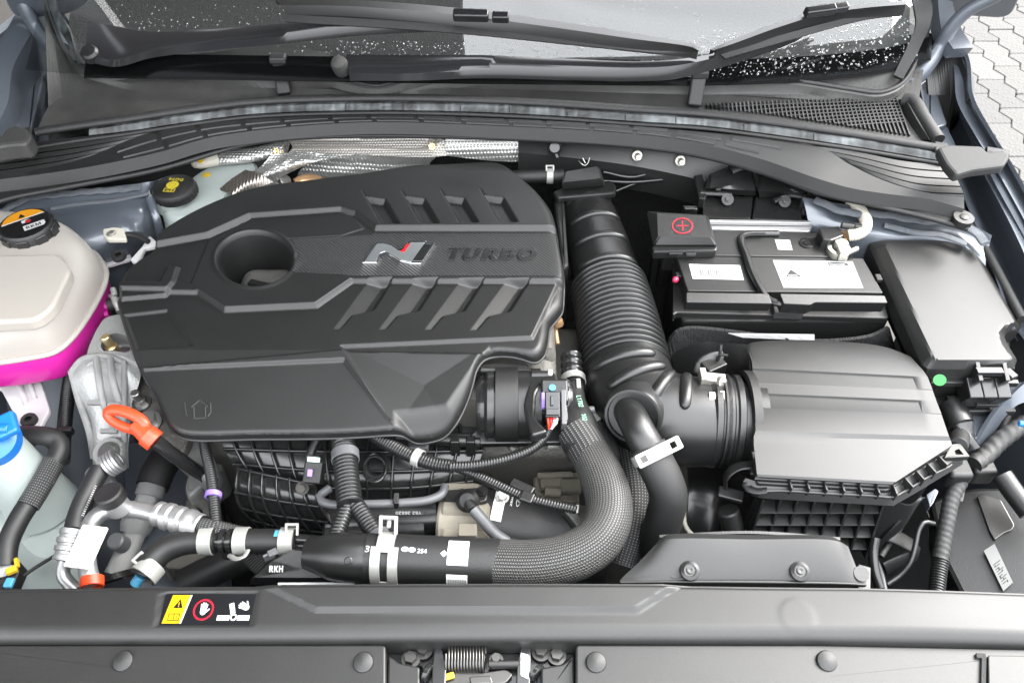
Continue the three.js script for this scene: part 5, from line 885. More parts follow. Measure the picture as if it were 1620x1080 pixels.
// ---------------------------------------------------------------- coolant expansion tank
{
  const t = thing('expansion_tank', 'white coolant expansion tank holding bright pink coolant at the left', 'coolant tank');
  const seam = [[-70, 372], [40, 368], [128, 388], [162, 420], [165, 442], [150, 478], [112, 534], [88, 554], [60, 562], [-70, 566]];
  const S = (h, dy, s, c = [30, 460]) => seam.map(([x, y]) => { const p = V(x, y, 0.852), q = V(c[0], c[1], 0.852); p.sub(q).multiplyScalar(s).add(q); p.y = h; p.z += dy; return p; });
  part(t, 'upper_shell', loft([S(0.852, 0, 1), S(0.868, 0, 0.985), S(0.886, 0, 0.95), S(0.902, -0.003, 0.87), S(0.912, -0.006, 0.74), S(0.917, -0.008, 0.55), S(0.919, -0.01, 0.3)], { n: 96, capA: false, sub: 3, crease: 1.2 }), M.tank);
  part(t, 'lower_shell', loft([S(0.803, 0.004, 0.97), S(0.811, 0.004, 1.0), S(0.848, 0.002, 1.01), S(0.852, 0, 1.005)], { n: 96, capB: false }), M.coolant);
  part(t, 'raised_panel', prism([[-60, 404], [92, 400], [112, 424], [84, 484], [56, 506], [-60, 512]], 0.9215, 0.02, { bev: 0.005, r: 0.012, seg: 4 }), M.tank);
  part(t, 'seam', tube(S(0.852, 0, 1.012), 0.0042, { closed: true, caps: false, seg: 160, rs: 10, flat: 0.9 }), M.tank);
  const c = V(38, 352, 0.935), pr = [[0, -0.03], [0.034, -0.03], [0.0365, -0.027], [0.0365, -0.006], [0.034, -0.001], [0, 0]];
  part(t, 'neck', turned([[0, 0], [0.031, 0], [0.031, 0.03], [0.0, 0.03]], v3(c.x, c.y - 0.05, c.z)), M.tank);
  const cap = part(t, 'cap', turned(pr, c, v3(0, 1, 0), 48), M.satin);
  for (let k = 0; k < 9; k++) { const a = k / 9 * Math.PI * 2 + 0.2; part(cap, 'grip_lobe', rbox(0.016, 0.022, 0.005, 0.002, v3(c.x + Math.sin(a) * 0.0355, c.y - 0.0165, c.z + Math.cos(a) * 0.0355), [0, a, 0]), M.satin); }
  const tx = printed(256, 256, (x, w, h) => { x.fillStyle = '#0c0c0c'; x.beginPath(); x.arc(128, 128, 126, 0, 7); x.fill(); x.save(); x.beginPath(); x.arc(128, 128, 122, 0, 7); x.clip(); x.translate(128, 128); x.rotate(-0.62); x.fillStyle = '#f2a51a'; x.fillRect(-130, -130, 260, 92); x.fillStyle = '#eee'; x.fillRect(-130, -40, 260, 9); x.fillStyle = '#161616'; x.beginPath(); x.moveTo(-20, -52); x.lineTo(0, -92); x.lineTo(20, -52); x.fill(); x.fillStyle = '#e9e9e9'; x.fillRect(-18, 36, 118, 50); x.fillRect(-14, -22, 44, 30); x.fillStyle = '#c8203a'; x.beginPath(); x.arc(20, 0, 16, 0, 7); x.fill(); x.fillStyle = '#3f9a62'; x.fillRect(18, -26, 14, 10); x.fillStyle = '#151515'; x.font = 'bold 40px sans-serif'; x.fillText('RKM', -8, 76); x.restore(); }, null);
  const [q, m] = quad(v3(c.x - 0.031, c.y + 0.0007, c.z - 0.031), v3(c.x + 0.031, c.y + 0.0007, c.z - 0.031), v3(c.x + 0.031, c.y + 0.0007, c.z + 0.031), v3(c.x - 0.031, c.y + 0.0007, c.z + 0.031), tx, { transparent: true });
  part(cap, 'print', q, m);
  part(t, 'mounting_tab', prism([[140, 398], [156, 396], [192, 384], [200, 388], [208, 408], [168, 420], [158, 430], [150, 424]], [0.862, 0.15], 0.006, { bev: 0.0015, r: 0.004 }), M.tabs);
  part(t, 'bush', turned([[0.0045, 0.001], [0.0045, 0.003], [0.0095, 0.003], [0.0105, 0.001], [0.0105, -0.004], [0, -0.004], [0, 0.0005]], V(187, 404, 0.865), v3(0, 1, 0.1), 24), M.rubber);
  part(t, 'leg', prism([[-40, 572], [58, 576], [62, 596], [78, 648], [62, 676], [30, 676], [24, 660], [0, 615], [-40, 600]], [0.785, 0], 0.008, { bev: 0.002, r: 0.006 }), M.tabs);
  part(t, 'leg_ridge', [pipe([[22, 590], [42, 640]], 0.785, 0.004), pipe([[40, 585], [56, 632]], 0.785, 0.003)], M.tabs);
  part(t, 'bush', turned([[0.0045, 0.001], [0.0045, 0.003], [0.0095, 0.003], [0.0105, 0.001], [0.0105, -0.004], [0, -0.004], [0, 0.0005]], V(45, 664, 0.789), v3(0, 1, 0.1), 24), M.rubber);
  part(t, 'side_foot', prism([[105, 550], [132, 538], [134, 552], [110, 570], [92, 572]], [0.80, 0], 0.006, { bev: 0.0015, r: 0.003 }), M.tabs);
  part(t, 'outlet_pipe', [pipe([[136, 494], [150, 488], [178, 482]], 0.828, 0.0062), pipe([[136, 502], [152, 499], [172, 496]], 0.82, 0.005)], M.coolant);
  const k = thing('coolant_hose_end', 'short black hose end with a white spring clamp beside the engine cover', 'hose');
  part(k, 'hose', pipe([[170, 483], [184, 480], [202, 478]], 0.83, 0.0095), M.rubber);
  part(k, 'clamp', [rod(V(178, 456, 0.845), V(181, 468, 0.842), 0.004), tube(Vs([[174, 468, 0.838], [181, 472, 0.843], [188, 474, 0.838]]), 0.003, {}), tube(Vs([[180, 472, 0.842], [183, 480, 0.84], [188, 490, 0.832]]), 0.0045, {})], M.whiteClamp);
  const f = thing('cable_clip', 'white plastic cable clip against the back left edge of the engine cover', 'clip');
  part(f, 'body', prism([[236, 372], [248, 382], [246, 388], [228, 392], [216, 418], [205, 410], [225, 388], [230, 378]], 0.868, 0.008, { bev: 0.002, r: 0.003 }), M.white);
  const p = thing('earth_plug', 'cream square plug with a thin dark lead on the strut tower', 'plug');
  part(p, 'block', [prism([[162, 362], [168, 358], [196, 360], [199, 378], [168, 378], [162, 372]], 0.876, 0.008, { bev: 0.002, r: 0.004 })], M.ivory);
  part(p, 'screw', turned([[0, 0], [0.0065, 0], [0.0065, 0.002], [0.004, 0.0035], [0, 0.003]], V(176, 370, 0.876), v3(0, 1, 0), 20), M.zinc);
  part(p, 'lead', pipe([[199, 371], [215, 373], [234, 382]], 0.872, 0.0042), M.rubber);
}
// ---------------------------------------------------------------- cast engine mount
{
  const t = thing('engine_mount', 'cast aluminium engine mount bracket with ribs and a round opening', 'engine mount');
  const hole = [[152, 548], [162, 530], [182, 522], [206, 528], [212, 556], [196, 562], [176, 558], [160, 560]];
  part(t, 'ring', [prism([[136, 552], [148, 524], [163, 500], [190, 494], [222, 506], [232, 560], [218, 580], [196, 568], [170, 564], [150, 572], [132, 582]], [0.845, -0.1], 0.03, { bev: 0.004, r: 0.012, holes: [hole] })], M.alu);
  part(t, 'bore', [prism(hole, [0.78, -0.1], 0.03, { bev: 0.001, r: 0.01 })], M.alu);
  part(t, 'web', skin([[[110, 586, 0.835], [130, 566, 0.845], [165, 562, 0.845], [200, 572, 0.84], [222, 590, 0.83]], [[112, 600, 0.832], [132, 586, 0.842], [168, 580, 0.842], [200, 588, 0.838], [220, 604, 0.825]], [[122, 634, 0.81], [140, 624, 0.82], [170, 618, 0.82], [196, 626, 0.815], [206, 650, 0.80]], [[136, 670, 0.785], [150, 664, 0.795], [172, 660, 0.795], [196, 668, 0.79], [204, 690, 0.775]], [[144, 702, 0.77], [152, 700, 0.775], [172, 694, 0.778], [194, 700, 0.775], [202, 716, 0.76]], [[146, 736, 0.74], [156, 738, 0.745], [174, 736, 0.748], [194, 738, 0.742], [204, 740, 0.73]]], { n: 24, sub: 3, thick: 0.02 }), M.alu);
  for (const [a, r] of [[[[112, 586, 0.836], [124, 632, 0.812], [140, 680, 0.785], [148, 724, 0.752]], 0.0045], [[[152, 566, 0.848], [156, 600, 0.842], [164, 640, 0.82], [178, 672, 0.796]], 0.0045], [[[174, 566, 0.848], [178, 600, 0.842], [190, 640, 0.818], [200, 668, 0.795]], 0.0045], [[[196, 572, 0.843], [196, 610, 0.83], [196, 650, 0.812], [196, 700, 0.778]], 0.0038], [[[112, 588, 0.836], [130, 568, 0.846], [165, 563, 0.847], [200, 574, 0.842]], 0.004]]) part(t, 'rib', pipe(a, 0, r, { rs: 10 }), M.alu);
  part(t, 'boss', [turned([[0, 0], [0.021, 0], [0.019, 0.004], [0, 0.005]], V(172, 716, 0.779), v3(0, 1, 0.35)), rbox(0.022, 0.006, 0.006, 0.001, V(152, 637, 0.822), [0.3, 0, 0]), rbox(0.016, 0.006, 0.005, 0.001, V(180, 640, 0.822), [0.3, 0, 0]), rbox(0.022, 0.006, 0.006, 0.001, V(172, 682, 0.797), [0.3, 0, 0])], M.alu);
  part(t, 'bolt', hexBolt(V(172, 715, 0.783), 0.0095, 0.007, v3(0, 1, 0.35)), M.steel);
  { const p = V(180, 556, 0.83), q = V(165, 532, 0.86); part(t, 'stud', [rod(p, q, 0.006), rod(p, p.clone().lerp(q, 0.4), 0.0085)], M.brass); }
}
// ---------------------------------------------------------------- dipstick
{
  const t = thing('dipstick', 'oil dipstick with an orange loop handle leaning toward the left', 'dipstick');
  const L = []; for (let k = 0; k < 20; k++) { const a = k / 20 * Math.PI * 2; L.push(V(199 + 29 * Math.cos(a) + 6 * Math.sin(a), 664 + 14 * Math.sin(a) + 7 * Math.cos(a), 0.872 + 0.008 * Math.sin(a) * -1)); }
  const h = part(t, 'handle', [tube(L, 0.0068, { closed: true, caps: false, seg: 80, rs: 14, flat: 0.8 }), tube(Vs([[214, 672, 0.868], [226, 682, 0.864], [238, 692, 0.860]]), (s) => 0.0095 + 0.003 * s, {}), tube(Vs([[232, 688, 0.862], [241, 695, 0.858], [245, 698, 0.856]]), 0.0135, { seg: 12 })], M.orange);
  part(t, 'tube', pipe([[243, 696, 0.855], [275, 720, 0.82], [310, 744, 0.775], [335, 760, 0.74]], 0, 0.0088), M.gloss);
}
// ---------------------------------------------------------------- washer tank
{
  const t = thing('washer_tank', 'pale green washer fluid tank with a bright blue cap at the left edge', 'washer tank');
  const c = V(-10, 700, 0.83);
  part(t, 'neck', tube([v3(c.x, c.y - 0.01, c.z), v3(c.x + 0.004, c.y - 0.06, c.z + 0.004), v3(c.x + 0.012, c.y - 0.13, c.z + 0.01)], (s) => 0.029 + 0.016 * s, { seg: 20, rs: 32 }), M.milky);
  part(t, 'cap', [turned([[0, 0], [0.030, 0], [0.032, 0.003], [0.029, 0.02], [0.012, 0.028], [0, 0.029]], c, v3(0.28, 0.9, 0.35), 40), rbox(0.028, 0.012, 0.03, 0.004, V(8, 674, 0.865), [0.3, 0.5, 0.2]), rod(V(-12, 678, 0.868), V(14, 678, 0.868), 0.006)], M.blue);
  part(t, 'body', loft([[[24, 790, 0.70], [54, 778, 0.70], [84, 784, 0.70], [108, 810, 0.70], [112, 850, 0.70], [96, 880, 0.70], [60, 880, 0.70], [30, 850, 0.70]], [[20, 800, 0.685], [54, 790, 0.685], [90, 796, 0.685], [116, 822, 0.685], [118, 880, 0.685], [90, 905, 0.685], [50, 905, 0.685], [24, 870, 0.685]], [[10, 900, 0.58], [54, 890, 0.58], [100, 890, 0.58], [134, 920, 0.58], [134, 990, 0.58], [90, 1010, 0.58], [40, 1010, 0.58], [10, 960, 0.58]]], { n: 48 }), M.milky);
  part(t, 'shoulder', loft([[[-60, 760, 0.72], [20, 750, 0.72], [50, 770, 0.72], [70, 800, 0.72], [20, 840, 0.72], [-60, 840, 0.72]], [[-60, 800, 0.66], [30, 790, 0.66], [70, 810, 0.66], [90, 850, 0.66], [40, 900, 0.66], [-60, 900, 0.66]]], { n: 40 }), M.milky);
}
// ---------------------------------------------------------------- hoses on the left
{
  const a = thing('washer_hose', 'black taped hose bending down past the blue cap with a white clip', 'hose');
  part(a, 'hose', pipe([[10, 688, 0.80], [40, 688, 0.80], [72, 690, 0.80], [90, 696, 0.795], [94, 712, 0.79], [80, 740, 0.785], [56, 780, 0.78], [30, 820, 0.775], [12, 860, 0.765], [8, 895, 0.755]], 0, 0.0122), M.hose);
  part(a, 'fabric_sleeve', pipe([[84, 732, 0.7855], [66, 764, 0.7835], [44, 800, 0.7785]], 0, 0.0134), M.mesh);
  part(a, 'clip', [turned([[0, 0], [0.008, 0], [0.0095, 0.004], [0.008, 0.008], [0, 0.009]], V(70, 760, 0.785), v3(0.7, 0.5, 0.2), 24)], M.white);
  const c = thing('plug_connector', 'small connector with blue and yellow tabs at the lower left corner', 'connector');
  part(c, 'housing', [rbox(0.03, 0.03, 0.03, 0.004, V(12, 912, 0.73)), rbox(0.022, 0.02, 0.03, 0.003, V(14, 925, 0.745))], M.plastic);
  part(c, 'white_collar', rod(V(6, 894, 0.757), V(10, 902, 0.75), 0.0135), M.white);
  part(c, 'yellow_tab', [rbox(0.012, 0.006, 0.008, 0.001, V(18, 902, 0.764), [0, 0.5, 0]), rbox(0.004, 0.006, 0.012, 0.001, V(26, 890, 0.765), [0, 0.5, 0.2])], M.yellow);
  part(c, 'blue_tab', rbox(0.010, 0.006, 0.012, 0.002, V(14, 922, 0.762)), M.sky);
  part(c, 'lead', pipe([[26, 918, 0.74], [55, 898, 0.735], [84, 880, 0.73]], 0, 0.0022, { rs: 8 }), M.rubber);
  // low-pressure air-conditioning line
  const b = thing('air_conditioning_hose', 'black printed hose with crimped silver fittings bending to an aluminium pipe', 'hose');
  part(b, 'hose', pipe([[158, 742, 0.815], [146, 764, 0.812], [132, 792, 0.808], [122, 818, 0.803], [117, 838, 0.80]], 0, 0.0118), M.hose);
  part(b, 'block', [prism([[130, 748], [140, 736], [160, 730], [172, 742], [180, 776], [168, 790], [150, 784], [138, 770]], [0.808, -0.1], 0.025, { bev: 0.004, r: 0.006 })], M.aluPipe);
  for (let k = 0; k < 4; k++) part(b, 'fitting_ring', [turned([[0.010, 0], [0.0155, 0.0006], [0.0155, 0.0036], [0.010, 0.0042]], V(168 + k * 5, 738 - k * 3, 0.815), v3(0.8, 0.3, -0.5))], M.aluPipe);
  const A = V(117, 836, 0.80), B = V(103, 888, 0.785), ax = B.clone().sub(A).normalize(), l = A.distanceTo(B);
  part(b, 'crimp', turned([[0.0125, 0], [0.0150, 0.001], [0.0150, l * 0.18], [0.0135, l * 0.21], [0.0135, l * 0.27], [0.0158, l * 0.31], [0.0158, l * 0.44], [0.0135, l * 0.48], [0.0135, l * 0.52], [0.0158, l * 0.56], [0.0158, l * 0.68], [0.0135, l * 0.72], [0.0135, l * 0.78], [0.0148, l * 0.82], [0.0148, l * 0.98], [0.009, l]], A, ax), M.aluPipe);
  part(b, 'pipe', pipe([[103, 886, 0.786], [99, 900, 0.78], [100, 912, 0.775], [108, 922, 0.77], [120, 934, 0.765]], 0, 0.0078), M.aluPipe);
  const tx = printed(512, 32, (x, w, h) => { x.clearRect(0, 0, w, h); x.fillStyle = '#d8d8d8'; x.font = 'bold 26px monospace'; x.fillText('2 0 0 1 1 / 2 5 2 0 R 0 6 2 1', 6, 25); }, null);
  part(b, 'printed_mark', wrap(V(122, 818, 0.803), V(146, 764, 0.812), 0.0121, 0.75, 1.15, v3(0, 1, 0), null), new THREE.MeshStandardMaterial({ map: tx, transparent: true, side: THREE.DoubleSide }));
  // high-pressure pipe
  const p = thing('refrigerant_pipe', 'bent bright aluminium pipe with service cap, white label sleeve and orange ring', 'pipe');
  part(p, 'pipe', pipe([[146, 925, 0.79], [139, 905, 0.795], [136, 880, 0.80], [137, 850, 0.80], [144, 826, 0.80], [160, 811, 0.80], [182, 806, 0.80], [212, 806, 0.80], [254, 815, 0.80]], 0, 0.0102), M.aluPipe);
  const A2 = V(248, 812, 0.80), B2 = V(318, 833, 0.80), ax2 = B2.clone().sub(A2).normalize(), l2 = A2.distanceTo(B2);
  part(p, 'crimp', turned([[0.0105, 0], [0.0150, 0.001], [0.0150, l2 * 0.09], [0.0135, l2 * 0.12], [0.0135, l2 * 0.17], [0.0165, l2 * 0.21], [0.0165, l2 * 0.32], [0.0142, l2 * 0.36], [0.0142, l2 * 0.4], [0.0165, l2 * 0.44], [0.0165, l2 * 0.56], [0.0142, l2 * 0.6], [0.0142, l2 * 0.65], [0.0165, l2 * 0.69], [0.0165, l2 * 0.8], [0.015, l2 * 0.84], [0.015, l2 * 0.97], [0.0135, l2]], A2, ax2), M.aluPipe);
  part(p, 'hose', pipe([[316, 832, 0.80], [335, 836, 0.798], [360, 842, 0.79], [395, 852, 0.78], [415, 866, 0.77]], 0, 0.0108), M.mesh);
  { const b0 = V(190, 806, 0.805), d = V(171, 780, 0.835).sub(b0); const L0 = d.length(); d.normalize(); part(p, 'service_port', [turned([[0, 0], [0.014, 0], [0.0135, 0.012], [0.012, L0 * 0.7], [0, L0 * 0.7]], b0, d, 30)], M.aluPipe); part(p, 'service_cap', [turned([[0, 0], [0.0165, 0], [0.0165, 0.012], [0.0145, 0.014], [0.009, 0.0135], [0, 0.013]], b0.clone().addScaledVector(d, L0 * 0.62), d, 32)], M.plastic); }
  const lb = printed(128, 256, (x, w, h) => { x.fillStyle = '#f1efec'; x.fillRect(0, 0, w, h); x.fillStyle = '#e0b070'; x.fillRect(70, 0, 5, h); x.fillStyle = '#cfcbd6'; for (let k = 0; k < 9; k++) x.fillRect(34, 40 + k * 18, 4, 11); });
  part(p, 'label', rbox(0.030, 0.004, 0.050, 0.001, V(136, 865, 0.8125), [0.12, -0.13, 0]), new THREE.MeshStandardMaterial({ map: lb, roughness: 0.5, side: THREE.DoubleSide }));
  part(p, 'orange_ring', band(V(145, 921, 0.7905), v3(0.25, -0.2, 1), 0.011, 0.012, 0.0016), M.orange);
  // charge-air pipe / filler tube behind
  const f = thing('filler_pipe', 'grey metal pipe with a side knob running into a black hose', 'pipe');
  part(f, 'hose', pipe([[262, 725, 0.70], [250, 745, 0.70], [240, 770, 0.695]], 0, 0.022), M.rubber);
  part(f, 'pipe', [pipe([[242, 766, 0.70], [228, 800, 0.69], [210, 850, 0.675], [182, 910, 0.66]], 0, 0.0145), turned([[0, 0], [0.020, 0], [0.021, 0.004], [0.021, 0.02], [0.016, 0.03], [0, 0.03]], V(225, 812, 0.685), V(216, 830, 0.68).sub(V(225, 812, 0.685))), rod(V(240, 768, 0.70), V(234, 786, 0.695), 0.018)], M.alu);
  part(f, 'knob', turned([[0, 0], [0.011, 0], [0.011, 0.02], [0.009, 0.022], [0, 0.022]], V(194, 862, 0.685), v3(-0.1, 1, 0.25), 28), M.greyTube);
  part(f, 'grommet', turned([[0.012, 0], [0.026, 0], [0.024, 0.008], [0.012, 0.008]], V(180, 918, 0.655), v3(-0.3, 0.5, -0.8)), M.gloss);
  // radiator hose with white spring clamps
  const h = thing('coolant_hose', 'black rubber coolant hose with white spring clamps above the front crossmember', 'hose');
  part(h, 'hose', pipe([[226, 912, 0.785], [240, 886, 0.79], [262, 868, 0.792], [290, 858, 0.793], [322, 855, 0.793], [342, 855, 0.793]], 0, 0.0148), M.hose);
  part(h, 'hose', pipe([[372, 856, 0.793], [420, 856, 0.793], [468, 857, 0.793]], 0, 0.0145), M.hose);
  part(h, 'connector', [rod(V(338, 855, 0.793), V(376, 856, 0.793), 0.0105), turned([[0, 0], [0.014, 0], [0.014, 0.005], [0, 0.005]], V(350, 855, 0.793), v3(1, 0, 0)), turned([[0, 0], [0.014, 0], [0.014, 0.005], [0, 0.005]], V(362, 855, 0.793), v3(1, 0, 0)), rod(V(360, 862, 0.785), V(362, 880, 0.77), 0.008)], M.gloss);
  part(h, 'stub', [rod(V(468, 852, 0.796), V(520, 856, 0.796), 0.006), rod(V(468, 862, 0.786), V(515, 864, 0.786), 0.007)], M.gloss);
  for (const [x, y, d, w] of [[328, 855, v3(1, 0, 0), 0.016], [383, 856, v3(1, 0, 0), 0.016], [455, 857, v3(1, 0, 0), 0.017], [234, 902, v3(0.5, 0, -1), 0.018]]) part(h, 'clamp', band(V(x, y, x < 300 ? 0.787 : 0.793), d, 0.0152, w), M.whiteClamp);
  part(h, 'clamp_ear', earLoop(V(461, 845, 0.806), v3(1, 0, 0), v3(0, 0.6, -0.8), 0.013, 0.011, 0.003), M.whiteClamp);
  part(h, 'clamp_ear', earLoop(V(226, 888, 0.797), v3(0.55, 0, -0.83), v3(-0.6, 0.6, -0.3), 0.012, 0.010, 0.003), M.whiteClamp);
  part(h, 'clamp_tail', tube(Vs([[362, 878, 0.79], [374, 884, 0.80], [386, 880, 0.803], [392, 870, 0.80]]), 0.003, { flat: 0.5 }), M.whiteClamp);
  part(h, 'paint_mark', [wrap(V(437, 857, 0.793), V(447, 857, 0.793), 0.0150, -0.6, 0.1, v3(0, 1, 0), null)], M.sky);
  part(h, 'nozzle', rod(V(222, 912, 0.787), V(212, 925, 0.78), 0.006), M.sky);
  const tx2 = printed(512, 40, (x, w, h2) => { x.clearRect(0, 0, w, h2); x.fillStyle = '#9a9a9a'; x.font = 'bold 30px monospace'; x.fillText('3. 2 2 0 1 1 / 2 9', 10, 30); }, null);
  part(h, 'printed_mark', wrap(V(272, 864, 0.7925), V(320, 855, 0.793), 0.0151, -0.9, -0.5, v3(0, 1, 0), null), new THREE.MeshStandardMaterial({ map: tx2, transparent: true, side: THREE.DoubleSide }));
  const lh = thing('lower_hose', 'dark ribbed hose lying deep beneath the white-clamped coolant hose', 'hose');
  part(lh, 'hose', pipe([[290, 925, 0.70], [330, 905, 0.705], [370, 885, 0.71], [410, 870, 0.71]], 0, 0.02), M.hose);
  const lh2 = thing('braided_line', 'black braided line dropping behind the plastic charge pipe', 'hose');
  part(lh2, 'line', pipe([[385, 868, 0.755], [400, 886, 0.745], [420, 905, 0.735]], 0, 0.010), M.mesh);
}
// ---------------------------------------------------------------- air intake trunk
{
  const t = thing('intake_duct', 'big black air intake trunk with bellows curving from the back to the filter box', 'air intake duct');
  // upper resonator
  part(t, 'resonator_cap', loft([[[890, 300, 0.875], [892, 276, 0.88], [950, 268, 0.88], [958, 294, 0.875]].map(([x, y, z]) => [x, y, z]), [[889, 292, 0.895], [893, 272, 0.9], [948, 264, 0.90], [955, 286, 0.895]], [[892, 288, 0.902], [896, 271, 0.905], [945, 263, 0.905], [951, 282, 0.902]]].map((l) => l), { n: 48, smooth: false, crease: 0.7 }), M.lid);
  part(t, 'resonator_flange', prism([[874, 302], [890, 296], [966, 284], [975, 292], [975, 304], [880, 312]], 0.872, 0.012, { bev: 0.003, r: 0.006 }), M.satin);
  part(t, 'side_box', prism([[876, 304], [892, 302], [900, 420], [890, 425], [880, 350]], 0.86, 0.12, { bev: 0.004, r: 0.006 }), M.plastic);
  const P1 = Vs([[922, 318, 0.826], [934, 352, 0.826], [948, 396, 0.826], [960, 442, 0.826], [966, 466, 0.826]]);
  part(t, 'upper_trunk', tube(P1, (s) => 0.043 + 0.010 * s, { seg: 40, rs: 40, flat: 0.94 }), M.satin);
  const c1 = new THREE.CatmullRomCurve3(P1, false, 'centripetal');
  for (let k = 0; k < 4; k++) { // arched ribs over the trunk
    const s = 0.16 + k * 0.235, p = c1.getPointAt(s), tg = c1.getTangentAt(s), N = v3(0, 1, 0).addScaledVector(tg, -tg.y).normalize(), B = tg.clone().cross(N), r = 0.043 + 0.010 * s, L = [];
    for (let a = -0.95; a <= 1.101; a += 0.1) L.push(p.clone().addScaledVector(N, Math.cos(a) * r * 0.94).addScaledVector(B, Math.sin(a) * r));
    part(t, 'rib', tube(L, (q) => 0.0062 * Math.sqrt(Math.max(0.02, 1 - Math.pow(Math.abs(q * 2 - 1), 6))), { seg: 40, rs: 10, flat: 0.8 }), M.satin);
  }
  // bellows: each convolution its own ring-shaped fold of one moulding
  const P2 = Vs([[963, 456, 0.826], [972, 490, 0.826], [981, 530, 0.825], [989, 572, 0.823], [992, 590, 0.822]]), n = 17;
  part(t, 'bellows', tube(P2, (s) => { const f = (s * n) % 1; return (0.0575 + 0.003 * s) - 0.0062 * Math.pow(Math.sin(f * Math.PI), 2) ; }, { seg: n * 12, rs: 48, flat: 0.96 }), M.satin);
  const P3 = Vs([[991, 584, 0.822], [998, 610, 0.82], [1014, 638, 0.818], [1040, 656, 0.816], [1072, 664, 0.815], [1102, 667, 0.815], [1128, 668, 0.815]]);
  const r3 = (s) => 0.058 - 0.002 * s + 0.003 * Math.sin(s * Math.PI);
  part(t, 'elbow', tube(P3, r3, { seg: 60, rs: 48 }), M.satin);
  const c3 = new THREE.CatmullRomCurve3(P3, false, 'centripetal');
  [[0.12, -0.5, 1.0], [0.30, -0.6, 0.85], [0.50, -0.6, 0.75], [0.72, -0.65, 0.45]].forEach(([s, a0, a1]) => { const p = c3.getPointAt(s), tg = c3.getTangentAt(s), N = v3(0, 1, 0).addScaledVector(tg, -tg.y).normalize(), B = tg.clone().cross(N), L = []; for (let k = 0; k <= 20; k++) { const a = -lerp(a0, a1, k / 20) * -1; L.push(p.clone().addScaledVector(N, Math.cos(a) * (r3(s) + 0.001)).addScaledVector(B, Math.sin(a) * (r3(s) + 0.001))); }
    part(t, 'rib', tube(L, (q) => 0.0078 * Math.sqrt(Math.max(0.02, 1 - Math.pow(Math.abs(q * 2 - 1), 6))), { seg: 40, rs: 12, flat: 0.8 }), M.satin); });
  // branch port with its stub
  const pd = v3(-0.30, 0.50, 0.80).normalize(), pb = V(1004, 652, 0.856);
  part(t, 'port', [turned([[0, -0.05], [0.036, -0.05], [0.036, 0.012], [0.034, 0.016], [0.031, 0.016], [0.030, 0.012], [0, 0.010]], pb, pd, 48)], M.satin);
  part(t, 'stub', tube([V(994, 650, 0.862), V(1002, 664, 0.874), V(1014, 688, 0.872), V(1028, 712, 0.862)], (s) => 0.0185 + 0.001 * s, { rs: 28 }), M.satin);
  part(t, 'fin', skin([[[982, 640, 0.876], [990, 690, 0.872], [1006, 722, 0.86]], [[986, 646, 0.868], [994, 692, 0.864], [1010, 722, 0.852]]], { n: 16, thick: 0.0025 }), M.satin);
  // outlet rings and clamp at the filter box
  const A = V(1118, 664, 0.815), B = V(1188, 668, 0.815), ax = B.clone().sub(A).normalize(), l = A.distanceTo(B);
  part(t, 'cuff', turned([[0.050, -0.01], [0.058, 0], [0.0605, 0.003], [0.0605, l * 0.17], [0.057, l * 0.2], [0.057, l * 0.26], [0.0605, l * 0.29], [0.0605, l * 0.42], [0.057, l * 0.46], [0.057, l * 0.5], [0.060, l * 0.54], [0.060, l * 0.66], [0.054, l * 0.7], [0.054, l * 1.2]], A, ax, 64), M.satin);
  part(t, 'hose_clamp', [turned([[0.0585, 0], [0.0605, 0.0004], [0.0605, 0.0072], [0.0585, 0.0076]], A.clone().addScaledVector(ax, l * 0.24), ax, 64)], M.plastic);
  const S = part(t, 'clamp_screw', [rbox(0.030, 0.012, 0.014, 0.002, V(1128, 600, 0.872), [0, -0.15, 0]), rbox(0.008, 0.014, 0.02, 0.001, V(1112, 596, 0.872)), turned([[0, 0], [0.0075, 0], [0.0075, 0.006], [0.006, 0.007], [0, 0.0065]], V(1138, 604, 0.872), v3(0.6, 0.45, 0.65), 24)], M.zinc);
  part(S, 'clamp_tongue', [rbox(0.006, 0.012, 0.02, 0.001, V(1142, 632, 0.866), [0.5, 0, 0]), rbox(0.008, 0.008, 0.01, 0.001, V(1126, 627, 0.87), [0.5, 0, 0])], M.zinc);
  // breather pipe at the top left with clamp
  const b = thing('breather_pipe', 'short black breather pipe with a pale clamp at the intake trunk top', 'pipe');
  part(b, 'pipe', pipe([[780, 284, 0.875], [820, 280, 0.878], [862, 278, 0.878], [892, 278, 0.878]], 0, 0.0105), M.rubber);
  part(b, 'clamp', [band(V(870, 278, 0.878), v3(1, 0, 0.02), 0.0112, 0.011)], M.whiteClamp);
  part(b, 'clamp_ear', earLoop(V(870, 270, 0.888), v3(1, 0, 0), v3(0, 0.7, -0.7), 0.011, 0.008, 0.0025), M.whiteClamp);
  const w = thing('wire_clip', 'tiny wire spring clip standing on the trunk cap', 'clip');
  part(w, 'wire', [pipe([[915, 254, 0.915], [920, 259, 0.908], [925, 262, 0.906], [930, 258, 0.908], [933, 249, 0.915]], 0, 0.001, { rs: 6 }), pipe([[922, 250, 0.914], [926, 258, 0.908]], 0, 0.001, { rs: 6 })], M.steel);
  const k = thing('bulkhead_clip', 'small black rubber plug on the bulkhead behind the intake trunk', 'plug');
  part(k, 'plug', [turned([[0, 0], [0.012, 0], [0.012, 0.008], [0.008, 0.012], [0, 0.012]], V(877, 234, 0.896), v3(0, 0.6, 0.8), 24), rod(V(878, 238, 0.896), V(882, 250, 0.886), 0.004)], M.gloss);
  // clamped drain hose
  const h = thing('drain_hose', 'smooth grey rubber hose with a white clamp dropping from the intake elbow', 'hose');
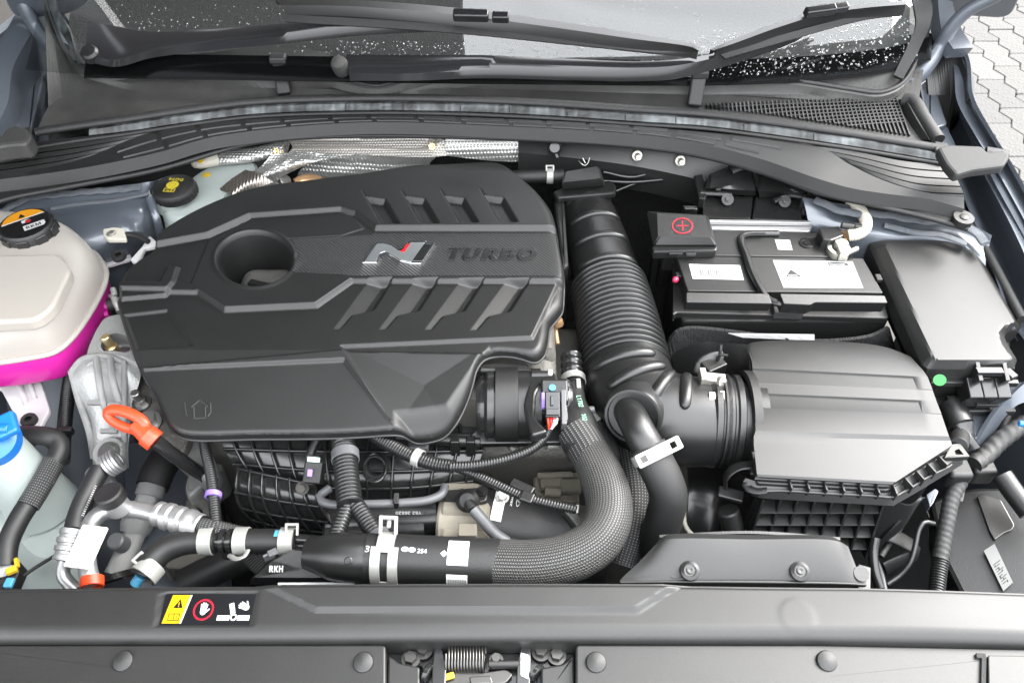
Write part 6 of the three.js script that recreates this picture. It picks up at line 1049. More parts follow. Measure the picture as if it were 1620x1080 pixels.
  part(h, 'hose', tube(Vs([[1024, 706, 0.862], [1036, 730, 0.852], [1050, 758, 0.838], [1058, 786, 0.82], [1052, 815, 0.795], [1044, 845, 0.765], [1042, 880, 0.73]]), 0.0225, { rs: 30 }), M.rubber);
  const ca = V(1031, 719, 0.8575), cx = V(1040, 738, 0.85).sub(V(1026, 708, 0.862)).normalize(), cu = v3(1, 0.15, -0.5).normalize();
  part(h, 'clamp', [band(ca, cx, 0.023, 0.013)], M.whiteClamp);
  { const u = v3(0.86, 0.1, -0.42).normalize(), n = cx.clone().cross(u).normalize(); if (n.y < 0) n.negate(); const o = ca.clone().addScaledVector(n, 0.0242), m = new THREE.Matrix4().makeBasis(u, cx.clone().negate().addScaledVector(u, cx.dot(u)).normalize(), n); const plate2 = (cut) => { const s = roundShape([[-0.028, -0.0075], [0.030, -0.0075], [0.030, 0.0075], [-0.028, 0.0075]], 0.002); for (const x of [-0.0235, 0.016]) { s.holes.push(roundShape([[x, -0.004], [x + 0.0085, -0.004], [x + 0.0085, 0.004], [x, 0.004]], 0.0008)); } const g = new THREE.ExtrudeGeometry(s, { depth: 0.0022, bevelEnabled: true, bevelThickness: 0.0004, bevelSize: 0.0004, bevelSegments: 1 }); g.applyMatrix4(m); g.translate(o.x, o.y, o.z); return g; };
    part(h, 'clamp_plate', plate2(), M.whiteClamp); }
}
// ---------------------------------------------------------------- relay connectors behind the battery
{
  const t = thing('control_unit', 'twin black plug connectors with locking levers above a silver control unit', 'control unit');
  part(t, 'silver_case', [prism([[1118, 347], [1282, 350], [1286, 356], [1282, 366], [1120, 362]], [0.872, 0], 0.10, { bev: 0.002, r: 0.004 }), rbox(0.155, 0.006, 0.006, 0.001, V(1200, 352, 0.876), [0, -0.02, 0])], M.aluPipe);
  part(t, 'case_ledge', prism([[1116, 300], [1290, 306], [1282, 350], [1118, 347]], 0.862, 0.08, { bev: 0.003, r: 0.004 }), M.gloss);
  const plug = (o, label) => {
    const B = part(t, 'plug', loft([o.base, o.sh, o.top].map((l) => l), { n: 48, smooth: false, crease: 0.5 }), M.satin);
    part(B, 'skirt', prism(o.skirt, 0.872, 0.03, { bev: 0.002, r: 0.003 }), M.gloss);
    part(B, 'lever', [pipe(o.lever, 0, 0.0052, { flat: 0.7 }), turned([[0, 0], [0.0095, 0], [0.0095, 0.006], [0, 0.0065]], V(o.piv[0], o.piv[1], 0.878), v3(0, 0.7, 0.7), 12), turned([[0, 0], [0.004, 0], [0.004, 0.009], [0, 0.0095]], V(o.piv[0], o.piv[1], 0.878), v3(0, 0.7, 0.7), 6)], M.plastic);
    part(B, 'catch', [rbox(0.008, 0.004, 0.006, 0.001, V(o.cat[0], o.cat[1], 0.893))], M.gloss);
    part(B, 'loom_exit', tube(Vs(o.loom), 0.011, { flat: 0.5 }), M.rubber);
  };
  plug({ base: [[1112, 306, 0.875], [1118, 282, 0.878], [1150, 268, 0.878], [1192, 266, 0.878], [1198, 310, 0.875]], sh: [[1116, 296, 0.893], [1122, 276, 0.897], [1152, 264, 0.897], [1190, 262, 0.897], [1195, 302, 0.893]], top: [[1124, 298, 0.896], [1126, 280, 0.90], [1154, 266, 0.90], [1188, 265, 0.90], [1190, 288, 0.897]],
    skirt: [[1112, 310], [1192, 310], [1188, 346], [1112, 344]], lever: [[1108, 305, 0.885], [1135, 306, 0.885], [1158, 308, 0.885]], piv: [1150, 316], cat: [1136, 299], loom: [[1156, 268, 0.9], [1172, 262, 0.905], [1190, 262, 0.9]] });
  plug({ base: [[1202, 312, 0.875], [1200, 268, 0.878], [1240, 272, 0.878], [1272, 286, 0.878], [1276, 312, 0.875]], sh: [[1200, 302, 0.893], [1197, 263, 0.897], [1238, 268, 0.897], [1268, 280, 0.897], [1272, 306, 0.893]], top: [[1204, 288, 0.897], [1202, 266, 0.90], [1236, 271, 0.90], [1262, 284, 0.90], [1264, 302, 0.896]],
    skirt: [[1196, 310], [1272, 314], [1268, 350], [1190, 346]], lever: [[1224, 318, 0.882], [1250, 308, 0.885], [1282, 314, 0.885]], piv: [1240, 319], cat: [1258, 303], loom: [[1194, 262, 0.9], [1206, 261, 0.905], [1216, 266, 0.9]] });
  part(t, 'end_frame', prism([[1098, 277], [1112, 275], [1122, 300], [1116, 314], [1106, 312]], 0.887, 0.02, { bev: 0.002, r: 0.002 }), M.satin); part(t, 'end_frame', prism([[1266, 284], [1278, 290], [1286, 312], [1284, 320], [1268, 314]], 0.887, 0.02, { bev: 0.002, r: 0.002 }), M.satin);
  for (let k = 0; k < 4; k++) part(t, 'frame_rib', pipe([[1270 + k * 4, 288 + k * 2], [1276 + k * 3, 300 + k * 2], [1278 + k * 2.5, 311 + k]], 0.889, 0.0012, { rs: 6 }), M.gloss);
  for (const [x, y] of [[1091, 334]]) part(t, 'side_clip', [rbox(0.022, 0.016, 0.01, 0.002, V(x, y, 0.87)), rbox(0.016, 0.004, 0.006, 0.001, V(x, y - 4, 0.882))], M.satin);
  part(t, 'nut', turned([[0, 0], [0.006, 0], [0.006, 0.008], [0, 0.008]], V(1270, 336, 0.872), v3(0.3, 0.7, 0.6), 16), M.plastic);
}
// ---------------------------------------------------------------- battery
const BT = 0.872;
{
  const t = thing('battery', 'black car battery with white labels and a folded carrying handle', 'battery');
  part(t, 'case', prism([[1064, 470], [1068, 380], [1296, 376], [1408, 500], [1404, 508], [1080, 508]], 0.838, 0.16, { bev: 0.003, r: 0.006 }), M.satin);
  part(t, 'lip', prism([[1066, 500], [1064, 380], [1330, 376], [1398, 470], [1408, 503], [1070, 494]], [0.846, 0], 0.012, { bev: 0.002, r: 0.005 }), M.plastic);
  part(t, 'front_ledge_left', prism([[1086, 460], [1218, 463], [1224, 482], [1224, 497], [1087, 492]].map(([x, y], i) => [[1086, 462], [1216, 464], [1222, 480], [1086, 478]][i] || null).filter(Boolean), [0.868, -0.25], 0.02, { bev: 0.001, r: 0.002 }), M.plastic);
  part(t, 'front_ledge_right', prism([[1234, 464], [1400, 467], [1405, 479], [1290, 478], [1282, 482], [1240, 480]], [0.868, -0.2], 0.022, { bev: 0.001, r: 0.002 }), M.plastic);
  part(t, 'lid', [prism([[1070, 404], [1366, 408], [1398, 463], [1088, 460]], BT, 0.03, { bev: 0.0015, r: 0.003 })], M.plastic);
  part(t, 'rear_cover', [prism([[1126, 364], [1292, 368], [1312, 406], [1070, 403], [1100, 380]], BT + 0.002, 0.03, { bev: 0.0012, r: 0.003 })], M.plastic);
  part(t, 'latch_recess', [prism([[1222, 473], [1279, 472], [1272, 496], [1226, 494]], 0.854, 0.012, { bev: 0.001, r: 0.001 })], M.dark);
  part(t, 'side_tab', rbox(0.008, 0.006, 0.012, 0.001, V(1390, 440, BT)), M.plastic); part(t, 'side_tab', rbox(0.012, 0.01, 0.01, 0.002, V(1075, 437, 0.862)), M.plastic);
  const hp = [[1232, 369], [1210, 369], [1182, 370], [1174, 374], [1173, 382], [1180, 402], [1190, 430], [1204, 458], [1214, 472], [1230, 479], [1264, 481]].map(([x, y]) => [x, y, BT + 0.005 - (y > 466 ? 0.001 : 0)]);
  const H = part(t, 'handle', tube(Vs(hp), 0.0056, { seg: 110, rs: 12, flat: 0.8 }), M.satin);
  part(H, 'handle_groove', tube(Vs(hp.slice(1, 10).map(([x, y, z]) => [x + 1, y, z + 0.0042])), 0.0013, { seg: 90, rs: 8 }), M.dark);
  part(t, 'handle_pivot', [turned([[0, 0], [0.0085, 0], [0.0085, 0.004], [0.006, 0.005], [0.006, 0.003], [0.003, 0.003], [0.003, 0.005], [0, 0.005]], V(1257, 484, 0.872), v3(0, 0.4, 1), 24)], M.plastic);
  part(t, 'vent_plug', [turned([[0, 0], [0.0110, 0], [0.0115, 0.0015], [0.0085, 0.0018], [0.008, 0.0005], [0.005, 0.0005], [0.0045, 0.002], [0, 0.002]], V(1277, 385, BT + 0.002), v3(0, 1, 0), 32)], M.gloss);
  const l1 = printed(256, 80, (x, w, h) => { x.fillStyle = '#fdfdfd'; x.fillRect(0, 0, w, h); x.fillStyle = '#333'; for (let k = 0; k < 26; k++) if (k % 9 < 6) x.fillRect(38 + k * 4.4, 30, (k * 7) % 3 + 1.6, 32); x.fillStyle = '#bbb'; for (let k = 0; k < 10; k++) x.fillRect(165 + k * 5, 40, 3, 2); });
  { const [g, m] = plate([[1090, 418], [1171, 420], [1177, 443], [1096, 441]], BT, l1, 0.0006); part(t, 'label', g, m); }
  const l2 = printed(512, 170, (x, w, h) => { x.fillStyle = '#fdfdfd'; x.fillRect(0, 0, w, h); x.fillStyle = '#1a1a1a'; x.beginPath(); x.moveTo(40, 104); x.lineTo(92, 56); x.lineTo(146, 104); x.fill(); x.fillStyle = '#eee'; x.font = 'bold 13px sans-serif'; x.fillText('WARNING', 58, 98); x.fillStyle = '#1a1a1a'; x.fillRect(348, 8, 128, 22); x.fillStyle = '#e5e5e5'; x.font = 'bold 18px sans-serif'; x.fillText('Suspension', 356, 25); x.fillStyle = '#555'; x.beginPath(); x.arc(216, 16, 6, 0, 7); x.fill(); x.fillStyle = '#999'; x.fillRect(96, 112, 30, 3); });
  { const [g, m] = plate([[1223, 412], [1349, 414], [1366, 456], [1240, 455]], BT, l2, 0.0006); part(t, 'label', g, m); }
  const l3 = printed(64, 48, (x, w, h) => { x.fillStyle = '#e8e8e4'; x.fillRect(0, 0, w, h); x.fillStyle = '#bfbfba'; for (let k = 0; k < 12; k++) x.fillRect(8 + (k % 4) * 13, 9 + Math.floor(k / 4) * 12, 9, 6); });
  { const [g, m] = plate([[1226, 379], [1250, 380], [1254, 396], [1231, 395]], BT + 0.002, l3, 0.0006); part(t, 'label', g, m); }
  { const g = new TextGeometry('- AGM - 70 Ah', { font, size: 0.0036, depth: 0.0004, curveSegments: 2 }); g.rotateX(-Math.PI / 2); const p = V(1352, 474, 0.868); g.translate(p.x, p.y + 0.001, p.z); part(t, 'raised_letters', g, M.satin); }
  const k = thing('battery_cover', 'black positive terminal cover printed with a red plus in a circle', 'terminal cover');
  const pl = [0.893, 0];
  part(k, 'lid', loft([[[1024, 338, 0.888], [1024, 334, 0.890], [1121, 342, 0.888], [1135, 390, 0.884], [1034, 390, 0.884]].map(([x, y, z]) => [x, y, z]), [[1030, 336, 0.894], [1036, 335, 0.896], [1118, 340, 0.896], [1134, 387, 0.889], [1036, 387, 0.889]], [[1040, 337, 0.900], [1042, 337, 0.900], [1116, 341, 0.900], [1123, 375, 0.900], [1041, 374, 0.900]]], { n: 60, smooth: false, crease: 0.35 }), M.plastic);
  part(k, 'base', prism([[1032, 388], [1136, 389], [1134, 396], [1034, 398]], 0.886, 0.014, { bev: 0.002, r: 0.003 }), M.satin);
  part(k, 'skirt', [rbox(0.07, 0.05, 0.06, 0.003, V(1082, 388, 0.856)), rbox(0.01, 0.10, 0.02, 0.002, V(1048, 410, 0.82)), rbox(0.01, 0.10, 0.02, 0.002, V(1036, 412, 0.82)), rbox(0.015, 0.006, 0.012, 0.001, V(1092, 399, 0.882)), rbox(0.02, 0.006, 0.012, 0.001, V(1068, 399, 0.882))], M.gloss);
  const tx = printed(256, 256, (x, w, h) => { x.clearRect(0, 0, w, h); x.strokeStyle = '#d8223c'; x.lineWidth = 15; x.beginPath(); x.arc(128, 128, 112, 0, 7); x.moveTo(60, 128); x.lineTo(196, 128); x.moveTo(128, 52); x.lineTo(128, 204); x.stroke(); }, null);
  { const [g, m] = plate([[1062, 344], [1097, 344], [1099, 371], [1062, 371]], 0.9, tx, 0.0006, { transparent: true }); part(k, 'plus_sign', g, m); }
  const n = thing('battery_terminal', 'brass and zinc negative battery terminal with black sensor on the battery', 'terminal');
  part(n, 'post', turned([[0, 0], [0.0115, 0], [0.0105, 0.016], [0.009, 0.018], [0, 0.018]], V(1327, 398, BT - 0.002), v3(0, 1, 0), 28), M.zinc);
  part(n, 'clamp', [turned([[0.0105, 0], [0.0165, 0], [0.0165, 0.01], [0.0105, 0.01]], V(1325, 400, BT), v3(0, 1, 0), 28), rbox(0.014, 0.014, 0.02, 0.003, V(1332, 401, BT + 0.008)), rod(V(1336, 402, BT + 0.01), V(1357, 393, BT + 0.01), 0.004)], M.zinc);
  part(n, 'sensor', [prism([[1295, 360], [1328, 357], [1336, 372], [1316, 380], [1302, 377]], 0.892, 0.025, { bev: 0.002, r: 0.003 })], M.satin);
  part(n, 'busbar', prism([[1330, 364], [1346, 366], [1350, 376], [1338, 378]], 0.882, 0.006, { bev: 0.001, r: 0.002 }), M.copper);
  part(n, 'plug', [rod(V(1331, 356, 0.895), V(1352, 359, 0.895), 0.005), rbox(0.012, 0.01, 0.01, 0.002, V(1357, 359, 0.895))], M.plastic);
  const w = thing('earth_cable', 'white corrugated cable bending down to the battery terminal', 'cable');
  part(w, 'cable', pipe([[1240, 305, 0.875], [1290, 306, 0.885], [1330, 312, 0.89], [1348, 322, 0.892]], 0, 0.0075), M.rubber);
  part(w, 'white_sleeve', loom([[1346, 320, 0.892], [1362, 334, 0.893], [1370, 348, 0.893], [1368, 362, 0.892], [1356, 370, 0.888], [1342, 372, 0.885]], 0, 0.0092, 0.0032, 0.1), M.ivory);
  // insulating wrap in front of the battery
  const b = thing('battery_wrap', 'black felt insulating wrap with a white sticker in front of the battery', 'battery wrap');
  part(b, 'felt', skin([[[1052, 548, 0.80], [1072, 525, 0.835], [1090, 520, 0.838], [1180, 528, 0.83], [1240, 537, 0.825], [1310, 540, 0.825], [1380, 532, 0.83], [1408, 518, 0.835]], [[1056, 600, 0.74], [1090, 580, 0.75], [1180, 580, 0.76], [1240, 580, 0.77], [1310, 580, 0.77], [1400, 570, 0.77], [1420, 560, 0.77]], [[1060, 660, 0.66], [1100, 640, 0.66], [1180, 640, 0.68], [1240, 640, 0.68], [1310, 640, 0.68], [1400, 620, 0.68], [1425, 610, 0.68]]], { n: 40, thick: 0.005 }), M.felt);
  const st = printed(256, 32, (x, w2, h) => { x.fillStyle = '#f4f4f2'; x.fillRect(0, 0, w2, h); x.fillStyle = '#222'; x.beginPath(); x.arc(160, 28, 6, 0, 7); x.fill(); x.strokeStyle = '#888'; x.lineWidth = 2; for (const q of [52, 100, 140, 200]) { x.beginPath(); x.moveTo(q, 10); x.lineTo(q + 16, 30); x.stroke(); } });
  { const a = V(1152, 527, 0.842), c = V(1289, 529, 0.836), d = V(1289, 539, 0.828), e = V(1175, 534, 0.834); const [g, m] = quad(a, c, d, e, st, {}, 6); part(b, 'sticker', g, m); }
  const y = thing('red_stop', 'small pinkish red knob at the left end of the battery', 'knob');
  part(y, 'knob', turned([[0, 0], [0.004, 0.001], [0.0045, 0.006], [0.003, 0.009], [0, 0.010]], V(1070, 441, 0.868), v3(-0.4, 0.4, 0.8), 20), M.pinkRed);
}
// ---------------------------------------------------------------- fuse box
{
  const t = thing('fuse_box', 'large grey-black fuse box with a smooth lid and front latch', 'fuse box');
  const o = [[1376, 384], [1384, 373], [1530, 375], [1542, 381], [1548, 392], [1620, 512], [1612, 519], [1596, 521], [1592, 530], [1596, 540], [1612, 566], [1608, 578], [1596, 581], [1470, 580], [1460, 572]];
  const i2 = [[1401, 388], [1408, 381], [1528, 382], [1536, 388], [1540, 396], [1606, 508], [1602, 513], [1588, 516], [1580, 526], [1584, 544], [1602, 566], [1598, 571], [1588, 572], [1482, 570], [1474, 562]];
  const dn = o.map(([x, y]) => { const p = V(x, y, 0.872); p.y = 0.835; return p; });
  const near = (a, b) => b;
  part(t, 'lid', (() => { const O = XZ(o, 0.868), I = XZ(i2, 0.876); return moulded(O.length ? densify(O) : O, (x, z) => { const s = sd(O, x, z), q = sd(I, x, z); const e = -q / (s - q + 1e-6); const d = q >= 0 ? 0 : clamp(-q / Math.max(1e-5, s - q), 0, 1); return 0.877 - 0.0115 * Math.pow(d, 1.0) - 0.002 * Math.pow(clamp(1 - s / 0.003, 0, 1), 2); }, { res: 0.003, wall: () => 0.842, crease: 0.35 }); })(), M.lid);
  part(t, 'base', prism([[1392, 405], [1545, 405], [1600, 540], [1596, 600], [1484, 600]], 0.842, 0.05, { bev: 0.003, r: 0.006 }), M.plastic);
  part(t, 'rim', prism([[1472, 598], [1612, 600], [1614, 606], [1474, 605]], 0.845, 0.008, { bev: 0.001, r: 0.001 }), M.satin);
  part(t, 'front_latch', [rbox(0.034, 0.008, 0.010, 0.001, V(1565, 588, 0.868)), rbox(0.006, 0.018, 0.03, 0.001, V(1544, 588, 0.862), [0.4, 0, 0]), rbox(0.006, 0.018, 0.03, 0.001, V(1586, 588, 0.862), [0.4, 0, 0]), rbox(0.012, 0.008, 0.016, 0.002, V(1598, 592, 0.862), [0, 0.4, 0])], M.satin);
  part(t, 'connector_row', [0, 1, 2].map((k) => rbox(0.018, 0.03, 0.028, 0.002, V(1534 + k * 22, 618, 0.835), [0.4, 0, 0])), M.gloss);
  part(t, 'lower_bracket', [rbox(0.05, 0.006, 0.014, 0.001, V(1530, 634, 0.815)), rbox(0.03, 0.006, 0.014, 0.001, V(1560, 636, 0.815)), rbox(0.10, 0.01, 0.03, 0.002, V(1540, 640, 0.80))], M.plastic);
  part(t, 'rear_latch', [rbox(0.028, 0.010, 0.012, 0.002, V(1441, 366, 0.872)), rbox(0.02, 0.004, 0.006, 0.001, V(1441, 362, 0.880)), rbox(0.006, 0.012, 0.014, 0.001, V(1426, 368, 0.87)), rbox(0.006, 0.012, 0.014, 0.001, V(1456, 368, 0.87))], M.gloss);
  part(t, 'green_sticker', (() => { const g = turned([[0, 0], [0.0085, 0], [0.0085, 0.0006], [0, 0.0008]], v3(0, 0, 0), v3(0, 1, 0), 28); g.applyMatrix4(new THREE.Matrix4().makeScale(1, 1, 0.85)); g.rotateX(0.75); const p = V(1487, 601, 0.8585); g.translate(p.x, p.y, p.z); return g; })(), M.green);
  part(t, 'front_wall', skin([[[1472, 582, 0.862], [1530, 583, 0.862], [1606, 583, 0.862]], ...[0.03, 0.08].map((d) => [[1472, 582], [1530, 583], [1606, 583]].map(([x, y]) => V(x, y, 0.862).add(v3(0, -d, 0))))], { n: 6, thick: 0.002 }), M.plastic);
}
function densify(P, d = 0.004) { const o = []; for (let i = 0; i < P.length; i++) { const a = P[i], b = P[(i + 1) % P.length], n = Math.max(1, Math.ceil(Math.hypot(b[0] - a[0], b[1] - a[1]) / d)); for (let k = 0; k < n; k++) o.push([lerp(a[0], b[0], k / n), lerp(a[1], b[1], k / n)]); } return o; }
// ---------------------------------------------------------------- air filter box
{
  const t = thing('air_filter_box', 'large grey-black air filter box with stepped lid and ribbed sides', 'air filter box');
  const YL = 0.868;
  { const q = (y, h, xl, yl, xr, yr, dip = 0, uh = 0.93) => { const r = []; for (let k = 0; k <= 60; k++) { const u = k / 60, d = u < uh - 0.012 ? dip : u > uh + 0.012 ? 0 : dip * (uh + 0.012 - u) / 0.024, p = V(lerp(xl, xr, u), lerp(yl, yr, u), h); p.y -= d; r.push(p); } return r; };
    const cur = (pts, h) => resample(pts.map(([x, y]) => [x, y, h]), 60, true);
    const D = 0.0024;
    const rows = [cur([[1180, 552], [1186, 543], [1250, 538], [1330, 540], [1398, 548], [1440, 563]], 0.856), cur([[1183, 556], [1190, 547], [1250, 542], [1330, 544], [1398, 552], [1444, 567]], 0.860), cur([[1190, 572], [1260, 566], [1330, 566], [1400, 574], [1462, 587]], 0.8675),
      q(0, YL, 1191, 582, 1468, 596), q(0, YL, 1191.5, 583.2, 1468.6, 597.2, D), q(0, YL, 1195, 605, 1476, 616, 0.0008), q(0, YL - 0.0006, 1195, 606, 1476, 617, 0.0004), q(0, YL - 0.001, 1197, 621.5, 1482, 634), q(0, YL - 0.001, 1197, 622.7, 1482.4, 635.2, D, 0.91), q(0, YL - 0.001, 1194, 644, 1490, 654, 0.0008), q(0, YL - 0.0016, 1194, 645.2, 1490, 655.2), q(0, YL - 0.0022, 1196, 681, 1502, 690), q(0, YL - 0.0048, 1193, 690, 1505, 697), q(0, YL - 0.006, 1193, 704, 1507, 704), q(0, YL - 0.010, 1198, 750, 1418, 762), q(0, YL - 0.012, 1200, 754, 1411, 766), q(0, YL - 0.016, 1201, 756, 1409, 767)];
    part(t, 'lid', skin(rows, { n: 60, smooth: false, thick: 0.013, crease: 0.3 }), M.lid); }
  part(t, 'lid_lower', prism([[1186, 590], [1470, 600], [1500, 700], [1408, 776], [1196, 764]], 0.845, 0.03, { bev: 0.002, r: 0.006 }), M.plastic);
  // ledge with upright ribs
  const lr = [[1196, 776], [1300, 782], [1412, 790], [1446, 770], [1500, 738]];
  part(t, 'ledge', skin([[[1180, 756, 0.842], [1205, 764, 0.842], [1300, 768, 0.842], [1404, 772, 0.842], [1440, 752, 0.842], [1512, 708, 0.842]], [[1176, 762, 0.838], [1202, 774, 0.838], [1300, 780, 0.838], [1412, 786, 0.838], [1450, 764, 0.838], [1524, 720, 0.838]], [[1176, 768, 0.828], [1202, 788, 0.828], [1300, 794, 0.828], [1414, 800, 0.828], [1452, 778, 0.828], [1524, 734, 0.828]]], { n: 40, smooth: false, thick: 0.003, crease: 0.4 }), M.plastic);
  part(t, 'ledge_rim', tube(Vs([[1208, 777], [1240, 776.5], [1300, 780], [1380, 784], [1412, 786], [1430, 778], [1470, 754], [1502, 738], [1506, 735]], 0.8415), 0.0017, { rs: 8, seg: 120 }), M.lid);
  for (let k = 0; k < 7; k++) { const x = 1249 + k * 27.5, y = 772 + k * 1.6; part(t, 'ledge_rib', rbox(0.0022, 0.014, 0.014, 0.0005, V(x, y - 3, 0.843), [0, 0.02, 0]), M.lid); }
  for (let k = 0; k < 4; k++) part(t, 'ledge_rib', rbox(0.0022, 0.014, 0.014, 0.0005, V(1436 + k * 18, 768 - k * 11.5, 0.843), [0, 0.4, 0]), M.lid);
  part(t, 'corner_lug', [prism([[1506, 702], [1520, 700], [1536, 722], [1494, 724], [1500, 712]], 0.846, 0.008, { bev: 0.001, r: 0.002, holes: [[[1509, 712], [1518, 708], [1528, 720], [1512, 720]]] }), rod(V(1520, 690, 0.83), V(1517, 705, 0.842), 0.011, 24)], M.lid);
  part(t, 'curl', tube(Vs([[1186, 760, 0.838], [1180, 770, 0.836], [1196, 777, 0.838], [1214, 776, 0.842]]), 0.0045, { flat: 0.5 }), M.satin);
  // ribbed lower body
  const F0 = (u, v) => { const x = lerp(lerp(1204, 1394, u), lerp(1182, 1372, u), v), y = lerp(792, 858, v) + u * 3; return V(x, y, lerp(0.805, 0.745, v)); };
  part(t, 'body', [skin([[F0(0, 0), F0(1, 0)], [F0(0, 1.3), F0(1, 1.3)]].map((r) => r.map((p) => p.clone().add(v3(0, -0.006, -0.010)))), { n: 4, thick: 0.01, smooth: false }), rbox(0.21, 0.18, 0.12, 0.01, v3(V(1300, 720, 0.72).x, 0.715, V(1320, 700, 0.82).z - 0.03))], M.plastic);
  for (let k = 0; k <= 7; k++) { const a = F0(k / 7, -0.1), b = F0(k / 7, 1.25), l = a.distanceTo(b), m = a.clone().lerp(b, 0.5), g = rbox(0.0028, 0.016, l, 0.0004, v3(0, 0, 0)); g.applyQuaternion(new THREE.Quaternion().setFromUnitVectors(v3(0, 0, 1), b.clone().sub(a).normalize())); g.translate(m.x, m.y, m.z); part(t, 'upright_rib', g, M.satin); }
  for (let k = 0; k < 4; k++) { const a = F0(-0.01, 0.12 + k * 0.29), b = F0(1.01, 0.12 + k * 0.29), l = a.distanceTo(b), m = a.clone().lerp(b, 0.5), g = rbox(l, 0.0028, 0.018, 0.0004, v3(0, 0, 0), [0.12, 0, 0]); g.translate(m.x, m.y, m.z); part(t, 'level_rib', g, M.lid); }
  part(t, 'side_flange', [skin([[F0(1.02, -0.15), V(1440, 800, 0.815), V(1465, 786, 0.82)], [F0(1.04, 1.25), V(1432, 832, 0.78), V(1452, 792, 0.815)]], { n: 12, thick: 0.003 }), tube([F0(1.04, 1.2), V(1410, 838, 0.775), V(1450, 796, 0.81)], 0.0022, {})], M.satin);
  part(t, 'clip_pad', prism([[1222, 812], [1256, 812], [1262, 838], [1226, 838]], [0.838, -0.6], 0.014, { bev: 0.002, r: 0.003 }), M.lid);
  part(t, 'left_wall', skin([[[1060, 545, 0.80], [1120, 540, 0.81], [1184, 545, 0.83]], [[1075, 640, 0.72], [1130, 660, 0.73], [1190, 680, 0.75]], [[1090, 770, 0.70], [1140, 780, 0.70], [1196, 770, 0.74]], [[1085, 850, 0.66], [1120, 860, 0.66], [1190, 850, 0.70]]], { n: 20, sub: 3, thick: 0.006 }), M.gloss);
  part(t, 'inlet_ring', [turned([[0.058, 0], [0.066, 0.001], [0.066, 0.011], [0.058, 0.012]], V(1172, 667, 0.815), v3(1, 0, 0.03), 60)], M.plastic);
  // strap clips at the inlet
  part(t, 'strap_clip', [tube(Vs([[1104, 590, 0.84], [1108, 574, 0.85], [1126, 564, 0.856], [1144, 562, 0.856]]), 0.006, { flat: 0.35 }), pipe([[1136, 570, 0.855], [1140, 556, 0.868], [1141, 545, 0.876]], 0, 0.0022), pipe([[1136, 560, 0.864], [1152, 562, 0.866]], 0, 0.002), rbox(0.03, 0.02, 0.02, 0.002, V(1128, 582, 0.845), [0, 0.5, 0])], M.satin);
  part(t, 'strap_clip', [tube(Vs([[1148, 770, 0.80], [1150, 752, 0.818], [1168, 738, 0.83], [1196, 735, 0.834]]), 0.008, { flat: 0.3 }), pipe([[1198, 746, 0.838], [1196, 732, 0.85], [1192, 714, 0.86]], 0, 0.0028), rbox(0.024, 0.004, 0.012, 0.001, V(1204, 748, 0.84), [0, -0.3, 0]), rbox(0.03, 0.006, 0.016, 0.002, V(1156, 782, 0.80), [0, -0.3, 0])], M.satin);
  part(t, 'drain_pipe', [rod(V(1152, 806, 0.78), V(1166, 860, 0.735), 0.0135, 28, 0.002), turned([[0.0135, 0], [0.0148, 0.001], [0.0148, 0.006], [0.0135, 0.007]], V(1162, 838, 0.755), V(1166, 860, 0.735).sub(V(1152, 806, 0.78)), 28)], M.lid);
  part(t, 'edge_wire', pipe([[1082, 800, 0.72], [1084, 830, 0.72], [1096, 846, 0.72], [1110, 850, 0.72]], 0, 0.003), M.ivory);
}
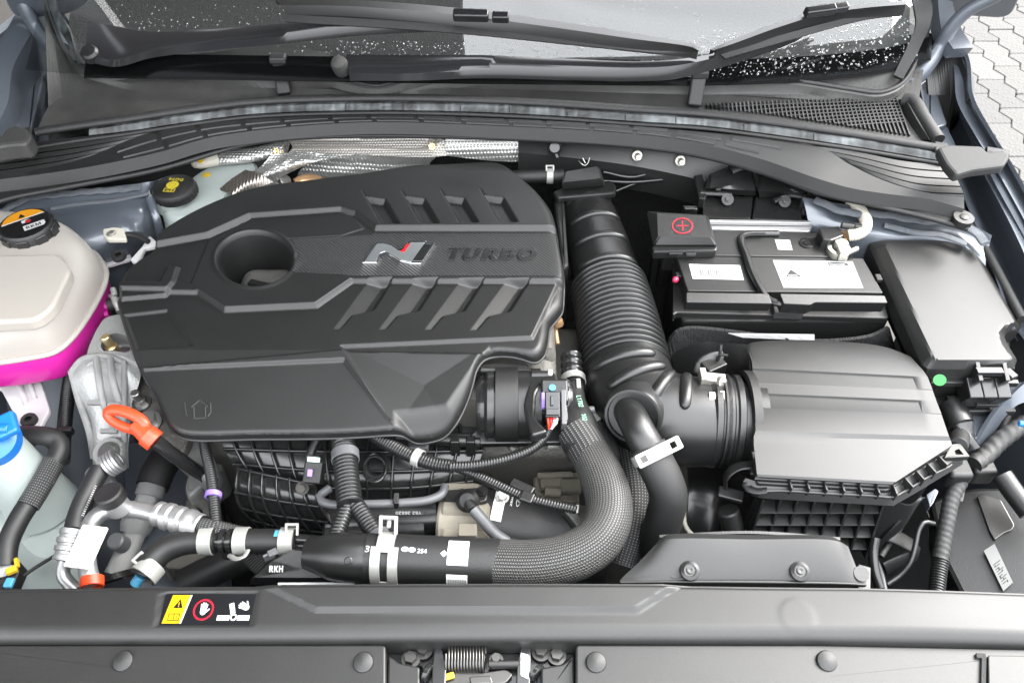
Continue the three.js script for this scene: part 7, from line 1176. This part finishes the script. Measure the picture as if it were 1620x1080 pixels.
// ---------------------------------------------------------------- thermostat hose area right of the engine cover
{
  const t = thing('heater_hose', 'black hose with printed code and pale clamp leading into the braided sleeve', 'hose');
  part(t, 'bellows', tube(Vs([[904, 566, 0.83], [906, 590, 0.83], [908, 612, 0.83]]), (s) => 0.0155 - 0.003 * Math.pow(Math.sin(s * Math.PI * 4), 2), { seg: 48, rs: 28 }), M.gloss);
  part(t, 'elbow', pipe([[908, 608, 0.83], [910, 632, 0.832], [912, 656, 0.834], [918, 690, 0.836], [928, 712, 0.836]], 0, (s) => 0.013 + 0.013 * sst(0.2, 0.75, s)), M.tape);
  part(t, 'clamp', [band(V(907, 602, 0.83), v3(0.05, 0, 1), 0.0155, 0.010), rbox(0.006, 0.012, 0.016, 0.001, V(915, 610, 0.84))], M.whiteClamp);
  part(t, 'pipe_stub', [rod(V(918, 650, 0.84), V(940, 648, 0.838), 0.005), pipe([[912, 636, 0.842], [914, 650, 0.845], [920, 662, 0.845]], 0, 0.006)], M.greyTube);
  const tx = printed(256, 40, (x, w, h) => { x.clearRect(0, 0, w, h); x.fillStyle = '#7fae95'; x.font = 'bold 30px monospace'; x.fillText('L1702 ◦ 102', 6, 30); }, null);
  part(t, 'printed_mark', wrap(V(908, 646, 0.834), V(922, 700, 0.836), 0.0265, -0.35, 0.05, v3(0, 1, 0), null), new THREE.MeshStandardMaterial({ map: tx, transparent: true, side: THREE.DoubleSide }));
  part(t, 'yellow_tag', rbox(0.005, 0.012, 0.014, 0.002, V(892, 690, 0.83), [0, 0.2, 0]), M.yellow);
  const u = thing('side_hose', 'dark hose with grey band clamp between the braided sleeves and intake elbow', 'hose');
  part(u, 'hose', pipe([[926, 668, 0.80], [944, 684, 0.80], [958, 710, 0.79], [962, 745, 0.77]], 0, 0.018), M.rubber);
  part(u, 'clamp', [band(V(938, 676, 0.80), v3(0.6, 0, 0.6), 0.0188, 0.013), rbox(0.014, 0.01, 0.008, 0.001, V(956, 658, 0.815), [0, 0.4, 0])], M.whiteClamp);
  const s = thing('sensor_bolts', 'cluster of small bolts and brackets on the dark engine side', 'bracket');
  part(s, 'bracket', [rbox(0.02, 0.03, 0.02, 0.003, V(925, 578, 0.80)), rbox(0.012, 0.012, 0.012, 0.002, V(918, 585, 0.82))], M.plastic);
  part(s, 'bolt', hexBolt(V(930, 600, 0.82), 0.0065, 0.006, v3(0, 0.8, 0.5)), M.aluDull);
  part(s, 'bolt', [rod(V(878, 518, 0.82), V(882, 545, 0.81), 0.004), turned([[0, 0], [0.008, 0], [0.006, 0.008], [0, 0.008]], V(883, 512, 0.83), v3(0, 1, 0), 20)], M.copper);
  part(s, 'bolt', [turned([[0, 0], [0.01, 0], [0.011, 0.01], [0.006, 0.016], [0, 0.016]], V(866, 566, 0.835), v3(0, 1, 0.3), 24), rod(V(870, 548, 0.83), V(872, 560, 0.84), 0.004)], M.aluDull);
}
// ---------------------------------------------------------------- big charge-air hose along the front
{
  const t = thing('braided_hose', 'thick grey braided hose curving round to the front beside the printed black hose', 'hose');
  const P = Vs([[912, 684, 0.838], [928, 708, 0.838], [948, 744, 0.838], [962, 786, 0.836], [962, 822, 0.834], [946, 854, 0.832], [916, 876, 0.830], [880, 888, 0.828], [840, 893, 0.826], [782, 892, 0.824]]);
  part(t, 'sleeve', tube(P, (s) => 0.0235 + 0.0035 * sst(0, 0.35, s), { seg: 120, rs: 56 }), M.braid);
  part(t, 'frayed_cuff', tube(P.slice(0, 3), 0.0248, { seg: 30, rs: 40 }), M.mesh);
  const b = thing('braided_hose', 'second dark braided hose running down behind the first one', 'hose');
  part(b, 'sleeve', pipe([[990, 690, 0.78], [1000, 740, 0.775], [1006, 790, 0.765], [1000, 840, 0.745], [985, 890, 0.72]], 0, 0.0185, { rs: 40 }), M.mesh);
  const r = thing('charge_hose', 'black rubber charge-air hose with white print, labels and a broad clamp', 'hose');
  const A = V(582, 882, 0.824), B = V(790, 892, 0.824), ax = B.clone().sub(A).normalize(), at = (k) => A.clone().lerp(B, k);
  part(r, 'hose', tube([at(0), at(0.3), at(0.6), at(1)], 0.0272, { seg: 24, rs: 48 }), M.hose);
  const print = printed(1024, 160, (x, w, h) => { x.clearRect(0, 0, w, h); x.fillStyle = x.strokeStyle = '#e6ecf4'; x.lineWidth = 7; x.textBaseline = 'middle'; x.font = '92px sans-serif'; x.fillText('3.0', 8, 84); x.beginPath(); x.ellipse(430, 66, 34, 24, 0, 0, 7); x.moveTo(424, 48); x.lineTo(412, 86); x.moveTo(450, 46); x.lineTo(436, 86); x.moveTo(418, 70); x.lineTo(446, 62); x.stroke(); x.beginPath(); x.ellipse(504, 70, 34, 24, 0, 0, 7); x.stroke(); x.font = 'bold 26px sans-serif'; x.fillText('KIA', 480, 71); x.font = '64px sans-serif'; x.fillText('254', 560, 80); x.save(); x.translate(846, 96); x.rotate(0.785); x.strokeRect(-22, -22, 44, 44); x.restore(); x.font = '26px sans-serif'; x.fillText('8', 840, 97); x.font = '64px sans-serif'; x.fillText('2', 916, 104); }, null);
  part(r, 'printed_mark', wrap(at(0.0), at(0.72), 0.0275, -0.15, 0.42, v3(0, 1, 0), null, 18), new THREE.MeshStandardMaterial({ map: print, transparent: true, roughness: 0.5, side: THREE.DoubleSide }));
  part(r, 'label', wrap(at(0.62), at(0.775), 0.0280, -0.42, 0.62, v3(0, 1, 0), null, 18), M.paper);
  const bc = printed(256, 96, (x, w, h) => { x.fillStyle = '#ecece8'; x.fillRect(0, 0, w, h); x.fillStyle = '#222'; for (let k = 0; k < 44; k++) x.fillRect(10 + k * 5.3, 22, (k * 5) % 4 + 1, 60); });
  part(r, 'barcode_label', wrap(at(0.62), at(0.775), 0.0280, 1.0, 1.9, v3(0, 1, 0), null, 14), new THREE.MeshStandardMaterial({ map: bc, roughness: 0.5, side: THREE.DoubleSide }));
  // broad spring clamp with slotted strap
  { const w = 0.030, s = new THREE.Shape(); const pos = [], uv = [], idx = [];
    const N = v3(0, 1, 0).addScaledVector(ax, -ax.y).normalize(), Bn = ax.clone().cross(N), c = at(0.155), g = [];
    const strip = (x0, x1, a0, a1) => { const q = []; for (let j = 0; j <= 20; j++) { const a = lerp(a0, a1, j / 20); q.push(a); } return skin([x0, x1].map((f, k) => q.map((a) => { const xx = typeof f === 'function' ? f((a - a0) / (a1 - a0)) : f; return c.clone().addScaledVector(ax, xx).addScaledVector(N, Math.cos(a) * 0.0290).addScaledVector(Bn, Math.sin(a) * 0.0290); })), { n: 24, smooth: false, thick: 0.0014 }); };
    part(r, 'clamp', [strip(-w / 2, -w * 0.14, 0.25, 1.5), strip(w * 0.14, w / 2, 0.25, 1.5), strip(-w * 0.32, w * 0.32, -0.75, 0.12), strip(-w * 0.5, w * 0.5, 1.48, 2.6), strip(-w * 0.5, w * 0.5, 0.08, 0.28)], M.whiteClamp);
    part(r, 'clamp_ear', [...earLoop(c.clone().addScaledVector(N, 0.0265).addScaledVector(Bn, -0.017), ax, v3(0, 0.5, -0.87), 0.017, 0.016, 0.004), rbox(0.005, 0.005, 0.010, 0.002, c.clone().addScaledVector(N, 0.030).addScaledVector(Bn, -0.026))], M.whiteClamp); }
  const p = thing('charge_pipe', 'black plastic charge-air pipe end marked RKH in white', 'pipe');
  const Q = V(500, 874, 0.824), R = V(588, 880, 0.824);
  part(p, 'barrel', turned([[0, -0.02], [0.016, -0.018], [0.022, 0], [0.0262, 0.012], [0.0272, 0.03], [0.0272, 0.058], [0.0255, 0.063], [0.0245, 0.07], [0, 0.07]], V(508, 878, 0.822), R.clone().sub(Q), 48), M.satin);
  part(p, 'shoulder', loft([[[394, 925, 0.78], [420, 895, 0.785], [470, 868, 0.80], [520, 868, 0.80], [560, 905, 0.80], [572, 928, 0.78]], [[396, 917, 0.800], [422, 888, 0.802], [468, 866, 0.812], [520, 878, 0.812], [548, 902, 0.808], [572, 906, 0.802], [572, 918, 0.800]].filter((_, i) => i !== 5), [[402, 913, 0.806], [428, 888, 0.808], [470, 870, 0.818], [512, 880, 0.818], [540, 903, 0.812], [568, 914, 0.804]]], { n: 60, smooth: false, crease: 0.6 }), M.satin);
  part(p, 'foot', [prism([[520, 900], [570, 901], [572, 918], [524, 918]], [0.811, 0], 0.02, { bev: 0.002, r: 0.003 })], M.satin);
  part(p, 'tab', [rbox(0.012, 0.012, 0.003, 0.001, V(425, 880, 0.81), [0, 0.5, 0]), rbox(0.01, 0.003, 0.008, 0.0005, V(431, 874, 0.816), [0, 0.5, 0])], M.greyTube);
  part(p, 'felt_pad', prism([[438, 921], [560, 920], [562, 928], [440, 928]], 0.806, 0.01, { bev: 0.001, r: 0.002 }), M.paper);
  const rk = printed(160, 64, (x, w, h) => { x.clearRect(0, 0, w, h); x.fillStyle = '#f4f4f4'; x.font = 'bold 52px sans-serif'; x.textBaseline = 'middle'; x.fillText('RKH', 14, 34); }, null);
  { const [g, m] = plate([[423, 893], [460, 893], [459, 911], [422, 911]], [0.8105, 0], rk, 0.004, { transparent: true }); part(p, 'lettering', g, m); }
  part(p, 'moulded_mark', [turned([[0.0035, 0], [0.0045, 0.0005], [0.0035, 0.001]], V(551, 887, 0.850), v3(0, 0.85, 0.5), 20)], M.gloss);
}
// ---------------------------------------------------------------- air inlet snorkel at the front
{
  const t = thing('inlet_snorkel', 'flat black air inlet snorkel held by two push clips above the front panel', 'air inlet');
  const rows = [[[1044, 852, 0.868], [1056, 846, 0.874], [1190, 846, 0.875], [1318, 849, 0.874], [1330, 856, 0.870]], [[1040, 858, 0.872], [1054, 853, 0.880], [1190, 853, 0.881], [1322, 855, 0.880], [1342, 864, 0.872]], [[1010, 890, 0.866], [1040, 890, 0.872], [1190, 890, 0.874], [1330, 892, 0.872], [1354, 894, 0.866]], [[984, 914, 0.858], [1030, 914, 0.862], [1190, 915, 0.864], [1330, 918, 0.863], [1366, 919, 0.86]], [[980, 920, 0.858], [1030, 920, 0.861], [1190, 921, 0.862], [1332, 924, 0.861], [1372, 925, 0.859]], [[980, 930, 0.850], [1030, 930, 0.852], [1190, 931, 0.853], [1332, 934, 0.852], [1374, 935, 0.85]]];
  part(t, 'duct', skin(rows, { n: 80, smooth: true, thick: 0.006, crease: 0.45 }), M.trim);
  part(t, 'back_wall', skin([[[1044, 850, 0.868], [1190, 844, 0.874], [1330, 854, 0.87]], [[1040, 880, 0.82], [1190, 870, 0.82], [1335, 880, 0.82]]], { n: 20, thick: 0.003 }), M.plastic);
  part(t, 'edge_bead', tube(Vs([[982, 921, 0.860], [1100, 920, 0.8635], [1240, 921, 0.864], [1340, 923, 0.862], [1370, 925, 0.86]]), 0.0016, { rs: 8, seg: 90 }), M.lid);
  for (const [x, y] of [[1091, 903], [1265, 904]]) {
    part(t, 'clip_pad', prism([[x - 26, y - 22], [x + 14, y - 24], [x + 26, y - 16], [x + 30, y + 12], [x - 32, y + 12]], [V(x, y, 0.8695).y + 0.32 * 0 , 0, 0].map((q, i) => i === 0 ? 0.8655 + 0.30 * V(x, y, 0.869).z : i === 1 ? -0.30 : 0), 0.003, { bev: 0.0006, r: 0.006 }), M.trim);
    const p = V(x, y, 0.8695);
    part(t, 'push_clip', turned([[0, 0], [0.0095, 0], [0.0105, 0.001], [0.0100, 0.003], [0.0065, 0.0048], [0.0055, 0.0042], [0.004, 0.0042], [0.0038, 0.0056], [0.002, 0.0058], [0, 0.005]], p, v3(0, 0.96, 0.28), 36), M.satin);
  }
  part(t, 'side_lug', [rbox(0.014, 0.008, 0.03, 0.002, V(1366, 916, 0.855), [0, -0.3, 0]), turned([[0, 0], [0.008, 0], [0.008, 0.003], [0, 0.003]], V(1362, 908, 0.862), v3(0, 1, 0.3), 20)], M.satin);
}
// ---------------------------------------------------------------- radiator top cover
const SY = 0.872;
{
  const t = thing('radiator_cover', 'long black plastic cover over the radiator support across the front', 'radiator cover');
  const back = [[-60, 933], [250, 929], [560, 927], [810, 926], [1080, 927], [1350, 931], [1680, 941]], front = [[-60, 1010], [250, 1010], [810, 1009], [1280, 1010], [1680, 1018]];
  const z = (pts) => { const q = pts.map(([x, y]) => V(x, y, SY)); return (x) => { let i = 1; while (i < q.length - 1 && q[i].x < x) i++; return lerp(q[i - 1].z, q[i].z, clamp((x - q[i - 1].x) / (q[i].x - q[i - 1].x), 0, 1)); }; };
  const zb = z(back), zf = z(front), XZp = (p) => XZ(p, SY);
  const rec = XZp([[340, 900], [432, 934], [500, 966], [1008, 966], [1058, 934], [1130, 900]]), dent = V(1262, 975, SY), bump = V(1450, 960, SY), stp = XZp([[252, 940], [268, 936], [408, 936], [398, 990], [246, 990]]);
  const h = (x, zz) => { let y = SY + 0.004 * (1 - Math.pow(x / 0.62, 2)) * 0; const b = zb(x), f = zf(x), u = (zz - b) / (f - b);
    y -= 0.004 * step(rec, x, zz, 0.006, 0.003) * -1; y -= 0.006 * sst(0.72, 0.9, u) * 0.3; const e = f - zz, r = 0.010; if (e < r) y -= r - Math.sqrt(Math.max(0, r * r - (r - Math.max(0, e)) ** 2)); const e2 = zz - b; if (e2 < 0.004) y -= 0.004 - Math.sqrt(Math.max(0, 0.004 ** 2 - (0.004 - Math.max(0, e2)) ** 2));
    const d = Math.hypot((x - dent.x) / 0.02, (zz - dent.z) / 0.022); y += 0.0003 * (1 - sst(0.7, 1.0, d)); y -= 0.0012 * clamp((sd(stp, x, zz) + 0.001) / 0.002, 0, 1);
    y += 0.0025 * Math.exp(-(((x - bump.x) / 0.09) ** 2 + ((zz - bump.z) / 0.03) ** 2)); return y; };
  const rows = []; const L = V(-60, 935, SY).x - 0.06, R = V(1680, 941, SY).x + 0.06;
  const pos = [], uv = [], idx = [], nx = 420, nz = 46;
  for (let j = 0; j <= nz; j++) for (let i = 0; i <= nx; i++) { const x = lerp(L, R, i / nx), zz = lerp(zb(x), zf(x), 0.5 - 0.5 * Math.cos(Math.PI * j / nz)); pos.push(x, h(x, zz), zz); uv.push(x, -zz); }
  for (let j = 0; j < nz; j++) for (let i = 0; i < nx; i++) { const a = j * (nx + 1) + i, b = a + 1, c = a + nx + 1, d = c + 1; idx.push(a, c, b, b, c, d); }
  const g = new THREE.BufferGeometry(); g.setAttribute('position', new THREE.Float32BufferAttribute(pos, 3)); g.setAttribute('uv', new THREE.Float32BufferAttribute(uv, 2)); g.setIndex(idx);
  const edge = (f, sgn) => skin([Array(60).fill(0).map((_, i) => { const x = lerp(L, R, i / 59), q = f(x); return v3(x, h(x, q) + 0.0001, q); }), Array(60).fill(0).map((_, i) => { const x = lerp(L, R, i / 59), q = f(x); return v3(x, SY - 0.035, q); })], { n: 80, thick: 0.002 });
  part(t, 'panel', [creased(g, 0.45), edge(zb), edge(zf)], M.trim);
  const lb = printed(640, 210, (x, w, H) => {
    x.fillStyle = '#17181c'; x.fillRect(0, 0, w, H); x.fillStyle = '#f2c416'; x.beginPath(); x.moveTo(52, 8); x.lineTo(178, 8); x.lineTo(140, 200); x.lineTo(14, 200); x.fill(); x.fillStyle = '#fff'; x.beginPath(); x.moveTo(178, 8); x.lineTo(190, 8); x.lineTo(152, 200); x.lineTo(140, 200); x.fill();
    x.fillStyle = '#17181c'; x.beginPath(); x.moveTo(72, 96); x.lineTo(112, 34); x.lineTo(138, 96); x.fill(); x.fillStyle = '#f2c416'; x.fillRect(104, 56, 7, 22); x.fillRect(104, 82, 7, 7);
    x.strokeStyle = '#17181c'; x.lineWidth = 5; x.strokeRect(52, 136, 76, 44); x.beginPath(); x.moveTo(90, 136); x.lineTo(90, 180); x.stroke(); x.font = 'bold 30px serif'; x.fillStyle = '#17181c'; x.fillText('i', 104, 170);
    const hand = (cx, cy, s, a) => { x.save(); x.translate(cx, cy); x.rotate(a); x.scale(s, s); x.fillStyle = '#fff'; x.beginPath(); x.ellipse(0, 14, 21, 24, 0, 0, 7); x.fill(); for (const [fx, fl, fa] of [[-15, 38, -0.12], [-5, 46, -0.03], [6, 44, 0.05], [16, 36, 0.15]]) { x.save(); x.translate(fx, 2); x.rotate(fa); x.beginPath(); x.roundRect(-4.6, -fl, 9.2, fl + 6, 4.6); x.fill(); x.restore(); } x.save(); x.translate(19, 18); x.rotate(0.8); x.beginPath(); x.roundRect(-5, -30, 10, 34, 5); x.fill(); x.restore(); x.restore(); };
    x.strokeStyle = '#d0243a'; x.lineWidth = 13; x.beginPath(); x.ellipse(290, 108, 66, 66, 0, 0, 7); x.stroke(); hand(290, 104, 1.05, 0); x.strokeStyle = '#d0243a'; x.lineWidth = 9; x.beginPath(); x.moveTo(246, 62); x.lineTo(334, 154); x.globalAlpha = 0.0; x.stroke(); x.globalAlpha = 1;
    x.fillStyle = '#fff'; x.strokeStyle = '#fff'; x.beginPath(); x.arc(514, 158, 24, 0, 7); x.fill(); x.fillStyle = '#17181c'; x.beginPath(); x.arc(514, 158, 13, 0, 7); x.fill(); x.fillStyle = '#fff'; x.fillRect(398, 146, 88, 34); x.fillRect(542, 146, 86, 34); x.save(); x.translate(494, 100); x.rotate(-0.35); x.fillRect(-18, -38, 34, 76); x.restore(); x.save(); x.translate(492, 62); x.strokeStyle = '#17181c'; x.lineWidth = 4; x.restore(); hand(575, 86, 1.0, -1.2);
  });
  const C = [[262, 939], [405, 939], [394, 988], [251, 988]].map(([x, y]) => { const p = V(x, y, SY); return v3(p.x, h(p.x, p.z) + 0.0008, p.z); });
  const [q, m] = quad(C[0], C[1], C[2], C[3], lb, { roughness: 0.35 }, 10, v3(0, 1, 0)); part(t, 'warning_label', q, m);
}
// ---------------------------------------------------------------- grille covers below it with push clips
{
  const pl = [0.858, 0];
  const clip = (t, x, y, m) => part(t, 'push_clip', turned([[0, -0.002], [0.0098, -0.002], [0.0102, 0.0005], [0.0092, 0.003], [0.005, 0.0046], [0, 0.005]], V(x, y, 0.8585), v3(0, 0.97, 0.22), 36), m);
  const a = thing('grille_cover', 'left black plastic grille cover with two push clips at the bottom edge', 'grille cover', 'covers in front of the radiator cover');
  part(a, 'panel', prism([[-80, 1020], [610, 1019], [610, 1110], [560, 1140], [-80, 1140]], pl, 0.03, { bev: 0.002, r: 0.004 }), M.trim);
  clip(a, 195, 1046, M.trim); clip(a, 575, 1048, M.trim);
  const b = thing('grille_cover', 'right grey-lit plastic grille cover with two push clips and a raised end', 'grille cover', 'covers in front of the radiator cover');
  part(b, 'panel', prism([[911, 1019], [1300, 1019], [1700, 1027], [1700, 1140], [960, 1140], [911, 1110]], pl, 0.03, { bev: 0.002, r: 0.004 }), M.trim);
  part(b, 'raised_end', prism([[1545, 1032], [1560, 1033], [1562, 1040], [1560, 1110], [1552, 1110], [1554, 1040], [1546, 1040]], [0.8615], 0.004, { bev: 0.0006, r: 0.001 }), M.dark);
  part(b, 'end_panel', prism([[1564, 1036], [1700, 1038], [1700, 1140], [1566, 1140]], [0.8635], 0.006, { bev: 0.001, r: 0.002 }), M.trim);
  clip(b, 943, 1048, M.trim); clip(b, 1308, 1046, M.trim);
  // bonnet latch
  const t = thing('bonnet_latch', 'black bonnet latch with coil spring, bolts and white sticker at the bottom centre', 'latch');
  part(t, 'back_plate', prism([[612, 1022], [910, 1022], [908, 1040], [872, 1056], [850, 1056], [850, 1140], [670, 1140], [668, 1054], [640, 1052], [613, 1042]], 0.835, 0.006, { bev: 0.001, r: 0.003 }), M.gloss);
  part(t, 'well', rbox(0.26, 0.02, 0.12, 0.003, V(760, 1080, 0.79)), M.dark);
  part(t, 'side_cheek', [prism([[688, 1020], [698, 1022], [706, 1052], [704, 1100], [682, 1100], [684, 1050]], 0.848, 0.03, { bev: 0.001, r: 0.002 })], M.gloss);
  part(t, 'side_cheek', [prism([[824, 1024], [834, 1019], [840, 1024], [838, 1100], [816, 1100], [818, 1050]], 0.848, 0.03, { bev: 0.001, r: 0.002 })], M.gloss);
  part(t, 'frame_edge', [prism([[614, 1036], [632, 1048], [664, 1054], [664, 1110], [622, 1120], [612, 1110]], 0.848, 0.02, { bev: 0.002, r: 0.003 }), prism([[908, 1036], [890, 1050], [856, 1056], [856, 1110], [900, 1120], [910, 1110]], 0.848, 0.02, { bev: 0.002, r: 0.003 })], M.trim);
  const SP = [], n = 13; for (let k = 0; k <= n * 14; k++) { const s = k / (n * 14), a2 = s * n * Math.PI * 2, c = V(lerp(706, 768, s), 1040, 0.845); SP.push(c.add(v3(0, Math.cos(a2) * 0.009, Math.sin(a2) * 0.013))); }
  part(t, 'spring', tube(SP, 0.0013, { seg: n * 22, rs: 8 }), M.springSteel);
  for (const [x, y] of [[650, 1043], [670, 1029], [856, 1032], [881, 1038]]) part(t, 'bolt', hexBolt(V(x, y, 0.838), 0.0068, 0.006), M.springSteel);
  part(t, 'pawl', [prism([[708, 1058], [744, 1056], [760, 1064], [800, 1058], [812, 1066], [800, 1080], [720, 1090], [700, 1080]], 0.842, 0.005, { bev: 0.001, r: 0.003 }), rod(V(776, 1052, 0.842), V(830, 1050, 0.842), 0.004), hexBolt(V(785, 1044, 0.842), 0.005, 0.006), prism([[742, 1070], [776, 1068], [780, 1080], [744, 1082]], 0.852, 0.004, { bev: 0.001, r: 0.002 })], M.springSteel);
  part(t, 'release_lever', [rod(V(772, 1050, 0.846), V(822, 1050, 0.846), 0.0035)], M.plastic);
  part(t, 'yellow_mark', rbox(0.012, 0.003, 0.006, 0.001, V(709, 1070, 0.846), [0, 0.3, 0]), M.yellow);
  part(t, 'sticker', prism([[824, 1032], [837, 1036], [836, 1074], [824, 1068]], 0.8495, 0.0012, { bev: 0.0002, r: 0.001 }), M.paper);
  part(t, 'guide', rod(V(672, 1062, 0.845), V(680, 1066, 0.845), 0.009), M.gloss); part(t, 'guide', rod(V(846, 1060, 0.845), V(852, 1066, 0.845), 0.009), M.gloss);
}
// ---------------------------------------------------------------- right front corner: brackets, harness, black module
{
  const t = thing('support_bracket', 'blue-grey painted bracket arm curving down beside the fuse box', 'bracket');
  part(t, 'arm', skin([[[1630, 596, 0.83], [1600, 620, 0.82], [1570, 650, 0.81], [1545, 690, 0.79], [1530, 720, 0.77]], [[1634, 632, 0.81], [1604, 640, 0.805], [1580, 664, 0.79], [1558, 700, 0.77], [1540, 730, 0.75]]], { n: 30, thick: 0.005 }), M.paint);
  part(t, 'gusset', prism([[1534, 650], [1570, 640], [1600, 606], [1634, 600], [1634, 622], [1590, 640], [1560, 680], [1532, 706]], 0.79, 0.01, { bev: 0.002, r: 0.004 }), M.paintDull);
  const f = thing('foil_joint', 'shiny taped pipe joint beside the right corner of the filter box', 'pipe');
  part(f, 'tape', tube(Vs([[1506, 640, 0.80], [1516, 662, 0.80], [1526, 690, 0.79], [1534, 710, 0.78]]), (s, a) => 0.016 + 0.0015 * Math.sin(a * 3 + s * 9) - 0.003 * sst(0.4, 0.7, s), { seg: 40, rs: 24 }), M.gloss);
  part(f, 'foil', tube(Vs([[1504, 642, 0.806], [1512, 656, 0.806], [1520, 672, 0.803]]), 0.0165, { seg: 20, rs: 24 }), M.satin);
  const b = thing('black_module', 'dark plastic module with silver cover plate and paper label at the right edge', 'module');
  part(b, 'case', prism([[1470, 790], [1540, 770], [1650, 770], [1680, 960], [1530, 960], [1490, 880]], [0.72 - 0.35 * V(1560, 850, 0.72).x, 0, 0.35], 0.12, { bev: 0.006, r: 0.01 }), M.plastic);
  part(b, 'cover_plate', prism([[1546, 784], [1556, 780], [1566, 784], [1584, 790], [1606, 830], [1602, 838], [1590, 842], [1574, 854], [1566, 840]], [0.732 - 0.35 * V(1580, 820, 0.73).x, 0, 0.35], 0.006, { bev: 0.001, r: 0.003 }), M.springSteel);
  part(b, 'pipe', pipe([[1586, 752, 0.78], [1604, 778, 0.775], [1630, 812, 0.77]], 0, 0.013), M.satin);
  const lb = printed(96, 256, (x, w, h) => { x.fillStyle = '#d2d2d0'; x.fillRect(0, 0, w, h); x.fillStyle = '#333'; for (let k = 0; k < 6; k++) x.fillRect(20 + (k % 3) * 18, 110 + k * 22, 12, 8 + (k % 2) * 6); for (let k = 0; k < 9; k++) x.fillRect(16, 100 + k * 15, 64 - (k % 3) * 14, 5); });
  { const pl = [0.722 - 0.35 * V(1570, 890, 0.72).x, 0, 0.35]; const [g, m] = plate([[1557, 872], [1574, 861], [1603, 922], [1588, 936]], pl, lb, 0.002, { color: new THREE.Color().setRGB(0.2, 0.2, 0.2) }); part(b, 'label', g, m); }
  const h = thing('wiring_loom', 'taped black harness hanging down at the right of the filter box', 'wiring loom', 'corrugated wiring looms');
  part(h, 'taped_trunk', pipe([[1520, 760, 0.78], [1506, 790, 0.77], [1500, 820, 0.76], [1494, 850, 0.75], [1488, 885, 0.74]], 0, (s, a) => 0.0095 + 0.0004 * Math.sin(s * 90 + a), { seg: 50 }), M.tape);
  part(h, 'tail', loom([[1490, 880, 0.74], [1486, 905, 0.735], [1482, 940, 0.73]], 0, 0.0095, 0.0036), M.loom);
  part(h, 'upper_bundle', pipe([[1640, 660, 0.79], [1606, 680, 0.79], [1580, 700, 0.785], [1560, 720, 0.78], [1540, 735, 0.78]], 0, (s, a) => 0.0115 + 0.0006 * Math.sin(s * 60 + a * 2), { seg: 50 }), M.tape);
  part(h, 'blue_tape', rod(V(1612, 669, 0.815), V(1626, 672, 0.815), 0.004), M.blue);
  part(h, 'branch', loom([[1598, 640, 0.78], [1590, 670, 0.78], [1586, 690, 0.78]], 0, 0.008, 0.0034), M.loom);
  const w = thing('horn_wires', 'thin shiny black wires looping down in the dark right corner', 'wires');
  part(w, 'wire', pipe([[1478, 828, 0.76], [1462, 826, 0.765], [1454, 838, 0.76], [1448, 865, 0.75], [1440, 890, 0.74], [1424, 910, 0.73], [1404, 924, 0.725]], 0, 0.0032, { rs: 10 }), M.loom);
  part(w, 'wire', pipe([[1386, 850, 0.77], [1382, 872, 0.76], [1384, 900, 0.75], [1392, 930, 0.74]], 0, 0.0058), M.gloss);
  part(w, 'wire', pipe([[1386, 888, 0.752], [1394, 908, 0.745], [1400, 934, 0.74]], 0, 0.004), M.loom);
  part(w, 'wire', pipe([[1430, 810, 0.755], [1426, 830, 0.745], [1408, 858, 0.735], [1394, 880, 0.73]], 0, 0.004), M.rubber);
  const c = thing('blue_connector', 'small dark blue connector tucked under the filter box corner', 'connector');
  part(c, 'housing', [prism([[1466, 782], [1480, 772], [1486, 776], [1478, 794], [1472, 802]], 0.79, 0.014, { bev: 0.001, r: 0.002 })], M.paint);
  const s = thing('side_duct', 'black moulded duct piece below the filter box lug', 'duct');
  part(s, 'duct', [rbox(0.03, 0.03, 0.03, 0.006, V(1512, 748, 0.785)), rbox(0.03, 0.03, 0.03, 0.006, V(1550, 742, 0.765))], M.plastic);
  part(s, 'post', rod(V(1515, 765, 0.775), V(1510, 790, 0.76), 0.01), M.greyTube);
  part(s, 'strap', tube(Vs([[1388, 838, 0.755], [1420, 850, 0.74], [1450, 872, 0.725], [1400, 900, 0.71]]), 0.012, { flat: 0.3 }), M.rubber);
  // thin pipes at the back of the bay
  const v = thing('vacuum_pipes', 'three thin black pipes crossing the dark gap behind the intake trunk', 'pipes');
  part(v, 'pipe', pipe([[955, 272, 0.86], [1000, 280, 0.855], [1040, 270, 0.86], [1080, 262, 0.862]], 0, 0.003), M.gloss);
  part(v, 'pipe', pipe([[955, 286, 0.85], [1000, 288, 0.85], [1050, 284, 0.85], [1090, 282, 0.85]], 0, 0.003), M.gloss);
  part(v, 'pipe', pipe([[975, 302, 0.84], [1000, 292, 0.845], [1020, 286, 0.848]], 0, 0.0025), M.gloss);
}
// ---------------------------------------------------------------- each thing stands at its own base
scene.updateMatrixWorld(true);
for (const t of things) {
  const b = new THREE.Box3().setFromObject(t); if (b.isEmpty()) continue;
  const c = b.getCenter(v3(0, 0, 0)); c.y = b.min.y;
  t.position.copy(c); for (const k of t.children) k.position.sub(c);
}
renderer.render(scene, camera);
